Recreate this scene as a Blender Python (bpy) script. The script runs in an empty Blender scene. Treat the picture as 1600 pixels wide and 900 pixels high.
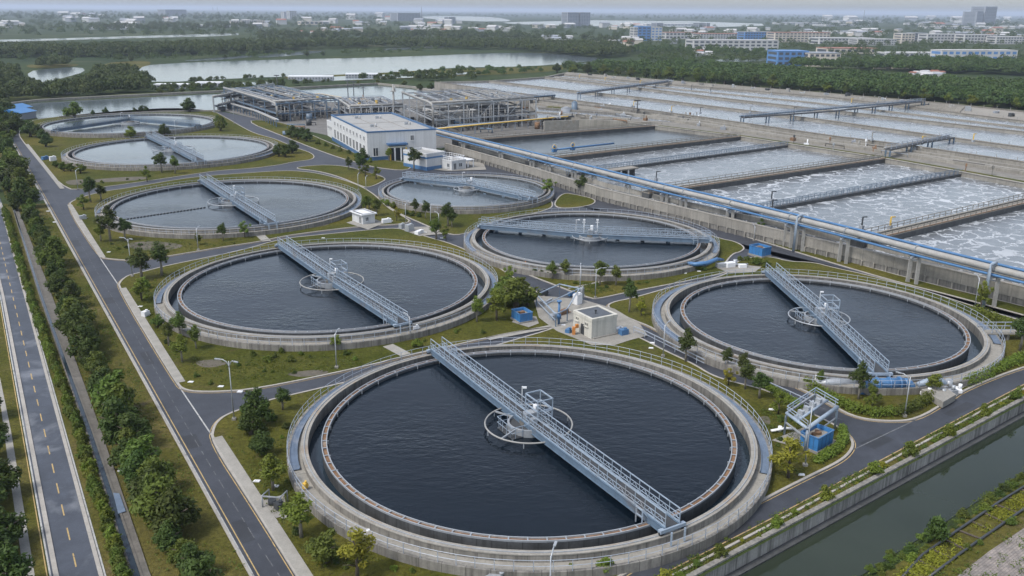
import bpy, math, random
import numpy as np
from mathutils import Matrix, Vector
SC = bpy.context.scene
COL = SC.collection
random.seed(7)
rng = np.random.default_rng(7)
PI = math.pi
# ------------------------------------------------------------------ camera numbers (photo 1600 x 900)
FPX, PITCH, ROLL, ZC = 1375.0, math.radians(17.515), math.radians(0.412), 40.45
def W(px, py, z=0.0):
    """world point on the level z that the survey of the photo gives for a photo pixel"""
    x, y = px - 800.0, py - 450.0
    cr, sr = math.cos(ROLL), math.sin(ROLL)
    a, b = x*cr + y*sr, -x*sr + y*cr
    c, s = math.cos(PITCH), math.sin(PITCH)
    dy, dz = FPX*c - b*s, -FPX*s - b*c
    t = (z - ZC)/dz
    return Vector((a*t, dy*t, z))
def W2(px, py, z=0.0):
    w = W(px, py, z); return (w.x, w.y)
def mpp(px, py, z=0.0):
    """metres per photo pixel at that ground point"""
    w = W(px, py, z); return math.sqrt(w.x**2 + w.y**2 + (ZC-z)**2)/FPX

# ------------------------------------------------------------------ materials
def _nt(name):
    m = bpy.data.materials.new(name); m.use_nodes = True
    nt = m.node_tree; b = nt.nodes['Principled BSDF']; return m, nt, b
def _noise(nt, scale, detail=4, rough=.55, vec=None, dist=0):
    n = nt.nodes.new('ShaderNodeTexNoise'); n.inputs['Scale'].default_value = scale
    n.inputs['Detail'].default_value = detail; n.inputs['Roughness'].default_value = rough
    n.inputs['Distortion'].default_value = dist
    if vec is not None: nt.links.new(vec, n.inputs['Vector'])
    return n
def _pos(nt, sc=(1, 1, 1)):
    g = nt.nodes.new('ShaderNodeNewGeometry'); mp = nt.nodes.new('ShaderNodeMapping')
    mp.inputs['Scale'].default_value = sc
    nt.links.new(g.outputs['Position'], mp.inputs['Vector']); return mp.outputs['Vector']
def _ramp(nt, fac, stops):
    r = nt.nodes.new('ShaderNodeValToRGB'); e = r.color_ramp.elements
    while len(e) < len(stops): e.new(.5)
    for el, (p, c) in zip(e, stops):
        el.position = p; el.color = (*c, 1) if len(c) == 3 else c
    nt.links.new(fac, r.inputs['Fac']); return r.outputs['Color']
def _mix(nt, fac, a, b, mode='MIX'):
    m = nt.nodes.new('ShaderNodeMix'); m.data_type = 'RGBA'; m.blend_type = mode
    for sock, v in ((m.inputs['Factor'], fac), (m.inputs[6], a), (m.inputs[7], b)):
        if hasattr(v, 'is_linked'): nt.links.new(v, sock)
        elif isinstance(v, (int, float)): sock.default_value = v
        else: sock.default_value = (*v, 1)
    return m.outputs[2]
def _math(nt, op, a, b=None, c=None):
    m = nt.nodes.new('ShaderNodeMath'); m.operation = op
    for i, v in enumerate((a, b, c)):
        if v is None: continue
        if hasattr(v, 'is_linked'): nt.links.new(v, m.inputs[i])
        else: m.inputs[i].default_value = v
    return m.outputs[0]
def _bump(nt, b, h, strength, dist=.1):
    bp = nt.nodes.new('ShaderNodeBump'); bp.inputs['Strength'].default_value = strength
    bp.inputs['Distance'].default_value = dist
    nt.links.new(h, bp.inputs['Height']); nt.links.new(bp.outputs['Normal'], b.inputs['Normal'])
def k(c, f): return tuple(x*f for x in c)

def mat_rough(name, col, var=.35, scale=.6, rough=.85, fine=9, streak=0, stain=None, metal=0, bump=.2, joint=0, ss=.35, sa=.55):
    """weathered plain surface: blotches at two sizes, optional vertical streaks, stains and panel joints (from UV metres)"""
    m, nt, b = _nt(name)
    p = _pos(nt)
    n1 = _noise(nt, scale, 5, .6, p); n2 = _noise(nt, fine, 3, .6, p)
    f = _math(nt, 'MULTIPLY_ADD', n2.outputs['Fac'], .4, _math(nt, 'MULTIPLY', n1.outputs['Fac'], .6))
    c = _ramp(nt, f, [(.3, k(col, 1-var)), (.7, k(col, 1+var*.7))])
    if streak:
        ps = _pos(nt, (2.2, 2.2, .12)); n3 = _noise(nt, 1.0, 4, .65, ps)
        s = _ramp(nt, n3.outputs['Fac'], [(.42, (1, 1, 1)), (.68, (1-streak,)*3)])
        c = _mix(nt, 1.0, c, s, 'MULTIPLY')
    if stain:
        n4 = _noise(nt, ss, 6, .7, p, .6)
        s = _ramp(nt, n4.outputs['Fac'], [(.55, (0, 0, 0)), (.68, (1, 1, 1))])
        c = _mix(nt, _math(nt, 'MULTIPLY', s, sa), c, stain)
    if joint:
        uv = nt.nodes.new('ShaderNodeUVMap'); sx = nt.nodes.new('ShaderNodeSeparateXYZ')
        nt.links.new(uv.outputs['UV'], sx.inputs[0])
        q = _math(nt, 'DIVIDE', sx.outputs['X'], joint)
        fr = _math(nt, 'FRACT', q); ln = _math(nt, 'LESS_THAN', fr, .07/joint*1.0)
        wn = nt.nodes.new('ShaderNodeTexWhiteNoise'); wn.noise_dimensions = '1D'
        nt.links.new(_math(nt, 'FLOOR', q), wn.inputs['W'])
        pv = _math(nt, 'MULTIPLY_ADD', wn.outputs['Value'], .28, .86)
        cc = nt.nodes.new('ShaderNodeCombineColor')
        for i in range(3): nt.links.new(pv, cc.inputs[i])
        c = _mix(nt, 1.0, c, cc.outputs[0], 'MULTIPLY')
        c = _mix(nt, _math(nt, 'MULTIPLY', ln, .75), c, k(col, .3))
    nt.links.new(c, b.inputs['Base Color'])
    b.inputs['Roughness'].default_value = rough; b.inputs['Metallic'].default_value = metal
    if bump: _bump(nt, b, n2.outputs['Fac'], bump, .03)
    return m
def mat_plain(name, col, rough=.5, metal=0, var=.15, scale=1.5):
    return mat_rough(name, col, var=var, scale=scale, rough=rough, metal=metal, bump=0)
def mat_water(name, col, rough=.06, wave=.35, ws=1.1, stretch=(1, 1, 1), murk=None):
    m, nt, b = _nt(name)
    p = _pos(nt, stretch)
    n1 = _noise(nt, ws, 3, .5, p, .4); n2 = _noise(nt, ws*3.1, 2, .5, p, .2); n4 = _noise(nt, .06, 3, .5, p)
    h = _math(nt, 'MULTIPLY_ADD', n2.outputs['Fac'], .35, n1.outputs['Fac'])
    h = _math(nt, 'MULTIPLY', h, _math(nt, 'MULTIPLY', _math(nt, 'POWER', n4.outputs['Fac'], 2.2), 3.6))
    c = _ramp(nt, _noise(nt, .05, 4, .6, p).outputs['Fac'], [(.3, k(col, .8)), (.7, k(murk or col, 1.15))])
    nt.links.new(c, b.inputs['Base Color'])
    b.inputs['Roughness'].default_value = rough; b.inputs['IOR'].default_value = 1.333
    _bump(nt, b, h, wave, .25)
    return m
def mat_foam(name, base, amount, scale=.19, rough=.22):
    """aerated basin water: milky surface with a net of foam lines"""
    m, nt, b = _nt(name)
    p = _pos(nt)
    d = _noise(nt, .32, 4, .6, p); d2 = _noise(nt, .07, 2, .5, p)
    vm = nt.nodes.new('ShaderNodeVectorMath'); vm.operation = 'MULTIPLY_ADD'
    vm.inputs[1].default_value = (6.5, 6.5, 0)
    nt.links.new(d.outputs['Color'], vm.inputs[0]); nt.links.new(p, vm.inputs[2])
    v = nt.nodes.new('ShaderNodeTexVoronoi'); v.feature = 'DISTANCE_TO_EDGE'; v.inputs['Scale'].default_value = scale
    nt.links.new(vm.outputs[0], v.inputs['Vector'])
    wob = _noise(nt, .9, 5, .65, p)
    e = _math(nt, 'MULTIPLY_ADD', wob.outputs['Fac'], -.075, v.outputs['Distance'])
    line = _ramp(nt, e, [(0.0, (1, 1, 1)), (.007, (.4,)*3), (.028, (0, 0, 0))])
    big = _ramp(nt, d2.outputs['Fac'], [(.35, (.45,)*3), (.6, (1, 1, 1))])
    fl = _noise(nt, 1.6, 6, .72, p, 1.0)
    flecks = _ramp(nt, fl.outputs['Fac'], [(.6, (0, 0, 0)), (.75, (.3,)*3)])
    f = _math(nt, 'ADD', _math(nt, 'MULTIPLY', line, big), _math(nt, 'MULTIPLY', flecks, .3))
    f = _math(nt, 'MULTIPLY', f, amount)
    f = _math(nt, 'MINIMUM', f, 1.0)
    bc = _ramp(nt, _noise(nt, .11, 4, .6, p).outputs['Fac'], [(.3, k(base, .82)), (.7, k(base, 1.15))])
    c = _mix(nt, f, bc, (.58, .61, .64))
    nt.links.new(c, b.inputs['Base Color'])
    nt.links.new(_math(nt, 'MULTIPLY_ADD', f, .5, rough), b.inputs['Roughness'])
    b.inputs['IOR'].default_value = 1.333
    h = _math(nt, 'ADD', _noise(nt, 1.3, 3, .5, p, .5).outputs['Fac'], _math(nt, 'MULTIPLY', f, .6))
    _bump(nt, b, h, .3, .2)
    return m
def mat_grass(name, a, b_, dry, dirt, amt=.5):
    m, nt, b = _nt(name)
    p = _pos(nt)
    n0 = _noise(nt, .045, 4, .6, p); n1 = _noise(nt, .33, 5, .65, p, .4); n2 = _noise(nt, 2.6, 4, .7, p)
    n3 = _noise(nt, .15, 6, .7, p, .8); n5 = _noise(nt, 11, 2, .6, p)
    c = _ramp(nt, n1.outputs['Fac'], [(.3, a), (.7, b_)])
    c = _mix(nt, _math(nt, 'MULTIPLY', _ramp(nt, n0.outputs['Fac'], [(.42, (0, 0, 0)), (.66, (1, 1, 1))]), amt), c, dry)
    c = _mix(nt, _math(nt, 'MULTIPLY', _ramp(nt, n3.outputs['Fac'], [(.58, (0, 0, 0)), (.7, (1, 1, 1))]), amt*1.1), c, dirt)
    t = _ramp(nt, n2.outputs['Fac'], [(.3, (.55,)*3), (.7, (1.35,)*3)])
    c = _mix(nt, 1, c, t, 'MULTIPLY')
    t = _ramp(nt, n5.outputs['Fac'], [(.3, (.75,)*3), (.7, (1.2,)*3)])
    c = _mix(nt, 1, c, t, 'MULTIPLY')
    nt.links.new(c, b.inputs['Base Color']); b.inputs['Roughness'].default_value = .95
    b.inputs['Specular IOR Level'].default_value = .15
    _bump(nt, b, _math(nt, 'ADD', n2.outputs['Fac'], n5.outputs['Fac']), .7, .12)
    return m
def mat_leaf(name, col, hv=.04, vv=.35, trans=.25):
    m, nt, b = _nt(name)
    oi = nt.nodes.new('ShaderNodeObjectInfo'); p = _pos(nt)
    n = _noise(nt, 1.1, 4, .65, p); nh = _noise(nt, .14, 3, .6, p); nb = _noise(nt, .05, 3, .6, p)
    hs = nt.nodes.new('ShaderNodeHueSaturation')
    nt.links.new(_math(nt, 'MULTIPLY_ADD', nh.outputs['Fac'], -hv*1.6, _math(nt, 'MULTIPLY_ADD', oi.outputs['Random'], hv, .5+hv*.3)), hs.inputs['Hue'])
    val = _math(nt, 'MULTIPLY_ADD', n.outputs['Fac'], vv*2, _math(nt, 'MULTIPLY_ADD', oi.outputs['Random'], vv*.8, 1-vv*1.4))
    val = _math(nt, 'MULTIPLY', val, _math(nt, 'MULTIPLY_ADD', nb.outputs['Fac'], .8, .6))
    nt.links.new(val, hs.inputs['Value']); hs.inputs['Color'].default_value = (*col, 1)
    nt.links.new(hs.outputs['Color'], b.inputs['Base Color'])
    b.inputs['Roughness'].default_value = .65; b.inputs['Specular IOR Level'].default_value = .25
    tr = nt.nodes.new('ShaderNodeBsdfTranslucent'); mx = nt.nodes.new('ShaderNodeMixShader')
    nt.links.new(hs.outputs['Color'], tr.inputs['Color']); mx.inputs[0].default_value = trans
    nt.links.new(b.outputs[0], mx.inputs[1]); nt.links.new(tr.outputs[0], mx.inputs[2])
    nt.links.new(mx.outputs[0], nt.nodes['Material Output'].inputs['Surface'])
    return m
def mat_terrain(name):
    m, nt, b = _nt(name)
    p = _pos(nt)
    n0 = _noise(nt, .0035, 5, .62, p, .5); n1 = _noise(nt, .03, 5, .65, p, .3); n2 = _noise(nt, 1.2, 4, .7, p); n3 = _noise(nt, .009, 4, .6, p, .8)
    c = _ramp(nt, n1.outputs['Fac'], [(.3, (.022, .036, .014)), (.55, (.045, .062, .02)), (.75, (.085, .085, .036))])
    c = _mix(nt, _ramp(nt, n0.outputs['Fac'], [(.45, (0, 0, 0)), (.6, (.8,)*3)]), c, (.024, .042, .018))
    c = _mix(nt, _ramp(nt, n3.outputs['Fac'], [(.62, (0, 0, 0)), (.72, (.6,)*3)]), c, (.17, .145, .10))
    c = _mix(nt, 1, c, _ramp(nt, n2.outputs['Fac'], [(.3, (.65,)*3), (.7, (1.3,)*3)]), 'MULTIPLY')
    nt.links.new(c, b.inputs['Base Color']); b.inputs['Roughness'].default_value = .95
    b.inputs['Specular IOR Level'].default_value = .1
    return m
def mat_asphalt(name, col=(.037, .041, .051), patch=None):
    m, nt, b = _nt(name)
    p = _pos(nt)
    n1 = _noise(nt, .25, 5, .65, p, .5); n2 = _noise(nt, 14, 3, .7, p); n3 = _noise(nt, .9, 5, .7, p, .3)
    c = _ramp(nt, n1.outputs['Fac'], [(.3, k(col, .78)), (.7, k(col, 1.25))])
    c = _mix(nt, 1, c, _ramp(nt, n3.outputs['Fac'], [(.35, (.86,)*3), (.7, (1.12,)*3)]), 'MULTIPLY')
    if patch:
        n4 = _noise(nt, .12, 5, .62, p, .3)
        c = _mix(nt, _ramp(nt, n4.outputs['Fac'], [(.54, (0, 0, 0)), (.72, (.8,)*3)]), c, patch)
    c = _mix(nt, 1, c, _ramp(nt, n2.outputs['Fac'], [(.3, (.85,)*3), (.7, (1.15,)*3)]), 'MULTIPLY')
    nt.links.new(c, b.inputs['Base Color']); b.inputs['Roughness'].default_value = .62
    _bump(nt, b, n2.outputs['Fac'], .15, .02)
    return m
def mat_paving(name, a, b_, mortar, s=1.2):
    m, nt, b = _nt(name)
    mp = nt.nodes.new('ShaderNodeMapping'); g = nt.nodes.new('ShaderNodeNewGeometry')
    mp.inputs['Rotation'].default_value = (0, 0, -.65); nt.links.new(g.outputs['Position'], mp.inputs['Vector'])
    br = nt.nodes.new('ShaderNodeTexBrick'); br.inputs['Scale'].default_value = s
    br.inputs['Color1'].default_value = (*a, 1); br.inputs['Color2'].default_value = (*b_, 1); br.inputs['Mortar'].default_value = (*mortar, 1)
    nt.links.new(mp.outputs[0], br.inputs['Vector'])
    n = _noise(nt, .8, 5, .7, _pos(nt))
    c = _mix(nt, 1, br.outputs['Color'], _ramp(nt, n.outputs['Fac'], [(.3, (.6,)*3), (.7, (1.3,)*3)]), 'MULTIPLY')
    nt.links.new(c, b.inputs['Base Color']); b.inputs['Roughness'].default_value = .9
    return m

M = {}
M['terrain'] = mat_terrain('terrain')
M['grass'] = mat_grass('lawn grass', (.040, .050, .004), (.073, .079, .013), (.118, .100, .020), (.085, .068, .033), .75)
M['grass_dry'] = mat_grass('dry verge grass', (.042, .050, .005), (.080, .081, .012), (.128, .106, .034), (.13, .10, .056), .85)
M['asphalt'] = mat_asphalt('plant road asphalt')
M['asphalt_old'] = mat_asphalt('patched road asphalt', (.05, .058, .075), (.24, .255, .28))
M['road_patch'] = mat_asphalt('dark asphalt repair', (.027, .029, .034))
M['kerb'] = mat_rough('kerb concrete', (.33, .31, .28), .25, 1.0, .9, 6)
M['sidewalk'] = mat_rough('sidewalk concrete', (.28, .268, .24), .28, .8, .9, 6)
M['yard'] = mat_rough('yard concrete', (.25, .238, .212), .35, .4, .9, 5, stain=(.16, .15, .13))
M['white_paint'] = mat_rough('white road paint', (.38, .38, .365), .3, 2.0, .8, 8, bump=0, stain=(.07, .072, .08), ss=1.1, sa=.9)
M['yellow_paint'] = mat_rough('yellow road paint', (.40, .285, .12), .3, 2.0, .8, 8, bump=0, stain=(.08, .075, .07), ss=1.1, sa=.85)
M['faded_paint'] = mat_rough('worn white road paint', (.12, .125, .132), .5, 2.5, .8, 8, bump=0, stain=(.045, .048, .055), ss=.9, sa=.95)
M['conc'] = mat_rough('tank wall concrete', (.225, .213, .19), .3, .5, .9, 5, streak=.5, joint=1.9, stain=(.12, .112, .095), ss=.5)
M['conc_in'] = mat_rough('inner wall concrete', (.19, .182, .165), .3, .5, .9, 5, streak=.5, joint=1.9)
M['conc_walk'] = mat_rough('walkway concrete', (.265, .252, .222), .32, .6, .9, 5, stain=(.13, .122, .105), ss=.6)
M['conc_top'] = mat_rough('wall coping concrete', (.27, .255, .225), .35, .7, .85, 5, stain=(.24, .15, .075), ss=.45)
M['conc_dark'] = mat_rough('wet and shaded concrete', (.075, .078, .08), .4, .8, .6, 5, streak=.3, joint=1.2)  # wet walls, and the painted-in shade on the basin divider sides
M['conc_basin'] = mat_rough('basin wall concrete', (.26, .246, .217), .25, .3, .9, 4, streak=.25, joint=5.5, stain=(.2, .18, .15))
M['conc_deck'] = mat_rough('basin deck concrete', (.235, .218, .188), .3, .12, .9, 2.5, stain=(.22, .20, .17))
M['canal_wall'] = mat_rough('canal wall concrete', (.36, .35, .32), .3, .7, .9, 5, streak=.7, joint=2.6)
M['coping_brown'] = mat_rough('weathered brown coping', (.17, .152, .125), .35, .4, .9, 4, stain=(.10, .085, .065), ss=.2)
M['terrace'] = mat_rough('stained terrace concrete', (.19, .178, .155), .45, .35, .9, 4, stain=(.09, .09, .075))
M['yard_dark'] = mat_rough('oily yard concrete', (.135, .13, .12), .4, .3, .85, 4, stain=(.22, .21, .19))
M['soil'] = mat_rough('bare grey brown soil', (.10, .088, .066), .5, .8, .95, 6, stain=(.07, .08, .03))
M['slab_brown'] = mat_rough('worn brown slab', (.12, .112, .098), .4, .8, .9, 5, stain=(.22, .2, .18))
M['rust'] = mat_rough('rusty trough', (.20, .115, .062), .6, 1.6, .9, 6, stain=(.30, .27, .23))
M['gutter_blue'] = mat_rough('blue gutter', (.115, .155, .215), .35, .9, .5, 6, stain=(.25, .26, .28))
M['steel'] = mat_rough('pale blue painted steel', (.27, .33, .40), .25, 1.2, .5, 6, bump=0, stain=(.22, .19, .16))
M['steel_d'] = mat_rough('blue painted girder', (.105, .155, .215), .3, 1.2, .5, 6, bump=0, stain=(.14, .11, .085))
M['galv'] = mat_rough('galvanised steel', (.34, .36, .38), .2, 1.5, .4, 6, metal=.25, bump=0)
M['rail'] = mat_rough('pale painted rail', (.30, .34, .40), .2, 1.5, .45, 6, bump=0)
M['grating'] = mat_rough('steel grating', (.05, .053, .057), .3, 2.0, .7, 12)
M['pipe_grey'] = mat_rough('weathered grey pipe', (.285, .28, .265), .25, .5, .55, 4, stain=(.26, .24, .2), bump=0)
M['pipe_blue'] = mat_rough('blue pipe paint', (.06, .155, .31), .25, .6, .42, 4, bump=0)
M['blue_box'] = mat_rough('bright blue paint', (.04, .165, .38), .2, .8, .4, 5, bump=0)
M['blue_trim'] = mat_rough('dark blue trim', (.05, .12, .24), .2, .8, .5, 5, bump=0)
M['white_wall'] = mat_rough('white rendered wall', (.53, .54, .545), .1, .3, .8, 4, streak=.16)
M['beige_wall'] = mat_rough('cream rendered wall', (.50, .485, .43), .12, .4, .85, 4, streak=.22)
M['roof_grey'] = mat_rough('grey flat roof', (.30, .30, .29), .25, .35, .9, 3, stain=(.2, .2, .19))
M['roof_dark'] = mat_rough('dark flat roof', (.075, .085, .10), .3, .8, .7, 4)
M['glass'] = mat_plain('dark window glass', (.035, .045, .055), .12, 0, .3)
M['dark_metal'] = mat_plain('dark metal', (.05, .055, .06), .5, .2)
M['black'] = mat_plain('black rubber', (.025, .025, .027), .7)
M['yellow'] = mat_plain('safety yellow paint', (.62, .40, .06), .5)
M['orange'] = mat_plain('orange paint', (.50, .20, .05), .5)
M['white'] = mat_plain('white painted metal', (.70, .71, .72), .45)
M['red_roof'] = mat_rough('red tile roof', (.26, .12, .085), .3, .1, .9, 2)
M['far_white'] = mat_plain('far white wall', (.46, .46, .455), .8, 0, .12, .05)
M['far_cream'] = mat_plain('far cream wall', (.52, .47, .40), .8, 0, .12, .05)
M['far_grey'] = mat_plain('far grey wall', (.24, .26, .29), .8, 0, .15, .05)
M['far_roof'] = mat_plain('far pale roof', (.40, .40, .40), .8, 0, .2, .05)
M['far_glass'] = mat_plain('far window glass', (.07, .085, .105), .3, 0, .3, .1)
M['far_blue'] = mat_plain('far blue cladding', (.09, .21, .44), .5, 0, .2, .1)
M['bark'] = mat_rough('bark', (.085, .068, .05), .4, 3, .95, 12)
M['bark_pale'] = mat_rough('pale bark', (.22, .20, .165), .35, 3, .95, 12)
M['leaf_dark'] = mat_leaf('dark leaves', (.052, .078, .016))
M['leaf_mid'] = mat_leaf('green leaves', (.09, .122, .020))
M['leaf_light'] = mat_leaf('bright green leaves', (.125, .165, .022))
M['leaf_yellow'] = mat_leaf('yellow green leaves', (.21, .21, .022))
M['forest'] = mat_leaf('woodland leaves', (.058, .084, .022), .05, .5)
M['paving'] = mat_paving('brick path', (.26, .225, .20), (.20, .18, .165), (.12, .11, .10))
M['water_tank'] = mat_water('dark tank water', (.0022, .0058, .0105), .045, .27, .95, (1, 1.5, 1))
M['water_grey'] = mat_water('grey tank water', (.055, .066, .074), .06, .16, .9)
M['water_chan'] = mat_water('channel water', (.018, .03, .042), .05, .12, 1.5)
M['water_canal'] = mat_water('murky canal water', (.022, .031, .021), .04, .06, .45, (1, 1, 1), (.027, .035, .024))
M['water_lake'] = mat_water('lake water', (.10, .125, .14), .12, .12, .5)
M['foam0'] = mat_foam('calm basin water', (.045, .054, .06), .10)
M['foam1'] = mat_foam('lightly foaming water', (.145, .156, .165), .34)
M['foam2'] = mat_foam('foaming aeration water', (.135, .147, .158), .72, .25)
M['foam3'] = mat_foam('white aerated water', (.165, .18, .195), .28, .12)

# ------------------------------------------------------------------ mesh builder
class MB:
    def __init__(s): s.v = []; s.f = []; s.mi = []; s.uv = []; s.sm = []
    def add(s, vs, fs, mi=0, uvs=None, smooth=False):
        o = len(s.v); s.v += [tuple(v) for v in vs]
        for i, f in enumerate(fs):
            s.f.append([o+j for j in f]); s.mi.append(mi); s.sm.append(smooth)
            s.uv.append(uvs[i] if uvs else None)
        return s
    def box(s, cx, cy, z0, z1, sx, sy, rot=0, mi=0):
        c, n = math.cos(rot), math.sin(rot)
        P = [(cx+c*x*sx/2-n*y*sy/2, cy+n*x*sx/2+c*y*sy/2) for x, y in ((-1, -1), (1, -1), (1, 1), (-1, 1))]
        return s.prism(P, z0, z1, mi=mi)
    def prism(s, P, z0, z1, bottom=True, top=True, mi=0, mi_top=None):
        n = len(P); A = sum(P[i][0]*P[(i+1) % n][1]-P[(i+1) % n][0]*P[i][1] for i in range(n))
        if A < 0: P = P[::-1]
        vs = [(p[0], p[1], z0) for p in P] + [(p[0], p[1], z1) for p in P]
        fs, us, d = [], [], 0
        for i in range(n):
            j = (i+1) % n; l = math.hypot(P[j][0]-P[i][0], P[j][1]-P[i][1])
            fs.append([i, j, n+j, n+i]); us.append([(d, z0), (d+l, z0), (d+l, z1), (d, z1)]); d += l
        s.add(vs, fs, mi, us)
        o = len(s.v)-2*n
        if top: s.f.append([o+n+i for i in range(n)]); s.mi.append(mi if mi_top is None else mi_top); s.sm.append(False); s.uv.append(None)
        if bottom: s.f.append([o+n-1-i for i in range(n)]); s.mi.append(mi); s.sm.append(False); s.uv.append(None)
        return s
    def sheet(s, P, z, mi=0):
        n = len(P); A = sum(P[i][0]*P[(i+1) % n][1]-P[(i+1) % n][0]*P[i][1] for i in range(n))
        if A < 0: P = P[::-1]
        return s.add([(p[0], p[1], z) for p in P], [list(range(n))], mi)
    def bar(s, p, q, w, h=None, mi=0):
        h = h or w; p = Vector(p); q = Vector(q); d = (q-p)
        if d.length < 1e-6: return s
        d.normalize(); up = Vector((0, 0, 1)) if abs(d.z) < .95 else Vector((1, 0, 0))
        a = d.cross(up).normalized()*(w/2); b = a.cross(d).normalized()*(h/2)
        vs = [p-a-b, p+a-b, p+a+b, p-a+b, q-a-b, q+a-b, q+a+b, q-a+b]
        return s.add(vs, [[0, 1, 5, 4], [1, 2, 6, 5], [2, 3, 7, 6], [3, 0, 4, 7], [3, 2, 1, 0], [4, 5, 6, 7]], mi)
    def tube(s, pts, r, n=8, closed=False, mi=0, smooth=True):
        pts = [Vector(p) for p in pts]; m = len(pts); rings = []
        for i, p in enumerate(pts):
            if closed: d = pts[(i+1) % m]-pts[i-1]
            else: d = pts[min(i+1, m-1)]-pts[max(i-1, 0)]
            d.normalize(); up = Vector((0, 0, 1)) if abs(d.z) < .9 else Vector((1, 0, 0))
            a = d.cross(up).normalized(); b = a.cross(d).normalized()
            rr = r[i] if isinstance(r, (list, tuple)) else r
            rings.append([p+a*math.cos(2*PI*j/n)*rr+b*math.sin(2*PI*j/n)*rr for j in range(n)])
        vs = [v for R in rings for v in R]; fs = []
        for i in range(m if closed else m-1):
            i2 = (i+1) % m
            for j in range(n): fs.append([i*n+j, i*n+(j+1) % n, i2*n+(j+1) % n, i2*n+j])
        if not closed: fs.append(list(range(n))[::-1]); fs.append([(m-1)*n+j for j in range(n)])
        return s.add(vs, fs, mi, None, smooth)
    def ring(s, cx, cy, prof, n=96, a0=0, a1=2*PI, mi=0):
        """sweep a profile [(r,z)...] round (cx,cy); consecutive profile points make faces; profile listed so normals face out/up"""
        full = abs(a1-a0-2*PI) < 1e-6; m = n if full else n+1; kk = len(prof)
        vs = []
        for i in range(m):
            a = a0+(a1-a0)*i/n
            vs += [(cx+r*math.cos(a), cy+r*math.sin(a), z) for r, z in prof]
        fs, us = [], []
        for i in range(n):
            i2 = (i+1) % m
            t0, t1 = a0+(a1-a0)*i/n, a0+(a1-a0)*(i+1)/n
            for j in range(kk-1):
                fs.append([i*kk+j, i2*kk+j, i2*kk+j+1, i*kk+j+1])
                R = max(prof[j][0], .1)
                us.append([(t0*R, prof[j][1]), (t1*R, prof[j][1]), (t1*R, prof[j+1][1]), (t0*R, prof[j+1][1])])
        return s.add(vs, fs, mi, us)
    def cyl(s, cx, cy, z0, z1, r, n=16, mi=0, r1=None):
        r1 = r if r1 is None else r1
        vs = [(cx+r*math.cos(2*PI*i/n), cy+r*math.sin(2*PI*i/n), z0) for i in range(n)] + [(cx+r1*math.cos(2*PI*i/n), cy+r1*math.sin(2*PI*i/n), z1) for i in range(n)]
        s.add(vs, [[i, (i+1) % n, n+(i+1) % n, n+i] for i in range(n)], mi, None, True)
        o = len(s.v)-2*n
        for f in ([o+n+i for i in range(n)], [o+n-1-i for i in range(n)]): s.f.append(f); s.mi.append(mi); s.sm.append(False); s.uv.append(None)
        return s
    def rail(s, pts, h=1.1, step=1.5, r=.045, mids=(.5,), mi=0, closed=False):
        pts = [Vector(p) for p in pts]
        if closed: pts = pts+[pts[0]]
        for a, b in zip(pts[:-1], pts[1:]):
            for f in (1,)+tuple(mids): s.bar(a+Vector((0, 0, h*f)), b+Vector((0, 0, h*f)), r*(1.6 if f == 1 else 1.2), mi=mi)
        d = 0.0; nxt = 0.0
        for a, b in zip(pts[:-1], pts[1:]):
            L = (b-a).length
            while nxt <= d+L+1e-6:
                p = a+(b-a)*((nxt-d)/max(L, 1e-6)); s.bar(p, p+Vector((0, 0, h)), r*1.5, mi=mi); nxt += step
            d += L
        return s
    def build(s, name, mats, parent=None, kind=None):
        me = bpy.data.meshes.new(name)
        org = Vector(parent['_o']) if parent is not None and '_o' in parent else Vector((0, 0, 0))
        v = np.array(s.v, dtype=float).reshape(-1, 3)-np.array(org)
        me.from_pydata(v.tolist(), [], s.f)
        if not isinstance(mats, (list, tuple)): mats = [mats]
        for m in mats: me.materials.append(M[m] if isinstance(m, str) else m)
        me.polygons.foreach_set('material_index', s.mi)
        me.polygons.foreach_set('use_smooth', s.sm)
        if any(u is not None for u in s.uv):
            uvl = me.uv_layers.new(name='UVMap'); data = []
            for p, u in zip(s.f, s.uv):
                for i in range(len(p)): data += list(u[i]) if u else [0.5, 0.5]
            uvl.data.foreach_set('uv', data)
        me.update()
        o = bpy.data.objects.new(name, me); COL.objects.link(o)
        if parent is not None: o.parent = parent; o['_o'] = list(org)
        if kind: o['kind'] = kind
        return o
TEMP = []
def T(name, label, cat, loc=(0, 0, 0), group=None):
    o = bpy.data.objects.new(name, None); COL.objects.link(o); o.empty_display_size = .5
    loc = (loc[0], loc[1], loc[2] if len(loc) > 2 else 0)
    o.location = loc; o['_o'] = list(loc); tag(o, label, cat, group); return o
def tag(o, label, cat, group=None, kind=None):
    o['label'] = label; o['category'] = cat
    if group: o['group'] = group
    if kind: o['kind'] = kind
    return o
def struct(mb, name, mats, label=None, cat=None, kind='structure'):
    o = mb.build(name, mats); o['kind'] = kind
    if label: o['label'] = label
    if cat: o['category'] = cat
    return o
def chaikin(P, it=2, closed=True):
    for _ in range(it):
        Q = []; n = len(P)
        for i in range(n if closed else n-1):
            a, b = P[i], P[(i+1) % n]
            Q += [(a[0]*.75+b[0]*.25, a[1]*.75+b[1]*.25), (a[0]*.25+b[0]*.75, a[1]*.25+b[1]*.75)]
        if not closed: Q = [P[0]]+Q+[P[-1]]
        P = Q
    return P
def ccw(P):
    n = len(P); A = sum(P[i][0]*P[(i+1) % n][1]-P[(i+1) % n][0]*P[i][1] for i in range(n))
    return P if A > 0 else P[::-1]
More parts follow.
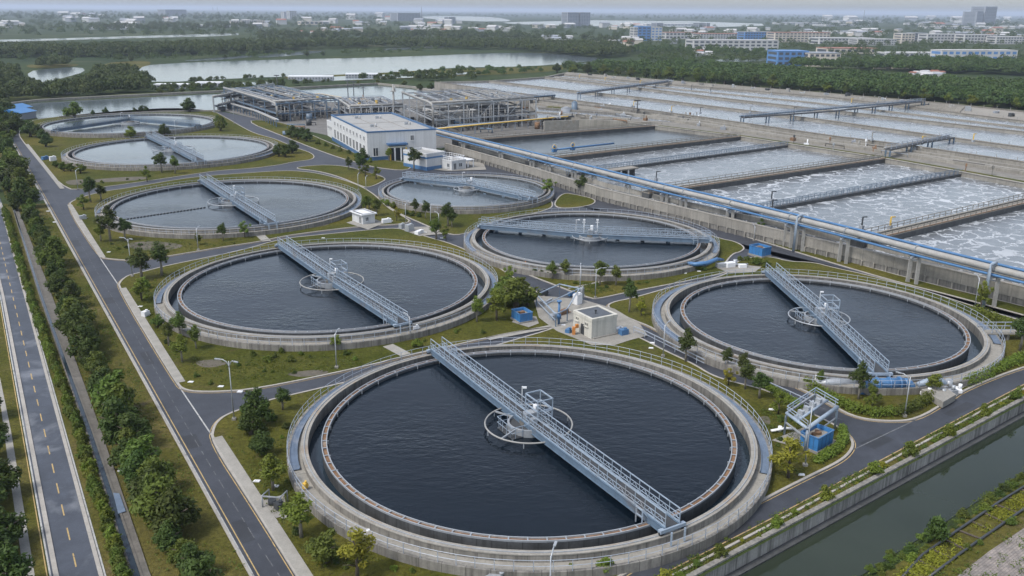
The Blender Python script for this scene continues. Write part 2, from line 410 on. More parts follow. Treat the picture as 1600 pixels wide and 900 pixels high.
def offset(P, d):
    """offset a closed CCW outline outwards by d"""
    n = len(P); Q = []
    for i in range(n):
        a, b, c = P[i-1], P[i], P[(i+1) % n]
        u = Vector((b[0]-a[0], b[1]-a[1])); w = Vector((c[0]-b[0], c[1]-b[1]))
        if u.length < 1e-6: u = w
        if w.length < 1e-6: w = u
        u.normalize(); w.normalize()
        n1 = Vector((u.y, -u.x)); n2 = Vector((w.y, -w.x)); t = n1+n2
        t = t/max(t.length_squared, .6)*2*d if t.length > .2 else n1*d
        if t.length > 2*abs(d): t = t.normalized()*2*abs(d)
        Q.append((b[0]+t.x, b[1]+t.y))
    return Q
def band(mb, A, B, z0, z1, mi=0):
    """kerb: a closed band between outline A (inner) and B (outer), top at z1 and both sides down to z0"""
    n = len(A)
    vs = [(p[0], p[1], z) for p, z in [(q, z1) for q in A]+[(q, z1) for q in B]+[(q, z0) for q in A]+[(q, z0) for q in B]]
    fs = []
    for i in range(n):
        j = (i+1) % n
        fs += [[i, n+i, n+j, j], [n+i, 3*n+i, 3*n+j, n+j], [2*n+i, i, j, 2*n+j]]
    mb.add(vs, fs, mi)
def strip(mb, pts, w, z, mi=0, off=0):
    """flat ribbon of width w along an open line, shifted off metres to its left"""
    pts = [Vector((p[0], p[1])) for p in pts]; n = len(pts); L, R = [], []
    for i, p in enumerate(pts):
        d = pts[min(i+1, n-1)]-pts[max(i-1, 0)]; d.normalize(); nn = Vector((-d.y, d.x))
        L.append(p+nn*(off+w/2)); R.append(p+nn*(off-w/2))
    vs = [(p.x, p.y, z) for p in L+R]
    mb.add(vs, [[n+i, n+i+1, i+1, i] for i in range(n-1)], mi)
def wallstrip(mb, pts, w, z0, z1, mi=0, off=0, mi_top=None):
    """solid wall along an open line"""
    pts = [Vector((p[0], p[1])) for p in pts]; n = len(pts); L, R = [], []
    for i, p in enumerate(pts):
        d = pts[min(i+1, n-1)]-pts[max(i-1, 0)]; d.normalize(); nn = Vector((-d.y, d.x))
        L.append((p+nn*(off+w/2))[:]); R.append((p+nn*(off-w/2))[:])
    mb.prism(R+L[::-1], z0, z1, mi=mi, mi_top=mi_top)
def lerp(a, b, t): return tuple(x+(y-x)*t for x, y in zip(a, b))
def resample(pts, step):
    pts = [Vector(p) for p in pts]; out = []; d = 0; nxt = 0
    for a, b in zip(pts[:-1], pts[1:]):
        L = (b-a).length
        while nxt <= d+L: out.append(a+(b-a)*((nxt-d)/L)); nxt += step
        d += L
    return out
# ================================================================== SETTING
U = Vector((.798, .6026)); NV = Vector((-.6026, .798))          # along the canal, and across it to the plant side
CW = Vector(W2(1200, 837)); CB = Vector(W2(1450, 835, -1.5))     # wall line, far bank line
BIG = 30000
def uv2(P, a, b): return (P.x+U.x*a+NV.x*b, P.y+U.y*a+NV.y*b)
g = MB()
wl = CW-NV*.45
g.sheet([uv2(wl, -BIG, 0), uv2(wl, BIG, 0), uv2(wl, BIG, BIG), uv2(wl, -BIG, BIG)], 0)
bk = CB-NV*1.3
g.sheet([uv2(bk, -BIG, 0), uv2(bk, -BIG, -BIG), uv2(bk, BIG, -BIG), uv2(bk, BIG, 0)], -.3)
for a0, a1 in ((-BIG, -300), (-300, 300), (300, BIG)):           # sloping bank down to the bed
    g.add([(*uv2(CB, a0, .8), -2.2), (*uv2(CB, a1, .8), -2.2), (*uv2(bk, a1, 0), -.3), (*uv2(bk, a0, 0), -.3)], [[3, 2, 1, 0]])
struct(g, 'ground', 'terrain', 'wide flat plain of fields and scrub', 'ground')
w = MB(); w.sheet([uv2(wl, -2000, -.1), uv2(wl, 2000, -.1), uv2(CB, 2000, .1), uv2(CB, -2000, .1)], -1.5)
struct(w, 'canal_water', 'water_canal', 'green murky water of the straight canal', 'water')
# canal retaining wall: panels with a coping
t = T('retaining_wall', 'streaked concrete retaining wall along the canal below the verge', 'wall', (CW.x, CW.y, 0))
b = MB(); wallstrip(b, [uv2(CW, a, 0) for a in (-60, -20, 20, 60, 160)], .4, -2.4, .12); b.build('panel', 'canal_wall', t)
b = MB(); wallstrip(b, [uv2(CW, a, 0) for a in (-60, 0, 160)], .46, .122, .19); b.build('coping', 'conc', t)
b = MB(); wallstrip(b, [uv2(CW, a, -.55) for a in (-60, 0, 160)], .6, -2.4, -1.36); b.build('footing', 'conc_dark', t)

# ---- plant asphalt (one sheet) and the public road on the left
A_ = [(20, 209), (200, 190), (345, 174), (450, 196), (560, 240), (650, 258), (700, 232), (800, 260), (940, 305), (1040, 335), (1200, 381), (1425, 446), (1600, 494), (1760, 540)]
r3L = [(1750, 525), (1600, 602), (1462, 675), (1200, 815), (1040, 897), (960, 940), (418, 940)]
r2L = [(394, 897), (269, 672), (146, 450), (75, 321), (22, 225)]
s = MB(); s.sheet([W2(*p) for p in A_+r3L+r2L], .03)
s.sheet([W2(*p) for p in [(19, 311), (64, 303), (72, 312), (25, 319)]], .03)
struct(s, 'plant_road', 'asphalt', 'dark asphalt roads between the round tanks', 'road')
s = MB(); s.sheet([W2(-39, 170), W2(-22, 230), W2(2.5, 317), W2(102, 672), W2(165, 897), W2(195, 1000), W2(98, 1000), W2(77, 897), W2(0, 465), W2(-45, 215), W2(-53, 170)], .03)
struct(s, 'public_road', 'asphalt_old', 'patched two lane road with yellow dashes at the left edge', 'road')
# markings
mk = MB()
d0, d1 = Vector(W2(119, 886)), Vector(W2(71, 681)); dd = (d1-d0).normalized()
for i in range(-3, 60):
    p = d0+dd*(i*4.12); strip(mk, [p[:], (p+dd*2.0)[:]], .105, .036)
struct(mk, 'road_dashes', 'yellow_paint', 'row of yellow centre dashes on the public road', 'road marking')
mk = MB()
rr = [Vector(W2(*p)) for p in ((2.5, 317), (102, 672), (165, 897), (195, 1000))]
ll = [Vector(W2(*p)) for p in ((-30, 330), (0, 465), (77, 897), (98, 1000))]
strip(mk, rr, .13, .036, off=-.05); strip(mk, ll, .13, .036, off=.05)
r2l = [Vector(W2(*p)) for p in ((22, 225), (75, 321), (146, 450), (269, 672), (394, 897), (420, 945))]
strip(mk, r2l, .11, .036, off=.02)
strip(mk, [W2(a, b_) for a, b_ in ((277, 600), (332, 682))], .14, .036)
strip(mk, [W2(a, b_) for a, b_ in ((157, 404), (186, 447))], .14, .036)
r3u = [Vector(W2(*p)) for p in ((1040, 897), (1200, 815), (1462, 675), (1600, 602), (1750, 525))]
struct(mk, 'edge_lines', 'white_paint', 'white painted edge lines of the roads', 'road marking')
mk = MB()
strip(mk, r2l, .09, .036, off=.36); strip(mk, ll, .08, .036, off=-.16)
strip(mk, r3u, .1, .036, off=.10)
struct(mk, 'yellow_edge_lines', 'yellow_paint', 'yellow painted edge lines of the roads', 'road marking')
mk = MB()
c2 = [Vector(W2(*p)) for p in ((30, 222), (90, 320), (165, 448), (200, 503), (295, 672), (345, 755), (400, 845), (440, 905))]
for i, a in enumerate(resample(c2, .9)[:-1]):
    if i % 5 in (0, 1, 3) : strip(mk, [a[:], (a+(c2[-1]-c2[0]).normalized()*.85)[:]], .07, .036)
cr_ = [Vector(W2(*p)) for p in ((640, 345), (710, 385), (790, 425), (880, 465), (1040, 530), (1150, 575), (1260, 625), (1330, 672))]
for a in resample(cr_, 2.6)[:-1]: strip(mk, [a[:], (a+Vector((.75, -.66))*1.2)[:]], .07, .036)
strip(mk, [W2(1325, 707), W2(1440, 652)], .12, .036)
struct(mk, 'worn_lines', 'faded_paint', 'worn pale centre lines on the plant roads', 'road marking')
pt = MB(); pr_ = random.Random(3)
for px, py, l_, w_ in ((120, 380, 5, 1.2), (170, 470, 3, 1.5), (230, 560, 4.5, .9), (300, 690, 3, 1.3), (380, 830, 3.5, 1.0), (60, 260, 6, 1.4), (1290, 745, 4, 1.0), (1370, 690, 3.5, 1.6), (1140, 835, 5, .9), (1500, 640, 5, 1.1), (1250, 632, 3, 1.0), (640, 340, 4, .9), (530, 256, 5, 1.0), (300, 283, 4, .8), (240, 402, 5, .9), (430, 632, 4, .8)):
    c_ = W(px, py); a_ = -1.02 if px < 450 and py > 250 and px < 390 else .65; pt.box(c_.x, c_.y, .031, .034, l_, w_, 2.12 if (px < 400 and abs(px-22-.56*(py-225)) < 60) else a_)
struct(pt, 'road_patch', 'road_patch', 'darker repair patches in the plant roads', 'road')
# road kerbs outside the islands
kb = MB()
wallstrip(kb, rr, .3, 0, .12, off=-.32); wallstrip(kb, ll, .35, 0, .12, off=.42)
wallstrip(kb, [W2(*p) for p in ((22, 225), (64, 302))], .2, 0, .12, off=-.16); wallstrip(kb, [W2(*p) for p in ((70, 312), (146, 450), (269, 672), (394, 897), (420, 945))], .2, 0, .12, off=-.16)
wallstrip(kb, r3u, .22, 0, .13, off=-.5)
struct(kb, 'road_kerb', 'kerb', 'pale kerbs along the straight roads', 'kerb')

# ---- lawns: raised islands with kerbs
I = {}
I['A'] = [(333, 690), (336, 668), (347, 655), (362, 647), (382, 640), (425, 626), (452, 620), (512, 606), (600, 585), (700, 565), (800, 534), (867, 515), (890, 500), (960, 512), (1007, 533), (1032, 547), (1082, 570), (1110, 588), (1145, 599), (1200, 612), (1250, 640), (1300, 664), (1322, 679), (1332, 694), (1324, 710), (1305, 724), (1257, 747), (1200, 776), (1080, 838), (965, 900), (900, 945), (495, 945), (466, 897), (400, 792)]
I['B'] = [(186, 449), (190, 440), (200, 432), (212, 429), (262, 416), (307, 407), (380, 392), (440, 374), (500, 368), (560, 362), (625, 356), (655, 368), (712, 384), (745, 402), (780, 420), (806, 438), (836, 456), (870, 478), (890, 500), (867, 512), (830, 515), (790, 522), (762, 528), (687, 545), (620, 560), (575, 572), (400, 609), (330, 613), (290, 611), (277, 598)]
I['C'] = [(105, 322), (120, 311), (160, 300), (205, 294), (300, 277), (400, 270), (450, 267), (490, 270), (530, 280), (560, 290), (585, 305), (605, 326), (628, 338), (645, 350), (560, 354), (480, 364), (440, 370), (400, 379), (350, 386), (262, 401), (212, 408), (170, 405), (157, 402)]
I['D'] = [(40, 226), (28, 208), (40, 195), (60, 185), (250, 168), (330, 172), (354, 185), (385, 203), (401, 210), (424, 216), (440, 222), (463, 232), (485, 239), (491, 245), (487, 250), (460, 253), (437, 258), (400, 263), (340, 267), (312, 271), (225, 284), (160, 293), (135, 296), (98, 296)]
I['M'] = [(455, 263), (500, 258), (540, 260), (575, 270), (605, 279), (592, 287), (574, 294), (560, 289), (530, 276), (495, 267)]
I['H'] = [(590, 300), (605, 322), (625, 334), (640, 341), (670, 354), (692, 364), (720, 369), (760, 352), (800, 342), (850, 330), (866, 322), (850, 300), (700, 290)]
I['H2'] = [(866, 318), (880, 302), (900, 305), (930, 312), (927, 320), (900, 325), (872, 326)]
I['G'] = [(722, 371), (745, 391), (770, 405), (800, 418), (824, 429), (873, 448), (923, 467), (935, 467), (972, 459), (1060, 442), (1110, 432), (1140, 424), (1128, 417), (1143, 397), (1157, 394), (1163, 387), (1147, 378), (1124, 374), (1060, 352), (920, 333), (800, 345)]
I['F'] = [(950, 482), (955, 474), (990, 467), (1032, 455), (1060, 447), (1110, 438), (1140, 428), (1150, 411), (1172, 403), (1204, 402), (1232, 410), (1271, 411), (1300, 419), (1360, 432), (1450, 457), (1520, 480), (1600, 504), (1720, 542), (1600, 572), (1507, 608), (1476, 629), (1430, 656), (1390, 659), (1340, 654), (1304, 636), (1260, 611), (1200, 587), (1122, 565), (1060, 540), (1025, 514), (983, 498)]
I['W'] = [(377, 187), (453, 217), (482, 229), (531, 247), (560, 254), (585, 262), (640, 268), (640, 255), (600, 250), (570, 247), (492, 214), (440, 190)]
I['S'] = [(700, 238), (800, 263), (870, 287), (937, 308), (1037, 336), (1135, 361), (1200, 380), (1250, 396), (1350, 426), (1425, 447), (1475, 459), (1600, 493), (1750, 533), (1750, 520), (1600, 480), (1425, 438), (1257, 390), (1200, 370), (940, 303), (800, 258)]
lawnmb, kerbmb, yelmb = MB(), MB(), MB()
for nm, px in I.items():
    P = ccw([W2(*p) for p in px])
    P = ccw(chaikin(P, 2))
    lawnmb.sheet(P, .12)
    kw = .26
    Q = offset(P, kw); band(kerbmb, P, Q, .0, .15)
    if nm in 'ABFC':
        Y0, Y1 = offset(P, kw+.1), offset(P, kw+.18)
        n = len(Y0); yelmb.add([(*p, .036) for p in Y0]+[(*p, .036) for p in Y1], [[i, n+i, n+(i+1) % n, (i+1) % n] for i in range(n)])
struct(lawnmb, 'lawn', 'grass', 'mown green lawns round the tanks', 'lawn')
struct(kerbmb, 'kerb', 'kerb', 'pale kerbs round the lawns', 'kerb')
struct(yelmb, 'yellow_kerb_line', 'yellow_paint', 'yellow lines at the foot of the lawn kerbs', 'road marking')
sw = MB()
for a, b_ in (((334, 686), (475, 911)), ((188, 452), (278, 600)), ((106, 321), (157, 404)), ((40, 226), (95, 296))):
    strip(sw, [W2(*a), W2(*lerp(a, b_, .5)), W2(*b_)], .95, .156, off=.35)
for a, b_, wd in (((606, 541), (634, 556), 1.5), ((404, 366), (417, 378), 1.6), ((330, 352), (345, 362), .9), ((435, 806), (482, 790), 1.8), ((762, 531), (864, 511), 1.1)):
    strip(sw, [W2(*a), W2(*b_)], wd, .15)
strip(sw, [W2(*p) for p in ((888, 452), (978, 433), (1060, 417))], .45, .15)
struct(sw, 'pavement', 'sidewalk', 'pale concrete pavement beside the plant road', 'pavement')
yd = MB()
for px in ([(832, 463), (875, 466), (912, 470), (960, 484), (1000, 508), (1012, 526), (985, 533), (960, 541), (925, 541), (870, 519), (842, 498)],
           [(541, 349), (575, 340), (602, 349), (575, 360)], [(800, 414), (822, 410), (834, 422), (818, 427)], [(620, 357), (668, 355), (700, 366), (655, 370)],
           [(1185, 578), (1258, 606), (1290, 597), (1345, 612), (1450, 612), (1474, 624), (1512, 604), (1500, 592), (1440, 600), (1340, 596), (1240, 570)],
           [(1205, 690), (1240, 700), (1290, 706), (1312, 693), (1260, 668)], [(800, 505), (826, 513), (842, 507), (838, 496), (806, 494)], [(408, 785), (444, 775), (450, 806), (432, 812)],
           [(1120, 420), (1128, 412), (1190, 418), (1180, 426), (1140, 428)], [(640, 262), (700, 268), (760, 266), (755, 255), (660, 245)]):
    yd.sheet([W2(*p) for p in px], .162)
struct(yd, 'yard_slab', 'yard', 'stained concrete yards by the pump houses', 'yard')

so_ = MB()
for px in ([(195, 381), (240, 377), (295, 384), (262, 393), (205, 391)], [(142, 281), (225, 275.5), (232, 281), (180, 285), (140, 286)], [(98, 284), (130, 280), (142, 286), (112, 291)], [(300, 566), (345, 562), (360, 570), (320, 578)], [(440, 585), (500, 578), (520, 584), (470, 592)], [(1180, 655), (1200, 650), (1206, 664), (1190, 668)], [(470, 352), (505, 346), (520, 351), (490, 357)]):
    so_.sheet(chaikin([W2(*p) for p in px], 2), .127)
struct(so_, 'bare_soil', 'soil', 'bare grey brown soil patches in the lawns', 'ground')
# ---- left verge, ditch and path
v = MB()
v.sheet([W2(*p) for p in [(5, 318), (102, 668), (165, 893), (195, 1000), (430, 1000), (390, 897), (265, 672), (142, 450), (71, 318), (24, 321)]], .015)
v.sheet([W2(*p) for p in [(-60, 215), (-20, 230), (10, 312), (60, 301), (16, 222), (0, 205), (-60, 200)]], .015)
v.sheet([W2(*p) for p in [(-60, 480), (0, 472), (75, 897), (95, 1000), (-200, 1000)]], .015)
v.sheet([uv2(CW, a, b_) for a, b_ in ((-60, .15), (160, .15), (160, 1.75), (-60, 1.75))], .02)
v.sheet([uv2(CB, a, b_) for a, b_ in ((-60, -1.6), (160, -1.6), (160, -15), (-60, -15))], -.28)
struct(v, 'verge', 'grass_dry', 'rough grass verges with worn brown patches', 'verge')
WL = [(17, 317), (59, 455), (135, 675), (203, 890), (235, 1000)]; WR = [(20, 317), (65, 455), (145, 675), (218, 890), (255, 1000)]; SR = [(24, 317), (76, 450), (157, 675), (231, 893), (272, 1000)]
d = MB(); d.sheet([W2(*p) for p in WL]+[W2(*p) for p in WR[::-1]], .022)
struct(d, 'ditch_water', 'water_chan', 'dark water standing in the narrow roadside ditch', 'water')
d = MB(); d.sheet([W2(*p) for p in WR]+[W2(*p) for p in SR[::-1]], .1)
wallstrip(d, [W2(*p) for p in WL], .14, 0, .1); wallstrip(d, [W2(*p) for p in WR], .18, 0, .16); wallstrip(d, [W2(*p) for p in SR], .14, 0, .14)
struct(d, 'ditch_slab', 'slab_brown', 'dark concrete edge strip of the roadside ditch', 'ditch')
d = MB(); d.sheet([W2(*p) for p in [(-8, 600), (2, 640), (15, 740), (37, 897), (50, 1000), (70, 1000), (54, 897), (17, 672), (0, 590)]], .03)
struct(d, 'footpath', 'sidewalk', 'grey footpath at the left edge between trees and road', 'path')
d = MB(); d.sheet([W2(*p, -.3) for p in [(1490, 905), (1545, 862), (1605, 822), (1700, 765), (1760, 800), (1640, 880), (1555, 940)]], -.27)
struct(d, 'brick_path', 'paving', 'worn brick paved path in the bottom right corner', 'path')

# ---- yard of the process area and ground between basins
d = MB(); d.sheet([W2(*p) for p in [(345, 172), (440, 196), (560, 222), (690, 232), (740, 215), (1020, 195), (1112, 188), (1000, 171), (840, 150), (700, 131), (640, 142), (560, 160), (440, 158)]], .02)
struct(d, 'process_yard', 'yard_dark', 'stained concrete yard under the pipe frames', 'yard')

# ---- lakes, ponds and river, each its own sheet of water
def lake(px, name, label, z=.12, m='water_lake', it=1):
    P = chaikin([W2(*p) for p in px], it); o = MB().sheet(P, z); return struct(o, name, m, label, 'water')
lake([(10, 167), (60, 161), (170, 155), (340, 147), (430, 143), (590, 134), (640, 139), (705, 151), (560, 160), (440, 160), (345, 172), (250, 174), (90, 183), (60, 186), (48, 178)], 'settling_pond', 'long pale settling pond behind the farthest round tank', it=0)
lake([(215, 107), (240, 100), (400, 94), (600, 90), (800, 82), (880, 84), (955, 93), (900, 98), (830, 104), (700, 106), (640, 112), (480, 119), (380, 122), (240, 130), (222, 122)], 'lake', 'broad silver lake behind the plant')
lake([(42, 112), (80, 107), (128, 105), (134, 112), (100, 122), (60, 131), (48, 128)], 'small_lake', 'small grey lake between woods at the left')
lake([(-60, 63), (60, 61), (190, 57), (300, 54), (372, 51), (374, 56), (200, 60), (60, 64), (-60, 67)], 'river', 'thin bright river beyond the wood')
lake([(275, 96), (330, 91), (395, 86), (398, 89), (330, 95)], 'pond', 'narrow pond beyond the silver lake')
lake([(400, 88), (470, 80), (520, 79), (470, 86), (410, 91)], 'pond', 'slim pond on the far side of the silver lake')
lake([(592, 77), (640, 74), (690, 73), (690, 75), (600, 79)], 'pond', 'sliver of pond before the long wood')
lake([(780, 35), (890, 33), (940, 31.5), (1190, 36), (1195, 42.5), (930, 42), (800, 38)], 'far_lake', 'wide far lake below the horizon', z=.6)
lake([(655, 25), (760, 26), (800, 31), (790, 35), (670, 31)], 'far_lake', 'pale far water left of the wide lake', z=.8)
lake([(1015, 33.5), (1090, 33), (1100, 36), (1020, 36)], 'far_lake', 'thin bright far water under the horizon', z=.9)
lake([(860, 100), (940, 98), (985, 99), (1000, 103), (900, 104)], 'pond', 'thin pond beside the wood behind the basins')
lake([(1110, 93), (1200, 91), (1220, 95), (1130, 97)], 'pond', 'small pond in front of the blue framed building')
lake([(450, 124), (560, 118), (700, 114), (760, 113), (700, 119), (560, 125), (470, 128)], 'pond', 'shallow pond strip before the silver lake')
lake([(235, 138), (330, 131), (440, 127), (440, 131), (330, 136), (240, 142)], 'pond', 'long narrow pond behind the settling pond')
# embankment walls of the settling pond
eb = MB(); wallstrip(eb, [W2(*p) for p in ((8, 165), (60, 159), (170, 153), (340, 145), (430, 141), (590, 132.5), (645, 138), (712, 150))], 1.6, 0, 1.1)
tag(eb.build('embankment_wall', 'conc_basin'), 'low concrete embankment wall behind the settling pond', 'wall')
eb = MB(); wallstrip(eb, [W2(*p) for p in ((92, 184), (250, 175.5), (345, 174))], .8, 0, .6)
tag(eb.build('embankment_wall', 'conc_basin'), 'low concrete embankment wall on the near side of the settling pond', 'wall')
# bare earth and field patches
e = MB()
for px in ([(160, 98), (235, 94), (235, 103), (212, 108), (170, 106)], [(40, 100), (125, 99), (120, 104), (45, 108)], [(420, 118), (700, 108), (830, 105), (900, 100), (880, 112), (700, 120), (480, 129)]):
    e.sheet(chaikin([W2(*p) for p in px], 2), .08)
struct(e, 'meadow', 'grass_dry', 'pale meadow on the lake shore', 'meadow')
# ================================================================== ROUND TANKS
ZT = 1.45
def tank(key, fit, ratio, label, water, a_blue=(-.12*PI, 1.12*PI), zl=.4, well=.215):
    cx, cy, R = (x*39.0 for x in fit)
    Ro = R*ratio; wd = Ro-R; n = 128
    t = T('clarifier_tank', label, 'tank', (cx, cy, 0), 'round clarifier tanks')
    ch = wd*.40; wl_ = min(.55, wd*.17); r1 = R+ch; r2 = r1+wl_; zw = ZT-zl
    zk = .78                                             # walkway level
    b = MB(); b.ring(cx, cy, [(Ro, 0), (Ro, .9), (Ro-.28, .9), (Ro-.28, zk-.1)], n); b.build('outer_wall', 'conc', t)
    b = MB(); b.ring(cx, cy, [(Ro-.279, zk), (r2-.01, zk)], n); b.build('walkway', 'conc_walk', t)
    a0, a1 = a_blue
    b = MB(); b.ring(cx, cy, [(Ro-.285, zk+.004), (Ro-.285, .93), (Ro-.36, .93), (Ro-.40, zk+.12), (Ro-.29-wd*.2, zk+.12), (Ro-.30-wd*.2, zk+.26), (Ro-.36-wd*.2, zk+.26), (Ro-.37-wd*.2, zk+.004)], n, a0, a1); b.build('gutter', 'gutter_blue', t)
    b = MB(); b.ring(cx, cy, [(r2, zk-.1), (r2, ZT)], n); b.ring(cx, cy, [(r1, ZT), (r1, -.2)], n, mi=1); b.build('inner_wall', ['conc', 'conc_in'], t)
    b = MB(); b.ring(cx, cy, [(r2+.04, ZT-.06), (r2+.04, ZT+.03), (r1-.04, ZT+.03), (r1-.04, ZT-.06)], n)
    b.ring(cx, cy, [(r1+wl_*.62, ZT+.031), (r1+wl_*.62, ZT+.10), (r1+wl_*.5, ZT+.10), (r1+wl_*.5, ZT+.031)], n, mi=1); b.build('wheel_track', ['conc_top', 'galv'], t)
    b = MB(); b.ring(cx, cy, [(r1+.02, .25), (R-.02, .25)], n); b.build('channel_water', 'water_chan', t)
    tw = min(.5, wd*.16)
    b = MB(); b.ring(cx, cy, [(R, -.2), (R, ZT-.02)], n); b.ring(cx, cy, [(R-tw, ZT-.02), (R-tw, zw-.3)], n)
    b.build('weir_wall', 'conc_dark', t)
    b = MB(); b.ring(cx, cy, [(R-.07, ZT-.1), (R-tw+.07, ZT-.1)], n); b.build('weir_trough', 'rust', t)
    b = MB()
    for ra, rb in ((R+.02, R-.07), (R-tw+.07, R-tw-.02)):
        b.ring(cx, cy, [(ra, ZT-.14), (ra, ZT+.03), (rb, ZT+.03), (rb, ZT-.14)], n)
    for i in range(int(2*PI*R/1.5)):
        a = 2*PI*i/int(2*PI*R/1.5)
        b.bar((cx+(R-.03)*math.cos(a), cy+(R-.03)*math.sin(a), ZT-.01), (cx+(R-tw+.03)*math.cos(a), cy+(R-tw+.03)*math.sin(a), ZT-.01), .11, .05)
        if i % 2 == 0: b.bar((cx+(R-tw-.1)*math.cos(a), cy+(R-tw-.1)*math.sin(a), ZT-.05), (cx+(R-tw-.1)*math.cos(a), cy+(R-tw-.1)*math.sin(a), zw-.3), .1, .1)
    b.build('weir_edge', 'galv', t)
    b = MB(); b.ring(cx, cy, [(R-tw-.01, zw), (R*.6, zw), (R*.25, zw), (.01, zw)], n); b.build('water', water, t)
    b = MB(); m = int(2*PI*Ro/1.45); pts = [(cx+(Ro-.1)*math.cos(2*PI*i/m), cy+(Ro-.1)*math.sin(2*PI*i/m), .9) for i in range(m)]
    for z in (.45, .95): b.tube([(p[0], p[1], p[2]+z) for p in pts], .027, 4, True, smooth=False)
    for p in pts: b.bar(p, (p[0], p[1], p[2]+.95), .055)
    b.build('handrail', 'rail', t)
    # centre
    wr = R*well
    b = MB(); b.cyl(cx, cy, -.5, ZT+.55, R*.045, 20); b.build('centre_column', 'conc_in', t)
    b = MB(); b.tube([(cx+wr*math.cos(2*PI*i/64), cy+wr*math.sin(2*PI*i/64), zw+.55) for i in range(64)], .085, 6, True)
    b.build('scum_ring', 'pipe_grey' if key in 'AB' else 'galv', t)
    b = MB()
    for i in range(6):
        a = 2*PI*i/6+.4; b = MB(); b.bar((cx+wr*math.cos(a), cy+wr*math.sin(a), zw-.3), (cx+wr*math.cos(a), cy+wr*math.sin(a), zw+.5), .1); b.build('ring_leg', 'galv', t)
    for i in range(4):
        a = 2*PI*i/4+.9; b = MB(); b.bar((cx+wr*math.cos(a), cy+wr*math.sin(a), zw+.5), (cx+R*.1*math.cos(a), cy+R*.1*math.sin(a), zw+.62), .13, .16); b.build('ring_arm', 'galv', t)
    b = MB(); b.ring(cx, cy, [(R*.105, zw-.3), (R*.105, zw+.75), (R*.095, zw+.75), (R*.095, zw-.3)], 40); b.build('feed_well', 'galv', t)
    b = MB(); b.cyl(cx, cy, zw+.45, zw+.55, R*.092, 32); b.build('well_cover', 'grating', t)
    return dict(c=(cx, cy), R=R, Ro=Ro, r1=r1, r2=r2, zw=zw, t=t)
TK = {}
for key, fit, ra, lab, wa in [
    ('A', (.0444, 2.022, .5137), 1.161, 'biggest round tank nearest the canal, with very dark blue water', 'water_tank'),
    ('B', (-.6922, 3.2324, .5585), 1.146, 'round tank directly behind the nearest one, beside the road at left', 'water_tank'),
    ('C', (-1.5156, 4.6938, .615), 1.118, 'third round tank along the left road, counted from the nearest', 'water_tank'),
    ('D', (-2.5223, 6.5497, .6831), 1.107, 'fourth round tank along the left road, pale grey water', 'water_grey'),
    ('E', (-3.485, 8.0877, .7154), 1.067, 'farthest round tank at the head of the left road, next to the settling pond', 'water_grey'),
    ('F', (1.0554, 2.8567, .4679), 1.212, 'round tank at right with a big blue pipe at its near rim', 'water_tank'),
    ('G', (.3613, 3.9626, .5008), 1.172, 'round tank beside the pipe rack with a level blue bridge seen side-on', 'water_tank'),
    ('H', (-.2699, 5.0842, .4613), 1.112, 'small round tank in front of the white block with blue stripes', 'water_grey')]:
    TK[key] = tank(key, fit, ra, lab, wa, well=.165 if key in 'GH' else .215)

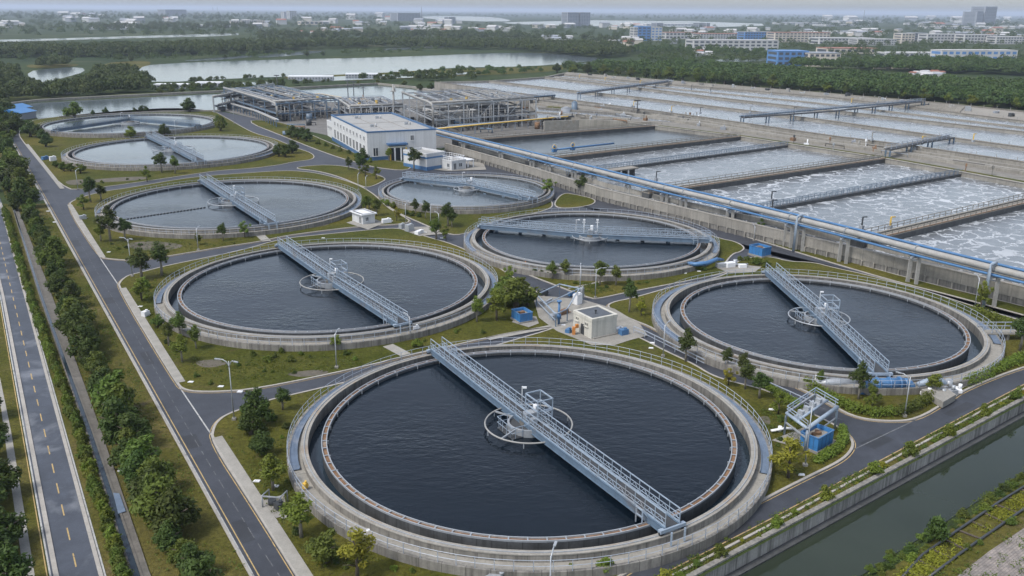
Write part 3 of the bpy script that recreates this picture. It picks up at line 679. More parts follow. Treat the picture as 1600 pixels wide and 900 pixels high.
def bridge(key, ends, label, deck=2.05, wid=1.45, mid=None, cage=True, steel='steel', gird='steel_d', lowplat=True, rc=.036):
    """scraper bridge: two girders, grated deck, lattice handrails, end carriages and a drive platform over the centre"""
    k_ = TK[key]; cx, cy = k_['c']
    e0, e1 = Vector(W2(*ends[0], deck)), Vector(W2(*ends[1], deck))
    # keep the ends on the wheel track
    def snap(e):
        d_ = Vector((e.x-cx, e.y-cy)); return Vector((cx, cy))+d_.normalized()*(k_['r1']+.35)
    e0, e1 = snap(e0), snap(e1)
    line = [e0, Vector((cx, cy)) if mid is None else Vector(W2(*mid, deck)), e1]
    t = T('scraper_bridge', label, 'bridge', (cx, cy, 0), 'scraper bridges over the round tanks')
    def side(s):
        out = []
        for i, p in enumerate(line):
            a = line[max(i-1, 0)]; c = line[min(i+1, 2)]; d_ = (c-a).normalized(); out.append(Vector((p.x-d_.y*s, p.y+d_.x*s)))
        return out
    dk = MB()
    Lp, Rp = side(wid/2-.06), side(-wid/2+.06)
    for i in (0, 1): dk.prism([Lp[i][:], Lp[i+1][:], Rp[i+1][:], Rp[i][:]], deck-.06, deck)
    dk.build('deck', 'grating', t)
    for s in (1, -1):
        P = side(s*wid/2)
        gmb = MB()
        for a, c in zip(P[:-1], P[1:]):
            gmb.bar((a.x, a.y, deck-.28), (c.x, c.y, deck-.28), .12, .62)
            gmb.bar((a.x, a.y, deck+.04), (c.x, c.y, deck+.04), .3, .06)
            gmb.bar((a.x, a.y, deck-.6), (c.x, c.y, deck-.6), .26, .06)
        gmb.build('girder', gird, t)
        h = MB()
        for a, c in zip(P[:-1], P[1:]):
            L = (c-a).length; nb = max(2, int(L/1.25))
            A3 = lambda f, z: (a.x+(c.x-a.x)*f, a.y+(c.y-a.y)*f, deck+z)
            h.bar(A3(0, 1.3), A3(1, 1.3), rc*2); h.bar(A3(0, .78), A3(1, .78), rc*1.3); h.bar(A3(0, .4), A3(1, .4), rc*1.3); h.bar(A3(0, .12), A3(1, .12), .04, .16)
            for i in range(nb+1):
                h.bar(A3(i/nb, 0), A3(i/nb, 1.3), rc*1.7)
                if i < nb: h.bar(A3(i/nb, .1), A3((i+.5)/nb, .78), rc*1.1); h.bar(A3((i+.5)/nb, .78), A3((i+1)/nb, .1), rc*1.1)
        h.build('handrail', steel, t)
    # end carriages
    for e, q in ((e0, line[1]), (e1, line[1])):
        d_ = (q-e).normalized(); nn = Vector((-d_.y, d_.x)); c = MB()
        p0, p1 = e+nn*(wid/2+.55), e-nn*(wid/2+.55)
        c.bar((*p0, ZT+.42), (*p1, ZT+.42), .34, .3)
        for s in (1, -1):
            pp = e+nn*s*(wid/2); c.bar((*pp, ZT+.3), (*pp, deck-.3), .2)
            po = e-d_*.75+nn*s*(wid/2-.05); c.bar((*po, ZT-.55), (*po, deck+.0), .14)
        c.build('end_carriage', steel, t)
        for s in (1, -1):
            pp = e+nn*s*(wid/2+.35); wmb = MB(); wmb.tube([(*(pp-d_*.08), ZT+.27), (*(pp+d_*.08), ZT+.27)], .24, 14); wmb.build('wheel', 'black', t)
        # skimmer frame reaching down by the weir
        sk = MB(); q0 = e+d_*2.2+nn*(wid/2+.5)
        for a, c2_ in ((0, .75), (.8, .75)):
            sk.bar((*(q0+d_*a), k_['zw']+.1), (*(q0+d_*a), k_['zw']+1.5), .1)
        sk.bar((*q0, k_['zw']+1.5), (*(q0+d_*.8), k_['zw']+1.5), .1); sk.bar((*q0, k_['zw']+.9), (*(q0+d_*.8), k_['zw']+.9), .08)
        sk.bar((*(q0+d_*.8), k_['zw']+1.5), (*(e+d_*3.2+nn*wid/2), deck-.2), .1); sk.bar((*q0, k_['zw']+1.5), (*(e+d_*2.0+nn*wid/2), deck-.2), .1)
        sk.build('skimmer_frame', steel, t)
    # drive platform
    d_ = (e1-e0).normalized(); nn = Vector((-d_.y, d_.x)); ce = line[1]
    if lowplat:
        for s, zp, ln, wd_ in ((-1, deck-.9, 3.0, 1.9), (1, deck-.05, 2.6, 1.1)):
            o = ce+nn*s*(wid/2+wd_/2+.08)
            C = [o+d_*a*ln/2+nn*c*wd_/2 for a, c in ((-1, -1), (1, -1), (1, 1), (-1, 1))]
            p = MB(); p.prism([q[:] for q in C], zp-.12, zp); p.build('platform', 'grating', t)
            p = MB(); order = [C[0], C[3], C[2], C[1]] if s > 0 else [C[1], C[2], C[3], C[0]]
            order = sorted(C, key=lambda q: (q-ce).dot(d_)); 
            far = sorted(C, key=lambda q: -abs((q-ce).dot(nn)))[:2]; near = [q for q in C if q not in far]
            far.sort(key=lambda q: (q-ce).dot(d_)); near.sort(key=lambda q: (q-ce).dot(d_))
            loop = [near[0], far[0], far[1], near[1]]
            p.rail([(q.x, q.y, zp) for q in loop], 1.15, .75, rc*.9, (.5,))
            for q in far: p.bar((*q, zp-.1), (*(q+(ce-q)*.6), zp-1.2 if s < 0 else deck-.6), .12)
            p.build('platform_rail', steel, t)
    if cage:
        o = ce+nn*(wid/2+.45)
        C = [o+d_*a*1.15+nn*c*.85 for a, c in ((-1, -1), (1, -1), (1, 1), (-1, 1))]
        p = MB()
        for i in range(4):
            p.bar((*C[i], deck), (*C[i], deck+2.25), .1); q = C[(i+1) % 4]
            for z in (1.15, 2.2): p.bar((*C[i], deck+z), (*q, deck+z), .1)
        p.build('cage', steel, t)
    p = MB(); p.box(ce.x, ce.y, deck, deck+.75, .9, 1.1, math.atan2(d_.y, d_.x)); p.box(ce.x+d_.x*1.0, ce.y+d_.y*1.0, deck, deck+.5, .5, .6, math.atan2(d_.y, d_.x)); p.build('gear_motor', 'galv', t)
    p = MB(); q = ce+d_*.1+nn*.75; p.box(q.x, q.y, deck, deck+1.4, .5, .35, math.atan2(d_.y, d_.x)); p.build('control_cabinet', 'white', t)
    p = MB(); q = ce-d_*2.8+nn*(wid/2+.15); p.bar((*q, deck), (*q, deck+2.2), .07); p.bar((*q, deck+2.2), (*(q+d_*.5), deck+2.3), .07); p.box(q.x+d_.x*.5, q.y+d_.y*.5, deck+2.2, deck+2.35, .4, .2); p.build('work_light', 'white', t)
    return t
b = MB(); pts = [W(*lerp((192, 343), (322, 324), f), 1.08) for f in np.linspace(0, 1, 26)]
for a, c in zip(pts[:-1], pts[1:]): b.tube([a.lerp(c, .08), a.lerp(c, .8)], .14, 6)
tag(b.build('floating_boom', 'dark_metal'), 'thin dark line of floats lying on the water of the third tank', 'boom')
bridge('A', ((698, 556), (1038, 812)), 'long pale blue railed bridge across the nearest dark tank')
bridge('B', ((437, 378), (629, 504)), 'pale blue railed bridge across the tank behind the nearest one', wid=1.5)
bridge('C', ((322, 283), (428, 350)), 'blue railed bridge across the third tank along the left road', wid=1.65)
bridge('D', ((232, 211), (316, 252)), 'blue railed bridge across the fourth tank along the left road', wid=1.95, cage=False, rc=.045)
bridge('E', ((112, 200), (288, 194)), 'bent dark blue bridge across the farthest round tank', mid=(202, 186), wid=2.0, cage=False, steel='steel_d', rc=.05)
bridge('F', ((1212, 430), (1374, 580)), 'steel blue railed bridge across the tank with the big blue pipe', wid=1.6)
bridge('G', ((755, 351), (1110, 373)), 'blue bridge with hanging scraper rods seen side-on beside the pipe rack', wid=1.4, steel='steel', cage=False, lowplat=False)
bridge('H', ((633, 277), (832, 309)), 'bent blue bridge across the small tank by the white block', mid=(733, 287), wid=1.6, cage=False, lowplat=False, rc=.045)
# hanging scraper rods under the side-on bridges, and two masts at the middle
for key, n_ in (('G', 9), ('H', 7), ('E', 7)):
    t = [o for o in bpy.data.objects if o.name.startswith('scraper_bridge')][{'G': 6, 'H': 7, 'E': 4}[key]]
    cx, cy = TK[key]['c']; gd = [c for c in t.children if c.name.startswith('deck')][0]
    vs = [Vector(v.co[:2])+Vector((cx, cy)) for v in gd.data.vertices]
    far0 = max(vs, key=lambda v: (v-vs[0]).length); p0 = vs[0]
    for i in range(n_):
        f = (i+.7)/(n_+.4)
        if abs(f-.5) < .06: continue
        q = p0.lerp(far0, f); r_ = MB(); r_.bar((*q, 1.4), (*q, TK[key]['zw']-.2), .12); r_.bar((*q, TK[key]['zw']+.12), (q.x+.55, q.y-.5, TK[key]['zw']+.12), .12, .2)
        r_.build('scraper_rod', 'steel_d', t)
    if key == 'G':
        for s in (-1.2, 1.2):
            m_ = MB(); m_.bar((cx+s, cy, 2.0), (cx+s, cy, 4.6), .13); m_.bar((cx+s-.3, cy, 4.2), (cx+s+.3, cy, 4.2), .09); m_.box(cx+s, cy, 4.5, 4.75, .4, .2); m_.build('lamp_mast', 'white', t)
# ================================================================== AERATION BASINS
ZB, ZBW = 3.6, 2.55
W0 = [(-20, 261), (4, 221.8), (19.7, 193.2), (47, 157.2), (64, 135), (92, 98)]
def xat(line, p, d):
    """meet the ray p + s*d with an open line"""
    p = Vector(p[:2]); d = Vector(d[:2]); best = None
    for a, b in zip(line[:-1], line[1:]):
        a, b = Vector(a), Vector(b); e = b-a; den = d.x*e.y-d.y*e.x
        if abs(den) < 1e-9: continue
        s_ = ((a.x-p.x)*e.y-(a.y-p.y)*e.x)/den; u_ = ((a.x-p.x)*d.y-(a.y-p.y)*d.x)/den
        if -.05 <= u_ <= 1.05 and (best is None or abs(s_) < abs(best)): best = s_
    return p+d*best if best is not None else None
B0 = [(40, 307), (47.1, 299.6), (69.4, 275.5), (97.9, 234.4), (109.1, 213.4), (117.5, 196.4), (150, 140)]
DV = {}
for nm, a, b in (('d0', (-12.7, 262.8), (47.1, 299.6)), ('d5', (9.3, 229.4), (69, 274)), ('d4', (29.7, 221.2), (73.4, 254.1)), ('d3', (36.6, 190.5), (97.4, 233.3)), ('d1', (50.9, 172.4), (109.1, 213.4)), ('d2', (64.6, 149.2), (105.4, 178.6)), ('d6', (82, 122), (140, 164))):
    a, b = Vector(a), Vector(b); d = b-a
    p = xat(W0, a, d) or a; q = xat(B0, b, d) or b
    DV[nm] = (p, q)
order = ['d0', 'd5', 'd4', 'd3', 'd1', 'd2', 'd6']
foam = ['foam0', 'foam1', 'foam1', 'foam2', 'foam2', 'foam2']
nmw = ['dark calm water of the first basin', 'pale water of the second basin', 'pale water of the third basin', 'foam veined water of the fourth basin', 'foam veined water of the fifth basin', 'foam veined water of the basin at the right edge']
for i in range(6):
    (a, b), (c, d) = DV[order[i]], DV[order[i+1]]
    o = MB().sheet([a[:], b[:], d[:], c[:]], ZBW); struct(o, 'basin_water', foam[i], nmw[i], 'water')
# front wall: plinth with pilasters, smooth upper band, coping, side trough
def L2(line, off):
    pts = [Vector(p) for p in line]; n = len(pts); out = []
    for i, p in enumerate(pts):
        d = (pts[min(i+1, n-1)]-pts[max(i-1, 0)]).normalized(); out.append(Vector((p.x-d.y*off, p.y+d.x*off)))
    return out
t = T('basin_front_wall', 'long stepped concrete front wall of the aeration basins behind the pipe rack', 'wall', (47, 157, 0))
b = MB(); wallstrip(b, W0, .5, 0, 1.0, off=.1); b.build('plinth', 'conc_in', t)
ZO = 2.75
b = MB(); wallstrip(b, W0, .5, 1.0, ZO, off=0); b.build('upper_wall', 'conc_basin', t)
b = MB(); wallstrip(b, W0, .7, ZO, ZO+.12, off=.04); b.build('coping', 'conc_top', t)
b = MB()
for p in resample(W0, 2.2): b.box(p.x-.22, p.y-.15, 0, 1.0, .3, .4, -1.0)
b.build('pilaster', 'conc_basin', t)
b = MB(); wallstrip(b, [p[:] for p in L2(W0, 2.6)], .4, ZBW-1, ZB-.1); b.build('trough_wall', 'conc_basin', t)
b = MB(); wallstrip(b, [p[:] for p in L2(W0, 1.33)], 2.1, ZBW-.9, ZO-.3); b.build('trough_water', 'foam3', t)
b = MB()
for p in resample([q[:] for q in L2(W0, 2.4)], 1.8): b.bar((p.x, p.y, ZB-.1), (p.x, p.y, ZB+.9), .06)
for a, c in zip(L2(W0, 2.4)[:-1], L2(W0, 2.4)[1:]): b.bar((*a, ZB+.9), (*c, ZB+.9), .06)
b.build('handrail', 'galv', t)
def divider(nm, wd, label, thick):
    p, q = DV[nm]; d = (q-p).normalized(); p = p+d*1.6; n = Vector((-d.y, d.x))
    t = T('divider_walkway', label, 'walkway', (p.x, p.y, 0), 'walkways between the aeration basins')
    b = MB()
    if thick: wallstrip(b, [p[:], q[:]], wd-.2, ZBW-2, ZB); b.build('wall', 'conc_dark', t)  # shade on the divider sides is put into this dark colour
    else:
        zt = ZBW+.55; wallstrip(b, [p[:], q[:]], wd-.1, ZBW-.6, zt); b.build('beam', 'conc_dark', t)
    zt = ZB if thick else ZBW+.55
    b = MB(); wallstrip(b, [p[:], q[:]], wd+.15, zt+.002, zt+.12); b.build('deck', 'conc_deck' if thick else 'grating', t)
    if thick:
        for s in (1, -1):
            b = MB(); wallstrip(b, [(p+n*s*(wd/2-.2))[:], (q+n*s*(wd/2-.2))[:]], .28, ZB+.122, ZB+.24); b.build('edge_strip', 'rust' if s < 0 else 'conc_top', t)
        b = MB(); m = wd*.18; b.tube([(*(p+n*m), ZB+.35), (*(q+n*m), ZB+.35)], .16, 6); b.build('air_pipe', 'pipe_grey', t)
    for s in (1, -1):
        b = MB(); b.rail([(*(p+n*s*(wd/2-.05)), zt+.12), (*(q+n*s*(wd/2-.05)), zt+.12)], 1.05, 2.0, .06, (.5,)); b.build('handrail', 'bark_pale' if thick else 'steel_d', t)
    return t
divider('d0', 2.4, 'wide walkway along the back edge of the dark calm basin by the pipe frame', True)
divider('d5', 2.2, 'wide walkway between the dark calm basin and the first pale basin', True)
divider('d4', 1.0, 'thin railed walkway through the pale basins', False)
divider('d3', 2.4, 'wide walkway between the pale basins and the foaming basins', True)
divider('d1', 1.0, 'thin dark railed walkway across the foaming basins', False)
divider('d2', 2.8, 'wide rusty edged walkway between the two foaming basins at right', True)
divider('d6', 2.4, 'walkway beyond the foaming basin at the right edge', True)
t = T('basin_back_wall', 'concrete wall along the far ends of the front basins', 'wall', (97.9, 234.4, 0))
b = MB(); wallstrip(b, B0, .7, 0, ZB+.05, off=.2); b.build('wall', 'conc_basin', t)
b = MB(); wallstrip(b, B0, 1.0, ZB+.052, ZB+.15, off=.2); b.build('coping', 'conc_top', t)
# ---- second group: long basins running away from the viewer
ZC2, ZW2, ZT2 = 4.7, 3.75, 3.15
def SL(px):
    L = [W2(*p, ZC2) for p in px]; a, b = L[-2], L[-1]; k_ = 58/math.hypot(b[0]-a[0], b[1]-a[1]); return L+[(b[0]+(b[0]-a[0])*k_, b[1]+(b[1]-a[1])*k_)]
S1 = SL([(680, 128), (815, 146), (1000, 170), (1113, 185), (1300, 212), (1398, 224), (1600, 253)])
S2 = SL([(765, 126), (900, 142), (1000, 152), (1188, 175), (1300, 189), (1488, 215), (1600, 230)])
S3 = SL([(851, 120), (972, 134), (1161, 157), (1352, 178), (1600, 206)])
S4 = SL([(882, 116.5), (1000, 128), (1300, 152), (1600, 189)])
S5 = SL([(886, 113), (1200, 138), (1440, 158), (1600, 174)])
pl = MB(); pl.prism(B0[1:]+[p for p in S1[::-1][:-1]]+[W2(835, 172, 3)], 0, ZT2); struct(pl, 'terrace', 'terrace', 'concrete terrace between the two groups of basins', 'ground')
gs = MB(); gs.prism([p[:] for p in L2(B0[1:], 1.2)]+[p[:] for p in L2(B0[1:], 3.8)][::-1], 3.0, 3.5); struct(gs, 'grass_strip', 'grass', 'narrow grass strip on the terrace behind the front basins', 'lawn')
for off, z, wd, nth in ((-9.5, 3.9, .7, 'lowest'), (-6.2, 3.75, 1.6, 'middle'), (-2.6, 4.0, 1.0, 'highest')):
    o = MB(); wallstrip(o, [p[:] for p in L2(S1[1:], off)], wd, 2.0, z); tag(o.build('terrace_wall', 'conc_basin'), nth+' low concrete step wall on the terrace in front of the long basins', 'wall')
for nm, ln, lab, wd in (('S1', S1, 'nearest long wall of the far basin group', 1.0), ('S2', S2, 'second long wall of the far basin group', 1.4), ('S3', S3, 'third long wall of the far basin group', 1.4), ('S4', S4, 'fourth long wall of the far basin group', 1.0), ('S5', S5, 'outermost basin wall, along the wood', 1.2)):
    t = T('basin_wall', lab, 'wall', ln[2])
    b = MB(); wallstrip(b, ln, wd, 0, ZC2); b.build('wall', 'conc_basin', t)
    b = MB(); wallstrip(b, ln, wd+.2, ZC2+.002, ZC2+.12); b.build('coping', 'coping_brown', t)
    b = MB(); ps = resample(ln, 5.5)
    for p in ps: b.bar((p.x, p.y, ZC2+.1), (p.x, p.y, ZC2+1.0), .11)
    b.build('rail_post', 'pipe_grey', t)
o = MB().sheet(S1+S2[::-1], ZW2); struct(o, 'basin_water', 'foam3', 'white water of the nearest long basin', 'water')
o = MB().sheet(S2+S3[::-1], ZW2); struct(o, 'basin_water', 'foam3', 'pale water of the second long basin', 'water')
o = MB().sheet(S3+S4[::-1], ZW2+.2); struct(o, 'basin_water', 'foam1', 'grey water of the third long basin', 'water')
for ln_a, ln_b, f, lab in ((S3, S4, .5, 'thin lane wall in the third long basin'),):
    pa, pb = resample(ln_a, 12), resample(ln_b, 12); n_ = min(len(pa), len(pb)); ln = [(pa[int(i*(len(pa)-1)/(n_-1))].lerp(pb[int(i*(len(pb)-1)/(n_-1))], f))[:] for i in range(n_)]
    b = MB(); wallstrip(b, ln, .7 if 'third' in lab else .35, ZW2-.5, ZW2+(.75 if 'third' in lab else .22)); tag(b.build('lane_wall', 'conc_deck' if 'third' in lab else 'conc_dark'), lab, 'wall')
o = MB().prism(S4+S5[::-1], 0, ZC2-.3); struct(o, 'basin_deck', 'conc_deck', 'flat concrete deck of the covered basins along the wood', 'ground')
for f in (.14, .3, .46, .62, .8):
    ln = [lerp(a, b, f) for a, b in zip([p[:] for p in resample(S4, 60)][:5], [p[:] for p in resample(S5, 60)][:5])]
    o = MB(); wallstrip(o, ln, .9, ZC2-.31, ZC2+.25); tag(o.build('deck_beam', 'conc_basin'), 'low concrete beam along the covered basin deck by the wood', 'beam', 'beams on the covered basin deck')
t = T('basin_end_wall', 'concrete wall closing the far ends of the long basins', 'wall', S1[0])
b = MB(); wallstrip(b, [S1[0], S2[0], S3[0], S5[0]], 1.2, 0, ZC2-.02); b.build('wall', 'conc_basin', t)
# small blower boxes standing on the covered deck
for i in range(26):
    f = (i+.5)/26; a = Vector(resample(S4, 5)[int(f*len(resample(S4, 5))*.8)]); b_ = min((Vector(p) for p in resample(S5, 3)), key=lambda z: (z-a).length); q = a.lerp(b_, .35+.3*((i*7) % 5)/5)
    b = MB(); b.box(q.x, q.y, ZC2-.3, ZC2+.5+.5*(i % 3), 1.4+.5*(i % 2), 1.1, .4*i); b.cyl(q.x+1.2, q.y, ZC2-.3, ZC2+.9, .25, 8)
    tag(b.build('blower', ['far_grey', 'dark_metal', 'pipe_grey', 'galv'][i % 4]), 'small blower box on the covered basin deck along the wood', 'blower', 'blowers on the covered basin deck')
# cross walkways with posts and pipes over the long basins
def crossing(px, label, z=6.4, posts=9, pipe='steel_d'):
    P = [Vector(W2(*p, z)) for p in px]; t = T('crossing_walkway', label, 'walkway', P[0], 'walkways crossing the long basins')
    d = (P[-1]-P[0]).normalized(); n = Vector((-d.y, d.x))
    b = MB(); wallstrip(b, [p[:] for p in P], 1.6, z-.35, z); b.build('deck', 'grating', t)
    b = MB()
    for p in resample([q[:] for q in P], (P[-1]-P[0]).length/posts):
        for s in (.6, -.6): b.bar((*(p+n*s), 1), (*(p+n*s), z-.35), .35)
    b.build('post', 'steel_d', t)
    b = MB(); b.tube([(*(P[0]+n*1.1), z+.15), (*(P[-1]+n*1.1), z+.15)], .32, 8); b.build('pipe', pipe, t)
    for s in (.75, -.75):
        b = MB(); b.rail([(*(P[0]+n*s), z), (*(P[-1]+n*s), z)], 1.1, 3, .06); b.build('handrail', 'rail', t)
crossing([(1160, 183), (1300, 173), (1443, 158)], 'long blue grey pipe walkway crossing the far basins to the wood edge')
crossing([(905, 146), (980, 136), (1047, 127)], 'smaller pipe walkway crossing the far basins near their far end', 6.0, 6, 'steel_d')
crossing([(1388, 233), (1440, 222), (1488, 214)], 'short walkway crossing the nearest long basin at right', 5.6, 3, 'pipe_grey')
crossing([(865, 149), (760, 157), (700, 133)][:2], 'short walkway crossing toward the pipe frame at the end of the first long basin', 5.6, 4, 'steel_d')
# mixers and hoists standing about the basins
def hoist(px, py, z, h, colr, label, grp):
    p = W(px, py, z); t = T('hoist', label, 'hoist', p, grp)
    b = MB(); b.bar(p, (p.x, p.y, z+h), .22); b.build('mast', colr, t)
    b = MB(); b.bar((p.x, p.y, z+h), (p.x+h*.45, p.y+h*.3, z+h-.1), .18); b.build('jib', colr, t)
    b = MB(); b.box(p.x, p.y, z, z+.7, .7, .6, .6); b.build('winch', 'galv', t)
for px, py, z in ((1390, 358, ZB), (1346, 358, ZB), (1025, 283, ZB), (1205, 316, ZB), (1206, 330, ZB)): hoist(px, py, z+.12, 2.2, 'dark_metal' if px != 1390 else 'yellow', 'yellow hoist on the widest basin walkway' if px == 1390 else 'small dark hoist at the end of a basin walkway', 'hoists at the walkway ends')
for px, py, z in ((1094, 178, 4.8), (1049, 176, 4.8), (1240, 178, 4.8), (1172, 177, 4.8), (1520, 222, 4.8), (1440, 226, 4.8), (1362, 220, 4.8), (990, 168, 4.8), (1110, 145, 4.8), (1205, 148, 4.8), (1330, 163, 4.8), (1372, 160, 4.8), (945, 128, 4.8), (905, 124, 4.8), (1000, 133, 4.8), (1080, 141, 4.8)):
    hoist(px, py, z, 2.4, random.choice(['yellow', 'dark_metal', 'pipe_grey']), 'small mixer hoist on a long wall of the far basins', 'mixer hoists on the far basins')
# blue pump set on the walkway of the first basin
t = T('pump_set', 'blue pump set with yellow handwheels on the walkway of the dark calm basin', 'pump', W(866, 238, ZB))
c = W(866, 238, ZB); d = (DV['d5'][1]-DV['d5'][0]).normalized()
for i in range(2):
    q = Vector((c.x, c.y))+d*i*6.5
    b = MB(); b.box(q.x, q.y, ZB+.1, ZB+.9, 1.2, .9, .6); b.cyl(q.x, q.y, ZB+.9, ZB+2.0, .34); b.build('pump', 'pipe_blue', t)
    b = MB(); b.tube([(q.x+.5*math.cos(a), q.y-.5, ZB+1.6+.5*math.sin(a)) for a in [2*PI*i_/14 for i_ in range(14)]], .08, 5, True); b.build('handwheel', 'yellow', t)
b = MB(); q = Vector((c.x, c.y)); b.tube([(*(q+d*.6), ZB+.7), (*(q+d*22), ZB+.7)], .26, 8); b.build('pipe', 'pipe_blue', t)
# gantry platform at the near end of the thin walkway
c = W(965, 270, ZB); t = T('platform', 'dark legged platform standing in the water by the pipe rack', 'platform', c)
b = MB(); b.box(c.x+1, c.y+1, 4.2, 4.5, 9, 2.6, .63); b.build('deck', 'conc_deck', t)
for i in range(4):
    b = MB(); a = (i-1.5)*2.4; b.box(c.x+1+a*.8, c.y+1+a*.6, 2, 4.2, .4, 1.6, .63); b.build('leg', 'conc_dark', t)

# ================================================================== PIPE RACK in front of the basin wall
RK = [W2(700, 236), W2(835, 276), W2(930, 302.5), W2(1040, 334), W2(1144, 361), W2(1322, 410), W2(1429, 442), W2(1550, 476), W2(1700, 520)]
RK[-1] = (lambda a, b: (b[0]+(b[0]-a[0])*2.2, b[1]+(b[1]-a[1])*2.2))(W2(1429, 442), W2(1550, 476))
RK[0] = (RK[1][0]-(RK[3][0]-RK[1][0])*1.15, RK[1][1]-(RK[3][1]-RK[1][1])*1.15)
RKs = chaikin(RK, 2, False)
RO = -.95
def along(off, z, a=0, b=None): return [(p.x, p.y, z) for p in L2(RKs, off+RO)]
ZP = 5.55
b = MB(); b.tube(along(.15, ZP), .52, 12)
for p in resample([q[:2] for q in along(.15, ZP)], 8.5): 
    pass
tag(b.build('grey_pipe', 'pipe_grey'), 'thick weathered grey pipe on top of the long pipe rack', 'pipe')
b = MB(); b.tube(along(1.0, ZP+.5), .21, 10); tag(b.build('blue_pipe', 'pipe_blue'), 'slim blue pipe on the basin side of the thick grey pipe', 'pipe')
b = MB(); b.tube(along(-.5, ZP-.78), .19, 10); tag(b.build('blue_pipe', 'pipe_blue'), 'slim blue pipe on the road side, just under the thick grey pipe', 'pipe')
b = MB(); b.tube(along(.35, ZP-.9), .16, 8); tag(b.build('blue_pipe', 'steel_d'), 'lowest dull blue pipe beneath the thick grey pipe', 'pipe')
sup = [W2(a, b_) for a, b_ in ((735, 245), (790, 262), (835, 276), (862, 283), (903, 294), (932, 303), (985, 318), (1040, 334), (1070, 342), (1144, 361), (1235, 386), (1253, 391), (1322, 410), (1429, 442), (1550, 476))]
lnv = [Vector(p) for p in RKs]
for i, p in enumerate(sup):
    p = Vector(p); j = min(range(len(lnv)), key=lambda q: (lnv[q]-p).length); a, c = lnv[max(j-1, 0)], lnv[min(j+1, len(lnv)-1)]
    d = (c-a).normalized(); n = Vector((-d.y, d.x)); q = a+d*(p-a).dot(d)+n*RO
    t = T('pipe_support', 'concrete legged support under the long pipe rack beside the basin wall', 'pipe support', (q.x, q.y, 0), 'supports of the long pipe rack')
    for s in (-.75, .75):
        b = MB(); b.bar((*(q+d*s*1.0+n*.1), 0), (*(q+d*s*.9+n*.1), ZP-1.1), .36, .5); b.build('leg', 'pipe_grey', t)
    b = MB(); b.bar((*(q-n*1.0), ZP-1.2), (*(q+n*1.6), ZP-1.2), .4, .28); b.bar((*(q-d*.8+n*.1), ZP-1.7), (*(q+d*.8+n*.1), ZP-1.7), .2); b.build('crossbeam', 'galv', t)
    b = MB(); b.tube([(*(q+n*(.15+.62*math.cos(u))), ZP+.62*math.sin(u)) for u in [PI*(v/10*1.4-.2) for v in range(11)]], .09, 6); b.build('pipe_strap', 'galv', t)
    if i in (11, 14):
        b = MB(); r0 = q-n*1.3
        b.tube([(*(q+n*.1), ZP+.9), (*(q-n*.6), ZP+.95), (*(q-n*1.1), ZP+.75), (*r0, ZP), (*r0, 0)], .24, 8); b.build('downpipe', 'steel', t)
# ================================================================== BUILDINGS IN THE PLANT
def rect_frame(o, a, b):
    """corner o, corner a (along u), corner b (along v): unit vectors and lengths"""
    o, a, b = Vector(o[:2]), Vector(a[:2]), Vector(b[:2]); u = a-o; lu = u.length; u.normalize()
    v = Vector((-u.y, u.x)); lv = (b-o).dot(v)
    if lv < 0: v = -v; lv = -lv
    return o, u, v, lu, lv
def block(o, u, v, lu, lv, name, label, cat, h, wall='white_wall', roof='roof_grey', parapet=.5, trim='blue_trim', base=None, win_u=(), win_v=(), group=None, winmat='glass', bands=()):
    """flat roofed building: u face is the one along o->o+u*lu, v face along o->o+v*lv; windows (s0,s1,z0,z1) per face"""
    P = lambda a, b: (o.x+u.x*a+v.x*b, o.y+u.y*a+v.y*b)
    t = T(name, label, cat, (o.x, o.y, 0), group)
    b = MB(); b.prism([P(0, 0), P(lu, 0), P(lu, lv), P(0, lv)], 0, h, top=False); b.build('wall', wall, t)
    b = MB(); b.prism([P(.3, .3), P(lu-.3, .3), P(lu-.3, lv-.3), P(.3, lv-.3)], h-parapet-.2, h-parapet); rf = b.build('roof', roof, t)
    inr = ccw([P(.3, .3), P(lu-.3, .3), P(lu-.3, lv-.3), P(.3, lv-.3)]); out = ccw([P(-.06, -.06), P(lu+.06, -.06), P(lu+.06, lv+.06), P(-.06, lv+.06)])
    b = MB(); n = 4
    b.add([(*p, h+.02) for p in inr]+[(*p, h+.02) for p in out]+[(*p, h-.38) for p in out]+[(*p, h-parapet-.1) for p in inr], [[i, 4+i, 4+(i+1) % 4, (i+1) % 4] for i in range(4)]+[[4+i, 8+i, 8+(i+1) % 4, 4+(i+1) % 4] for i in range(4)]+[[12+i, i, (i+1) % 4, 12+(i+1) % 4] for i in range(4)])
    b.build('parapet', trim, t)
    if base: 
        b = MB(); b.prism([P(-.07, -.07), P(lu+.07, -.07), P(lu+.07, lv+.07), P(-.07, lv+.07)], 0, base[1]); b.build('plinth', base[0], t)
    for z0, z1, mt in bands:
        b = MB(); b.prism([P(-.05, -.05), P(lu+.05, -.05), P(lu+.05, lv+.05), P(-.05, lv+.05)], z0, z1); b.build('stripe', mt, t)
    for face, wins in (('u', win_u), ('v', win_v)):
        for s0, s1, z0, z1 in wins:
            def Q(s, dpt): return P(s, -dpt) if face == 'u' else P(-dpt, s)
            f = MB()
            for (a, c) in (((s0, z0), (s1, z0)), ((s0, z1), (s1, z1)), ((s0, z0), (s0, z1)), ((s1, z0), (s1, z1)), (((s0+s1)/2, z0), ((s0+s1)/2, z1))):
                f.bar((*Q(a[0], .03), a[1]), (*Q(c[0], .03), c[1]), .1, .1)
            f.bar((*Q(s0-.1, .08), z0-.08), (*Q(s1+.1, .08), z0-.08), .2, .08)
            fo = f.build('window', wall, t)
            g_ = MB(); g_.add([(*Q(s0, .012), z0), (*Q(s1, .012), z0), (*Q(s1, .012), z1), (*Q(s0, .012), z1)], [[0, 1, 2, 3]]); g_.build('pane', winmat, fo)
    return t, P
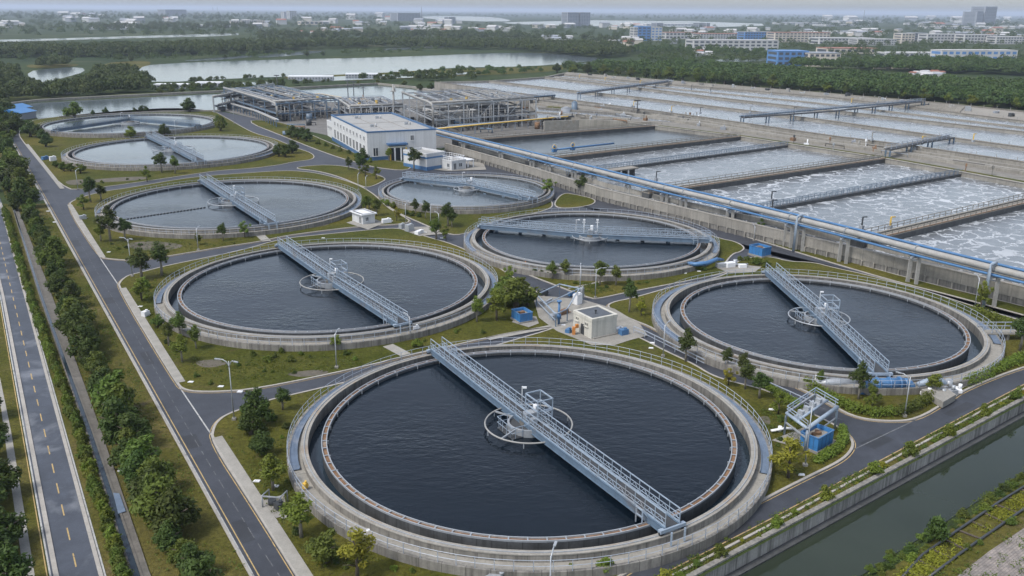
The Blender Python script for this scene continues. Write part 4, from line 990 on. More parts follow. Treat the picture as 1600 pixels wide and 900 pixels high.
# main white block: near corner, right corner along the front, left corner along the side
o, u, v, lu, lv = rect_frame(W2(575, 252), W2(682, 245.5), W2(492, 220.5))
HB = 8.2
wv = []; nb = 10
for i in range(nb):
    s = lv*(.055+.9*i/nb); wv.append((s, s+lv*.035, 5.3, 6.5)); wv.append((s+.1, s+lv*.05, 1.35, 4.0))
t, P = block(o, u, v, lu, lv, 'white_block', 'large white two storey works building with grey flat roof and blue parapet', 'building', HB, base=('blue_trim', 1.15), win_u=[(lu*.08, lu*.15, 1.3, 3.6), (lu*.62, lu*.67, 5.2, 6.6), (lu*.60, lu*.65, 1.2, 3.4)], win_v=wv)
b = MB(); q = [P(lu*.27, -2.2), P(lu*.55, -2.2), P(lu*.55, -.05), P(lu*.27, -.05)]; b.prism(q, 4.3, 4.8); b.build('canopy', 'blue_trim', t)
b = MB(); b.prism([P(lu*.29, -1.9), P(lu*.54, -1.9), P(lu*.54, -.05), P(lu*.29, -.05)], 3.6, 4.0); b.build('porch_roof', 'beige_wall', t)
b = MB(); b.prism([P(lu*.33, -.08), P(lu*.5, -.08), P(lu*.5, -.02), P(lu*.33, -.02)], 0, 3.4); b.build('entrance_door', 'glass', t)
for s in (.30, .365, .455, .53):
    b = MB(); p_ = P(lu*s, -1.7); b.box(p_[0], p_[1], 0, 3.6, .4, .4); b.build('porch_column', 'yellow' if s in (.30, .53) else 'white', t)
for a, c in ((.25, .3), (.6, .75), (.8, .35), (.3, .8)):
    b = MB(); p_ = P(lu*a, lv*c); b.box(p_[0], p_[1], HB-.5, HB+.25, 1.0, .8, .4); b.cyl(p_[0]+1.2, p_[1], HB-.5, HB+.5, .18); b.build('roof_vent', 'galv', t)
b = MB()
for f in (.33, .66): b.bar((*P(lu*f, .4), HB-.46), (*P(lu*f, lv-.4), HB-.46), .12, .06)
b.bar((*P(.4, lv*.5), HB-.45), (*P(lu-.4, lv*.5), HB-.45), .12, .06); b.build('roof_cable', 'conc_top', t)
# low annex at its far end
o2 = Vector(P(1.0, lv+.02)); block(o2, u, v, 7.5, 11.5, 'annex', 'low white annex with small windows behind the large white block', 'building', 5.2, trim='white_wall', win_v=[(1+i*2.6, 2.6+i*2.6, 2.6, 3.6) for i in range(4)])
# white block with blue stripes
o, u, v, lu, lv = rect_frame(W2(667, 267), W2(696, 262.5), W2(644, 258))
block(o, u, v, lu, lv, 'striped_block', 'small white flat roofed block with two blue stripes in front of the large white building', 'building', 4.5, trim='white_wall', bands=((3.1, 3.55, 'pipe_blue'), (0, 1.0, 'pipe_blue')))
o, u, v, lu, lv = rect_frame(W2(706, 267), W2(728, 264), W2(697, 259))
t, P = block(o, u, v, lu, lv, 'control_house', 'little white control house with railed roof beside the striped block', 'building', 2.6, trim='white_wall', win_u=[(.6, 1.5, .2, 1.9), (2.4, 3.4, .8, 1.8)], win_v=[(1.0, 2.0, .8, 1.8)])
b = MB(); b.rail([(*P(.2, .2), 2.6), (*P(lu-.2, .2), 2.6), (*P(lu-.2, lv-.2), 2.6), (*P(.2, lv-.2), 2.6), (*P(.2, .2), 2.6)], 1.0, 1, .06); b.build('roof_rail', 'white', t)
b = MB(); b.prism([P(lu, .4), P(lu+3.2, .4), P(lu+3.2, lv-.6), P(lu, lv-.6)], 2.0, 2.25); b.build('lean_to', 'white', t)
for a in (1.2, 3.0):
    b = MB(); p_ = P(lu+a, .6); b.box(p_[0], p_[1], 0, 2.0, .3, .3); b.build('post', 'white', t)
# cream pump house
o, u, v, lu, lv = rect_frame(W2(924, 531.5), W2(963, 523), W2(888, 518))
HP = 2.85
t, P = block(o, u, v, lu, lv, 'pump_house', 'cream pump house with dark flat roof behind the nearest tank', 'building', HP, wall='beige_wall', roof='roof_dark', trim='beige_wall', parapet=.06, win_v=[(lv*.2, lv*.36, 1.6, 2.05), (lv*.7, lv*.86, 1.75, 2.2)])
b = MB(); p_ = P(lu*.45, lv*.42); b.cyl(p_[0], p_[1], HP-.3, HP+.35, .1); b.box(p_[0], p_[1], HP+.3, HP+.5, .3, .3); b.build('roof_vent', 'dark_metal', t)
b = MB(); b.prism([P(.2, -.25), P(lu+.1, -.25), P(lu+.1, -.02), P(.2, -.02)], 0, .3); b.build('doorstep', 'yard', t)
b = MB(); b.add([(*P(-.02, lv*.40), .1), (*P(-.02, lv*.58), .1), (*P(-.02, lv*.58), 1.6), (*P(-.02, lv*.40), 1.6)], [[0, 1, 2, 3]]); b.build('door', 'dark_metal', t)
b = MB(); q = P(-1.0, lv*.62); b.box(q[0], q[1], .16, 1.2, .4, .4); b.box(q[0]+.4, q[1]+.2, 1.0, 1.5, .4, .3, .5); b.build('tool_rack', 'orange')
tag(bpy.data.objects['tool_rack'], 'orange tool rack leaning by the wall of the cream pump house', 'rack')
# small white house between the tanks
o, u, v, lu, lv = rect_frame(W2(567, 352), W2(586, 349), W2(553, 345.5))
t, P = block(o, u, v, lu, lv, 'valve_house', 'small white valve house between the third tank and the tank before it', 'building', 2.15, trim='white_wall', win_u=[(.6, 1.3, .7, 1.5)], win_v=[(.5, 1.3, .2, 1.6)])
b = MB(); b.prism([P(-.35, -.35), P(lu+.35, -.35), P(lu+.35, lv+.35), P(-.35, lv+.35)], 1.97, 2.17, mi=0); b.build('eave', 'white', t)
# blue open tanks on concrete bases
def blue_tank(px0, pxu, pxv, h, label, z0=.35, base=True):
    o, u, v, lu, lv = rect_frame(W2(*px0), W2(*pxu), W2(*pxv)); P = lambda a, b: (o.x+u.x*a+v.x*b, o.y+u.y*a+v.y*b)
    t = T('blue_tank', label, 'tank', (o.x, o.y, 0))
    b = MB(); b.prism([P(-.12, -.12), P(lu+.12, -.12), P(lu+.12, lv+.12), P(-.12, lv+.12)], 0, z0); b.build('base', 'yard', t)
    inn = ccw([P(.14, .14), P(lu-.14, .14), P(lu-.14, lv-.14), P(.14, lv-.14)]); out = ccw([P(0, 0), P(lu, 0), P(lu, lv), P(0, lv)])
    b = MB(); b.prism(out, z0+.002, z0+h, top=False); b.add([(*p, z0+h) for p in inn]+[(*p, z0+h) for p in out]+[(*p, z0+h-.5) for p in inn], [[i, 4+i, 4+(i+1) % 4, (i+1) % 4] for i in range(4)]+[[8+i, i, (i+1) % 4, 8+(i+1) % 4] for i in range(4)]); b.build('shell', 'blue_box', t)
    b = MB(); 
    for i in range(4): b.bar((*out[i], z0+h+.03), (*out[(i+1) % 4], z0+h+.03), .14, .08)
    for i in range(1, 4): b.bar((*P(lu*i/4, -.02), z0+.05), (*P(lu*i/4, -.02), z0+h), .06); b.bar((*P(-.02, lv*i/4), z0+.05), (*P(-.02, lv*i/4), z0+h), .06)
    b.build('rim', 'pipe_blue', t)
    b = MB(); b.sheet(inn, z0+h-.35); b.build('sludge', 'yard', t)
    b = MB(); b.box(*P(lu*.45, lv*.5), z0+h-.35, z0+h-.05, 1.0, .25, .3); b.box(*P(lu*.6, lv*.6), z0+h-.35, z0+h-.1, .5, .4, 1.3); b.build('baffle', 'rust', t)
blue_tank((1276, 711), (1300, 697), (1252, 698), 1.35, 'open blue tank on a concrete base under the blue pipe frame at right')
blue_tank((812, 507.5), (832, 504), (800.5, 499), 1.1, 'open blue tank box on a pad beside the bushes behind the nearest tank')
blue_tank((1190, 404), (1204, 401), (1175, 397), 1.4, 'blue box with a pale top behind the tank at right')
# blue pipe frame over the tank at right
c = W(1262, 690); t = T('pipe_gantry', 'pale blue pipe frame standing over the open blue tank at right', 'pipe frame', c)
C4 = [Vector(W2(*p)) for p in ((1225, 681), (1257, 706), (1304, 671), (1270, 650))]
FH = 2.5
for q in C4:
    b = MB(); b.tube([(*q, 0), (*q, FH-.3), (*(q+(C4[(C4.index(q)+1) % 4]-q).normalized()*.3), FH)], .12, 8); b.build('leg', 'steel', t)
b = MB(); b.tube([(*C4[0], FH), (*C4[1], FH)], .17, 10); b.tube([(*C4[1], FH), (*C4[2], FH)], .2, 10); b.tube([(*C4[0].lerp(C4[1], .55), FH+.1), (*C4[3].lerp(C4[2], .55), FH+.1)], .13, 8); b.build('header_pipe', 'steel', t)
b = MB(); b.bar((*C4[0], FH), (*C4[3], FH), .18); b.bar((*C4[3], FH), (*C4[2], FH), .18); b.bar((*C4[0], FH-1.0), (*C4[1], FH-1.0), .14); b.bar((*C4[1], FH-1.2), (*C4[2], FH-1.2), .12)
b.prism([C4[0].lerp(C4[1], .3)[:], C4[0].lerp(C4[1], .5)[:], C4[3].lerp(C4[2], .5)[:], C4[3].lerp(C4[2], .3)[:]], FH+.02, FH+.1); b.build('beam', 'galv', t)
b = MB(); b.rail([(*q, FH+.15) for q in (C4[1], C4[0], C4[3], C4[2])], .6, 1.6, .045, (.5,)); b.build('handrail', 'steel', t)
for f in (.2, .4, .6, .8): b = MB(); q = C4[0].lerp(C4[3], f)*.6+C4[1].lerp(C4[2], f)*.4; b.box(q.x, q.y, FH+.1, FH+.5, .35, .6, .6); b.build('valve', 'galv', t)
c2 = W(1218, 676); b = MB(); b.tube([(c2.x-1, c2.y-.4, .4), (c2.x+.6, c2.y, .5), (c2.x+1.6, c2.y+.2, .3)], .14, 8); b.cyl(c2.x, c2.y, .15, .7, .2); tag(b.build('pump', 'white'), 'white pump on the slab beside the blue pipe frame', 'pump')
# the big blue pipe at the near rim of the right tank
def mach(name, label, cat, px, py, z=0, grp=None): return T(name, label, cat, W(px, py, z), grp), W(px, py, z)
t, c = mach('blue_pipe_pump', 'big blue pipe barrel with flanges at the near rim of the right tank', 'pump', 1385, 602)
e0, e1 = W(1353, 600, 1.2), W(1418, 598, 1.2)
d = (e1-e0).normalized()
b = MB(); b.tube([e0+d*.3, e1-d*.5], .62, 18); b.build('barrel', 'pipe_blue', t)
b = MB()
for f in (.04, .27, .55, .8): q = e0.lerp(e1, f); b.tube([q-d*.09, q+d*.09], .74, 18)
b.build('flange', 'pipe_blue', t)
b = MB(); b.tube([e0+d*.3, e0-d*.2+Vector((0, 0, -.1)), e0-d*.35+Vector((0, 0, -.5)), e0-d*.35+Vector((-.1, -.4, -1.1))], [.5, .48, .42, .4], 12); b.tube([e1-d*.6, e1+d*.1, e1+d*.45+Vector((0, -.2, -.3)), e1+d*.5+Vector((0, -.4, -1.0))], [.58, .5, .42, .4], 12); b.build('elbow', 'pipe_blue', t)
b = MB()
for f in (.2, .7): q = e0.lerp(e1, f); b.box(q.x, q.y, 0, .7, .5, 1.1)
b.build('saddle', 'yard', t)
t, c = mach('grey_pump', 'grey machine with pale casing left of the big blue pipe', 'pump', 1305, 600)
b = MB(); b.tube([W(1272, 599, .7), W(1300, 598, .9), W(1340, 597, .8)], [.3, .5, .35], 10); b.build('casing', 'galv', t)
b = MB(); q = W(1275, 600); b.box(q.x, q.y, .16, 1.3, .9, .9, .3); b.build('motor', 'white', t)
b = MB(); b.box(c.x, c.y, .16, .45, 5, 1.0, .1); b.build('skid', 'yard', t)
t, c = mach('blue_pump', 'pale blue pump with white elbow right of the big blue pipe', 'pump', 1455, 603)
b = MB(); b.tube([W(1434, 601, 1), W(1452, 596, 1.2), W(1470, 595, 1.3), W(1478, 600, .8), W(1479, 606, .1)], [.3, .45, .42, .26, .24], 10); b.build('casing', 'steel', t)
b = MB(); q = W(1458, 612); b.box(q.x, q.y, .16, .8, 2.4, 1.6, .3); b.cyl(q.x+1.8, q.y+.4, .16, 1.3, .4); b.build('skid', 'galv', t)
for i, (px, py, mt, h) in enumerate(((1485, 618, 'galv', .7), (1496, 613, 'white', .5), (1470, 622, 'galv', .6), (1448, 619, 'white', .5))):
    q = W(px, py); b = MB(); b.box(q.x, q.y, .16, h, 1.3, .7, .3+i); b.cyl(q.x+.2, q.y, h, h+.5, .2); tag(b.build('valve_box', mt), ['grey valve box at the outer corner of the pump slab', 'white valve box nearest the road on the pump slab', 'grey valve box in front of the pale blue pump', 'low white valve box between pale blue pump and hedge'][i], 'valve box')
q0 = W(1463, 632); b = MB(); b.prism([W2(1438, 620), W2(1472, 640), W2(1492, 628), W2(1470, 614)], .163, .9); tag(b.build('chamber', 'yard'), 'low concrete chamber at the road corner by the pump slab', 'chamber')
# footbridge at the right tank
t, c = mach('footbridge', 'short concrete footbridge leading right from the rim of the right tank', 'footbridge', 1562, 519)
a, b_ = Vector(W2(1531, 517, 1.2)), Vector(W2(1612, 517, 1.2)); dd_ = (b_-a).normalized(); nn_ = Vector((-dd_.y, dd_.x))
b = MB(); wallstrip(b, [a[:], b_[:]], 1.5, .95, 1.15); b.build('deck', 'conc_walk', t)
for s in (.7, -.7):
    b = MB(); b.rail([(*(a+nn_*s), 1.15), (*(b_+nn_*s), 1.15)], 1.0, 1.2, .05); b.build('handrail', 'rail', t)
b = MB(); q = a.lerp(b_, .5); b.box(q.x, q.y, 0, .95, .4, 1.2, .2); b.build('pier', 'conc', t)
# pale blue pump group at the rim of the side-on tank
t, c = mach('blue_pump', 'pale blue pipe pump by the rim of the tank beside the pipe rack', 'pump', 1100, 415)
b = MB(); b.tube([W(1072, 410, 1.1), W(1085, 413, 1.3), W(1105, 411, 1.3), W(1120, 405, 1.4), W(1130, 406, .6)], [.22, .36, .38, .32, .22], 10); b.build('casing', 'pipe_blue', t)
b = MB(); q = W(1092, 420); b.box(q.x, q.y, 0, .7, 1.4, .8, .3); b.box(q.x+4, q.y+.8, 0, .8, 2, 1, .3); b.build('skid', 'galv', t)
t, c = mach('valve_group', 'white and dark valve group on the slab beside the right tank', 'valves', 1140, 418)
b = MB(); b.box(c.x, c.y, .16, .9, 1.6, 1, .4); b.box(c.x+2, c.y-.4, .16, .7, 1.2, .8, .2); b.build('casing', 'white', t)
b = MB(); b.cyl(c.x+1, c.y+.6, .16, 1.2, .35); b.tube([(c.x-1, c.y, .5), (c.x+3, c.y, .6)], .16, 8); b.build('pipe', 'galv', t)
# equipment in the yard beside the pump house
t, c = mach('yard_pipe_rack', 'blue grey pipe frame in the yard left of the cream pump house', 'pipe frame', 872, 497)
Y4 = [Vector(W2(*p)) for p in ((838, 480), (868, 512), (886, 503), (905, 470), (874, 463))]
for q in Y4:
    b = MB(); b.bar((*q, 0), (*q, 2.0), .14); b.build('post', 'steel_d', t)
b = MB()
for i in range(5): b.bar((*Y4[i], 1.9), (*Y4[(i+1) % 5], 1.9), .14)
b.bar((*Y4[0], 1.0), (*Y4[1], 1.0), .1); b.bar((*Y4[1].lerp(Y4[0], .5), 1.9), (*Y4[3], 1.9), .12); b.build('beam', 'steel', t)
t, c = mach('blue_column', 'slim blue valve column at the left wall of the cream pump house', 'valve', 873, 508)
b = MB(); b.cyl(c.x, c.y, .16, 3.4, .16); b.build('stem', 'pipe_blue', t); b = MB(); b.cyl(c.x, c.y, 1.0, 1.6, .3); b.cyl(c.x, c.y, 3.3, 3.5, .34); b.build('collar', 'pipe_blue', t)
for i, (px, py, sx, sy, h, mt, nm, lab) in enumerate([(848, 462, 1.3, .9, .8, 'dark_metal', 'motor', 'dark motor at the road edge of the pump yard'), (902, 476, 1.1, .9, 1.5, 'white', 'cabinet', 'white cabinet behind the cream pump house'), (908, 470, .8, .6, 1.8, 'galv', 'cabinet', 'grey control cabinet at the road behind the cream pump house'), (866, 500, 1.2, 1, .7, 'galv', 'valve_box', 'grey valve box in the pump yard under the frame'), (880, 492, 1.6, .7, .6, 'rust', 'motor', 'rusty motor beside the left wall of the cream pump house'), (888, 521, .8, .6, .5, 'pipe_blue', 'valve_box', 'small blue valve box at the left corner of the cream pump house'), (974, 524, 1.1, .8, .75, 'pipe_blue', 'motor', 'dark blue motor right of the cream pump house'), (966, 519, 1.4, .5, .5, 'white', 'pipe_end', 'white pipe end right of the cream pump house'), (857, 475, 2.2, .25, .5, 'galv', 'pipe_end', 'short grey pipe lying in the pump yard'), (893, 463, 1.0, .6, .5, 'pipe_blue', 'valve_box', 'blue valve box by the road in the pump yard'), (640, 362, 1.4, 1.1, 1.3, 'galv', 'cabinet', 'grey cabinet on the slab behind the second left tank'), (655, 366, 2.0, .8, .6, 'white', 'valve_box', 'white valve box on the slab behind the second left tank'), (604, 349, 1.8, .8, .8, 'white', 'valve_box', 'white valve box right of the small white valve house'), (628, 358, .9, .9, .9, 'galv', 'valve_box', 'grey valve box left on the slab behind the second left tank'), (820, 419, .7, .5, .8, 'orange', 'pump', 'small orange pump on the pad below the side-on tank'), (1262, 595, .8, .7, .8, 'orange', 'pump', 'small orange pump on the slab at the near left of the right tank'), (437, 797, .7, .7, .6, 'dark_metal', 'motor', 'dark motor on the small pad by the pavement'), (478, 777, .4, .35, .5, 'yellow', 'valve_box', 'yellow topped box on the rim of the nearest tank'), (572, 842, 1.0, .6, .5, 'white', 'valve_box', 'white box against the outer wall of the nearest tank'), (776, 908, 1.9, .8, .5, 'galv', 'valve_box', 'pale box below the rim of the nearest tank at the bottom edge'), (228, 495, .9, .7, .7, 'white', 'valve_box', 'white valve box by the left rim of the second tank'), (130, 343, 1.3, .8, .7, 'galv', 'valve_box', 'grey valve box by the left rim of the third tank'), (83, 252, 1.6, .9, 1.2, 'white', 'cabinet', 'white cabinet by the left rim of the fourth tank'), (71, 250, 1.8, .9, .9, 'pipe_blue', 'cabinet', 'blue cabinet at the pavement left of the fourth tank'), (650, 524, .8, .4, .4, 'white', 'valve_box', 'small white box on the rim of the second tank near the bridge end')]):
    c = W(px, py); b = MB(); z0 = .9 if px in (478, 650) else .14; b.box(c.x, c.y, z0, z0+h, sx, sy, .5+.3*(i % 3)); b.cyl(c.x+sx*.2, c.y, z0+h, z0+h+.22, min(sx, sy)*.25, 10); b.bar((c.x-sx*.6, c.y, z0+h*.4), (c.x+sx*.7, c.y+.2, z0+h*.4), .1); tag(b.build(nm, mt), lab, nm.replace('_', ' '))
# small pump frame by the pavement of the nearest tank
t, c = mach('pump_guard', 'small grey tube frame on the pad by the pavement near the nearest tank', 'frame', 426, 790)
b = MB(); 
for q in ((-.7, -.3), (.9, -.5)): b.tube([(c.x+q[0], c.y+q[1]-.2, .16), (c.x+q[0], c.y+q[1]-.1, 1.2), (c.x+q[0]+.3, c.y+q[1]+.9, 1.2), (c.x+q[0]+.3, c.y+q[1]+.9, .16)], .07, 6)
b.bar((c.x-.7, c.y-.5, 1.2), (c.x+.9, c.y-.7, 1.2), .1); b.build('frame', 'galv', t)
b = MB(); b.cyl(c.x, c.y, .16, .6, .35); b.build('pump', 'dark_metal', t)

# ================================================================== PROCESS FRAMES
def frame(corners, h, nu, nv, label, levels=(.45, 1.0), col='galv', rnd=3, lower=True):
    """steel frame on a skew rectangle: columns, beams, decks with pipes and rails"""
    A, B, D = (Vector(c) for c in corners)          # near corner, right, left
    P = lambda a, b: A+(B-A)*a+(D-A)*b
    t = T('process_unit', label, 'steel frame', (A.x, A.y, 0), None); r = random.Random(rnd)
    for i in range(nu+1):
        for j in range(nv+1):
            if 0 < i < nu and 0 < j < nv and (i+j) % 2: continue
            q = P(i/nu, j/nv); b = MB(); b.bar((*q, 0), (*q, h), .5 if (i in (0, nu) and j in (0, nv)) else .36); b.build('column', col, t)
    for lv in levels:
        b = MB()
        for i in range(nu+1):
            if i in (0, nu) or lv == 1.0: b.bar((*P(i/nu, 0), h*lv), (*P(i/nu, 1), h*lv), .3, .42)
        for j in range(nv+1):
            if j in (0, nv) or lv == 1.0: b.bar((*P(0, j/nv), h*lv), (*P(1, j/nv), h*lv), .3, .42)
        b.build('beam', col, t)
    b = MB(); b.tube([(*P(0, 1.0), h+.4), (*P(0, .12), h+.4), (*P(0, .02), h+.1), (*P(0, 0), h-1.0), (*P(0, -.0), h*.3)], .42, 10); b.tube([(*P(0, .06), h+.45), (*P(1, .06), h+.45)], .4, 10); b.build('main_pipe', 'pipe_grey', t)
    b = MB()
    for i in range(7):
        f = r.uniform(.08, .95); b.tube([(*P(f, .05), h+.35), (*P(f, .95), h+.35)], r.uniform(.1, .22), 6)
    for i in range(12):
        f = r.uniform(.02, .95); b.tube([(*P(.05, f), h*r.choice((.45, .7, .9))+.3), (*P(.95, f), h*.45+.3)], r.uniform(.12, .25), 6)
    for i in range(26):
        f, g_ = r.uniform(0, 1), r.choice((0, .02, r.random())); b.tube([(*P(f, g_), .2), (*P(f, g_), h*r.uniform(.5, 1))], r.uniform(.08, .2), 6)
    b.build('pipework', 'pipe_grey', t)
    b = MB()
    for i in range(26):
        f, g_ = r.random(), r.random(); z = r.uniform(.5, h*.95)
        if i % 2: b.tube([(*P(f, 0.03), z), (*P(f, r.uniform(.4, 1)), z)], r.uniform(.12, .3), 6)
        else: b.tube([(*P(max(0, f-.3), g_), z), (*P(min(1, f+.3), g_), z)], r.uniform(.12, .3), 6)
    for i in range(14): q = P(r.random(), r.random()); b.box(q.x, q.y, .02, r.uniform(.8, 2.6), r.uniform(1, 3), r.uniform(.8, 2), r.random())
    b.build('pipework', 'dark_metal', t)
    for f0, f1, g0, g1 in ((.1, .9, .15, .27), (.1, .9, .55, .68), (.1, .17, .27, .95), (.5, .6, .27, .95), (.83, .9, .27, .95)):
        b = MB(); b.prism([P(f0, g0)[:], P(f1, g0)[:], P(f1, g1)[:], P(f0, g1)[:]], h-.1, h+.02+.01*f0+.01*g1); b.build('deck', 'grating' if g1 < .9 else 'conc_deck', t)
    for f0, f1, g0, g1 in ((.05, .95, .42, .62), (.05, .2, .0, .42), (.7, .95, .62, .95)) if lower else ((.62, .95, .3, .8), (.03, .18, .2, .8)):
        b = MB(); b.prism([P(f0, g0)[:], P(f1, g0)[:], P(f1, g1)[:], P(f0, g1)[:]], h*.45-.1, h*.45+.01*f0); b.build('deck', 'grating', t)
    b = MB(); b.rail([(*P(*q), h+.05) for q in ((.1, .15), (.9, .15), (.9, .85), (.1, .85), (.1, .15))], 1.1, 2.5, .06); b.build('handrail', 'rail', t)
    b = MB()
    for i in range(14): q = P(r.uniform(.12, .88), r.uniform(.2, .8)); b.box(q.x, q.y, h+.02, h+r.uniform(.4, 1.1), r.uniform(.5, 1.6), r.uniform(.5, 1.2), r.random())
    b.build('machinery', 'galv', t)
    b = MB()
    for i in range(3): q = P(r.uniform(.12, .88), r.uniform(.1, .5)); b.box(q.x, q.y, h+.02, h+.9, .8, .6, r.random())
    b.build('machinery', 'yellow', t)
    for i in range(6):
        q = P(r.uniform(.1, .9), r.uniform(.2, .8)); b = MB(); rr_ = r.uniform(.9, 1.8); b.cyl(q.x, q.y, 0, h*r.uniform(.3, .6), rr_, 14); b.build('vessel', r.choice(['galv', 'far_grey', 'far_grey', 'pipe_grey']), t)
    b = MB()
    for i in range(9):
        f = r.random(); b.bar((*P(f, 0), h*.45), (*P(f, 1), h*.45), .22)
    for i in range(nu): 
        if i % 2: b.bar((*P(i/nu, 0), h*.45), (*P((i+1)/nu, 0), h), .14)
    b.build('brace', col, t); return P
P2f = frame((W2(677, 208), W2(837, 196.5), W2(630, 185)), 9.6, 7, 4, 'large grey steel pipe frame behind the white block', rnd=5, lower=False)
P1f = frame((W2(434, 191), W2(530, 184), W2(352, 163)), 6.8, 5, 5, 'grey steel pipe frame beside the farthest tanks', rnd=9, col='steel_d')
P4f = frame((W2(548, 191), W2(632, 188), W2(524, 174)), 5.4, 5, 3, 'lower grey pipe frame between the two large steel frames', rnd=31, col='galv')
P3f = frame((W2(362, 170), W2(400, 160), W2(336, 174))[0:1]+(W2(430, 152), W2(335, 176)), 6.0, 4, 2, 'open trestle with bent pipes at the settling pond', rnd=12, col='galv')
# white tank house inside the large frame
A = P2f(.22, .35); o, u, v, lu, lv = rect_frame(A, P2f(.56, .35), P2f(.22, .75))
block(o, u, v, lu, lv, 'tank_house', 'white low house under the large steel frame', 'building', 5.0, trim='white_wall', win_u=[(lu*.18, lu*.3, .4, 2.4), (lu*.45, lu*.55, .8, 2.4), (lu*.7, lu*.9, .4, 2.6)])
# pipe trestle along the road by the first frame
def trestle(px, z, label, r=.4, mt='pipe_grey', step=5.0, leg='pipe_grey', extra=None):
    P = [W(*p, 0) for p in px]; t = T('pipe_trestle', label, 'pipe trestle', P[0], None)
    b = MB(); b.tube([(p.x, p.y, z) for p in P], r, 8); b.build('pipe', mt, t)
    if extra: b = MB(); b.tube([(p.x+.9, p.y+.3, z) for p in P], r*.6, 8); b.build('pipe', extra, t)
    for q in resample([(p.x, p.y) for p in P], step): b = MB(); b.box(q.x, q.y, 0, z-r, .3, .3, .5); b.box(q.x, q.y, z-r-.15, z-r+.02, 1.6, .3, .1); b.build('leg', leg, t)
trestle([(362, 172), (400, 184), (432, 199)], 2.6, 'low pipe trestle along the road beside the first steel frame', .35, 'pipe_grey', 4, 'steel_d', 'galv')
trestle([(676, 216), (760, 207), (880, 195), (975, 188)], 3.0, 'yellowed pipe trestle along the back of the dark calm basin', .34, 'pipe_grey', 6, 'galv', 'yellow')
trestle([(700, 207), (800, 199), (900, 189), (960, 184)], 2.2, 'dark low pipe trestle behind the yellowed one', .4, 'steel_d', 6, 'dark_metal')
trestle([(530, 178), (590, 172), (632, 178)], 3.4, 'pipe trestle joining the two steel frames', .4, 'pipe_grey', 5, 'galv', 'galv')
trestle([(440, 160), (500, 157), (545, 166)], 3.0, 'pipe trestle on the pond side of the first steel frame', .3, 'pipe_grey', 5, 'galv', 'yellow')
# low channel walls and tanks between the large frame and the long basins
for i, (a, b_, z, wd) in enumerate((((838, 176), (985, 187), 1.6, 1.0), ((842, 170), (1000, 182), 1.8, 1.4), ((835, 163), (1010, 179), 1.6, 1.0), ((822, 157), (960, 168), 2.0, 1.2), ((690, 141), (830, 160), 2.2, 2.0), ((720, 148), (815, 160), 1.6, 1.0), ((900, 172), (1075, 190), 2.2, 1.2), ((845, 160), (1040, 181), 2.4, .8), ((870, 158), (990, 172), 1.4, 2.2), ((905, 188), (1035, 193), 1.5, .9), ((960, 175), (1095, 187), 2.6, .7), ((850, 190), (960, 186), 1.2, .8))):
    o = MB(); wallstrip(o, [W2(*a, 3.3), W2(*lerp(a, b_, .5), 3.3), W2(*b_, 3.3)], wd, 0, 2.6+z*.75); tag(o.build('channel_wall', ['conc_basin', 'conc_in', 'conc_top'][i % 3]), 'low concrete channel wall between the large steel frame and the long basins', 'wall', 'channel walls behind the steel frame')
o = MB()
for q in ([(840, 185), (900, 180), (905, 172), (838, 168)], [(905, 178), (1000, 186), (1010, 183), (910, 174)], [(850, 162), (985, 174), (990, 171), (860, 159)], [(1010, 188), (1075, 192), (1085, 189), (1015, 184)]): o.sheet([W2(*x, 3.2) for x in q], 3.2)
struct(o, 'channel_water', 'foam3', 'pale water in the channels behind the steel frame', 'water')
for i, (px, py, r_, h, mt) in enumerate(((884, 187, 2.0, 4.5, 'far_grey'), (897, 186, 1.1, 6.5, 'steel_d'), (860, 184, 1.5, 3, 'white'), (925, 185, 1.4, 2.6, 'far_grey'), (575, 172, 1.2, 3.0, 'far_grey'), (605, 172, 1.3, 3.0, 'pipe_grey'))):
    c = W(px, py); t = T('process_vessel', 'upright process vessel in the yard around the steel frames', 'vessel', c, 'upright vessels around the steel frames')
    b = MB(); b.cyl(c.x, c.y, 0, h, r_, 18); b.build('shell', mt, t); b = MB(); b.cyl(c.x, c.y, h, h+.5, r_*.95, 18, r1=r_*.3); b.build('dome', mt, t)
    b = MB(); b.tube([(c.x+r_, c.y, .5), (c.x+r_+.4, c.y, h*.6), (c.x+r_*.5, c.y, h+1.0)], .15, 6); b.build('pipe', 'pipe_grey', t)
yr = random.Random(77)
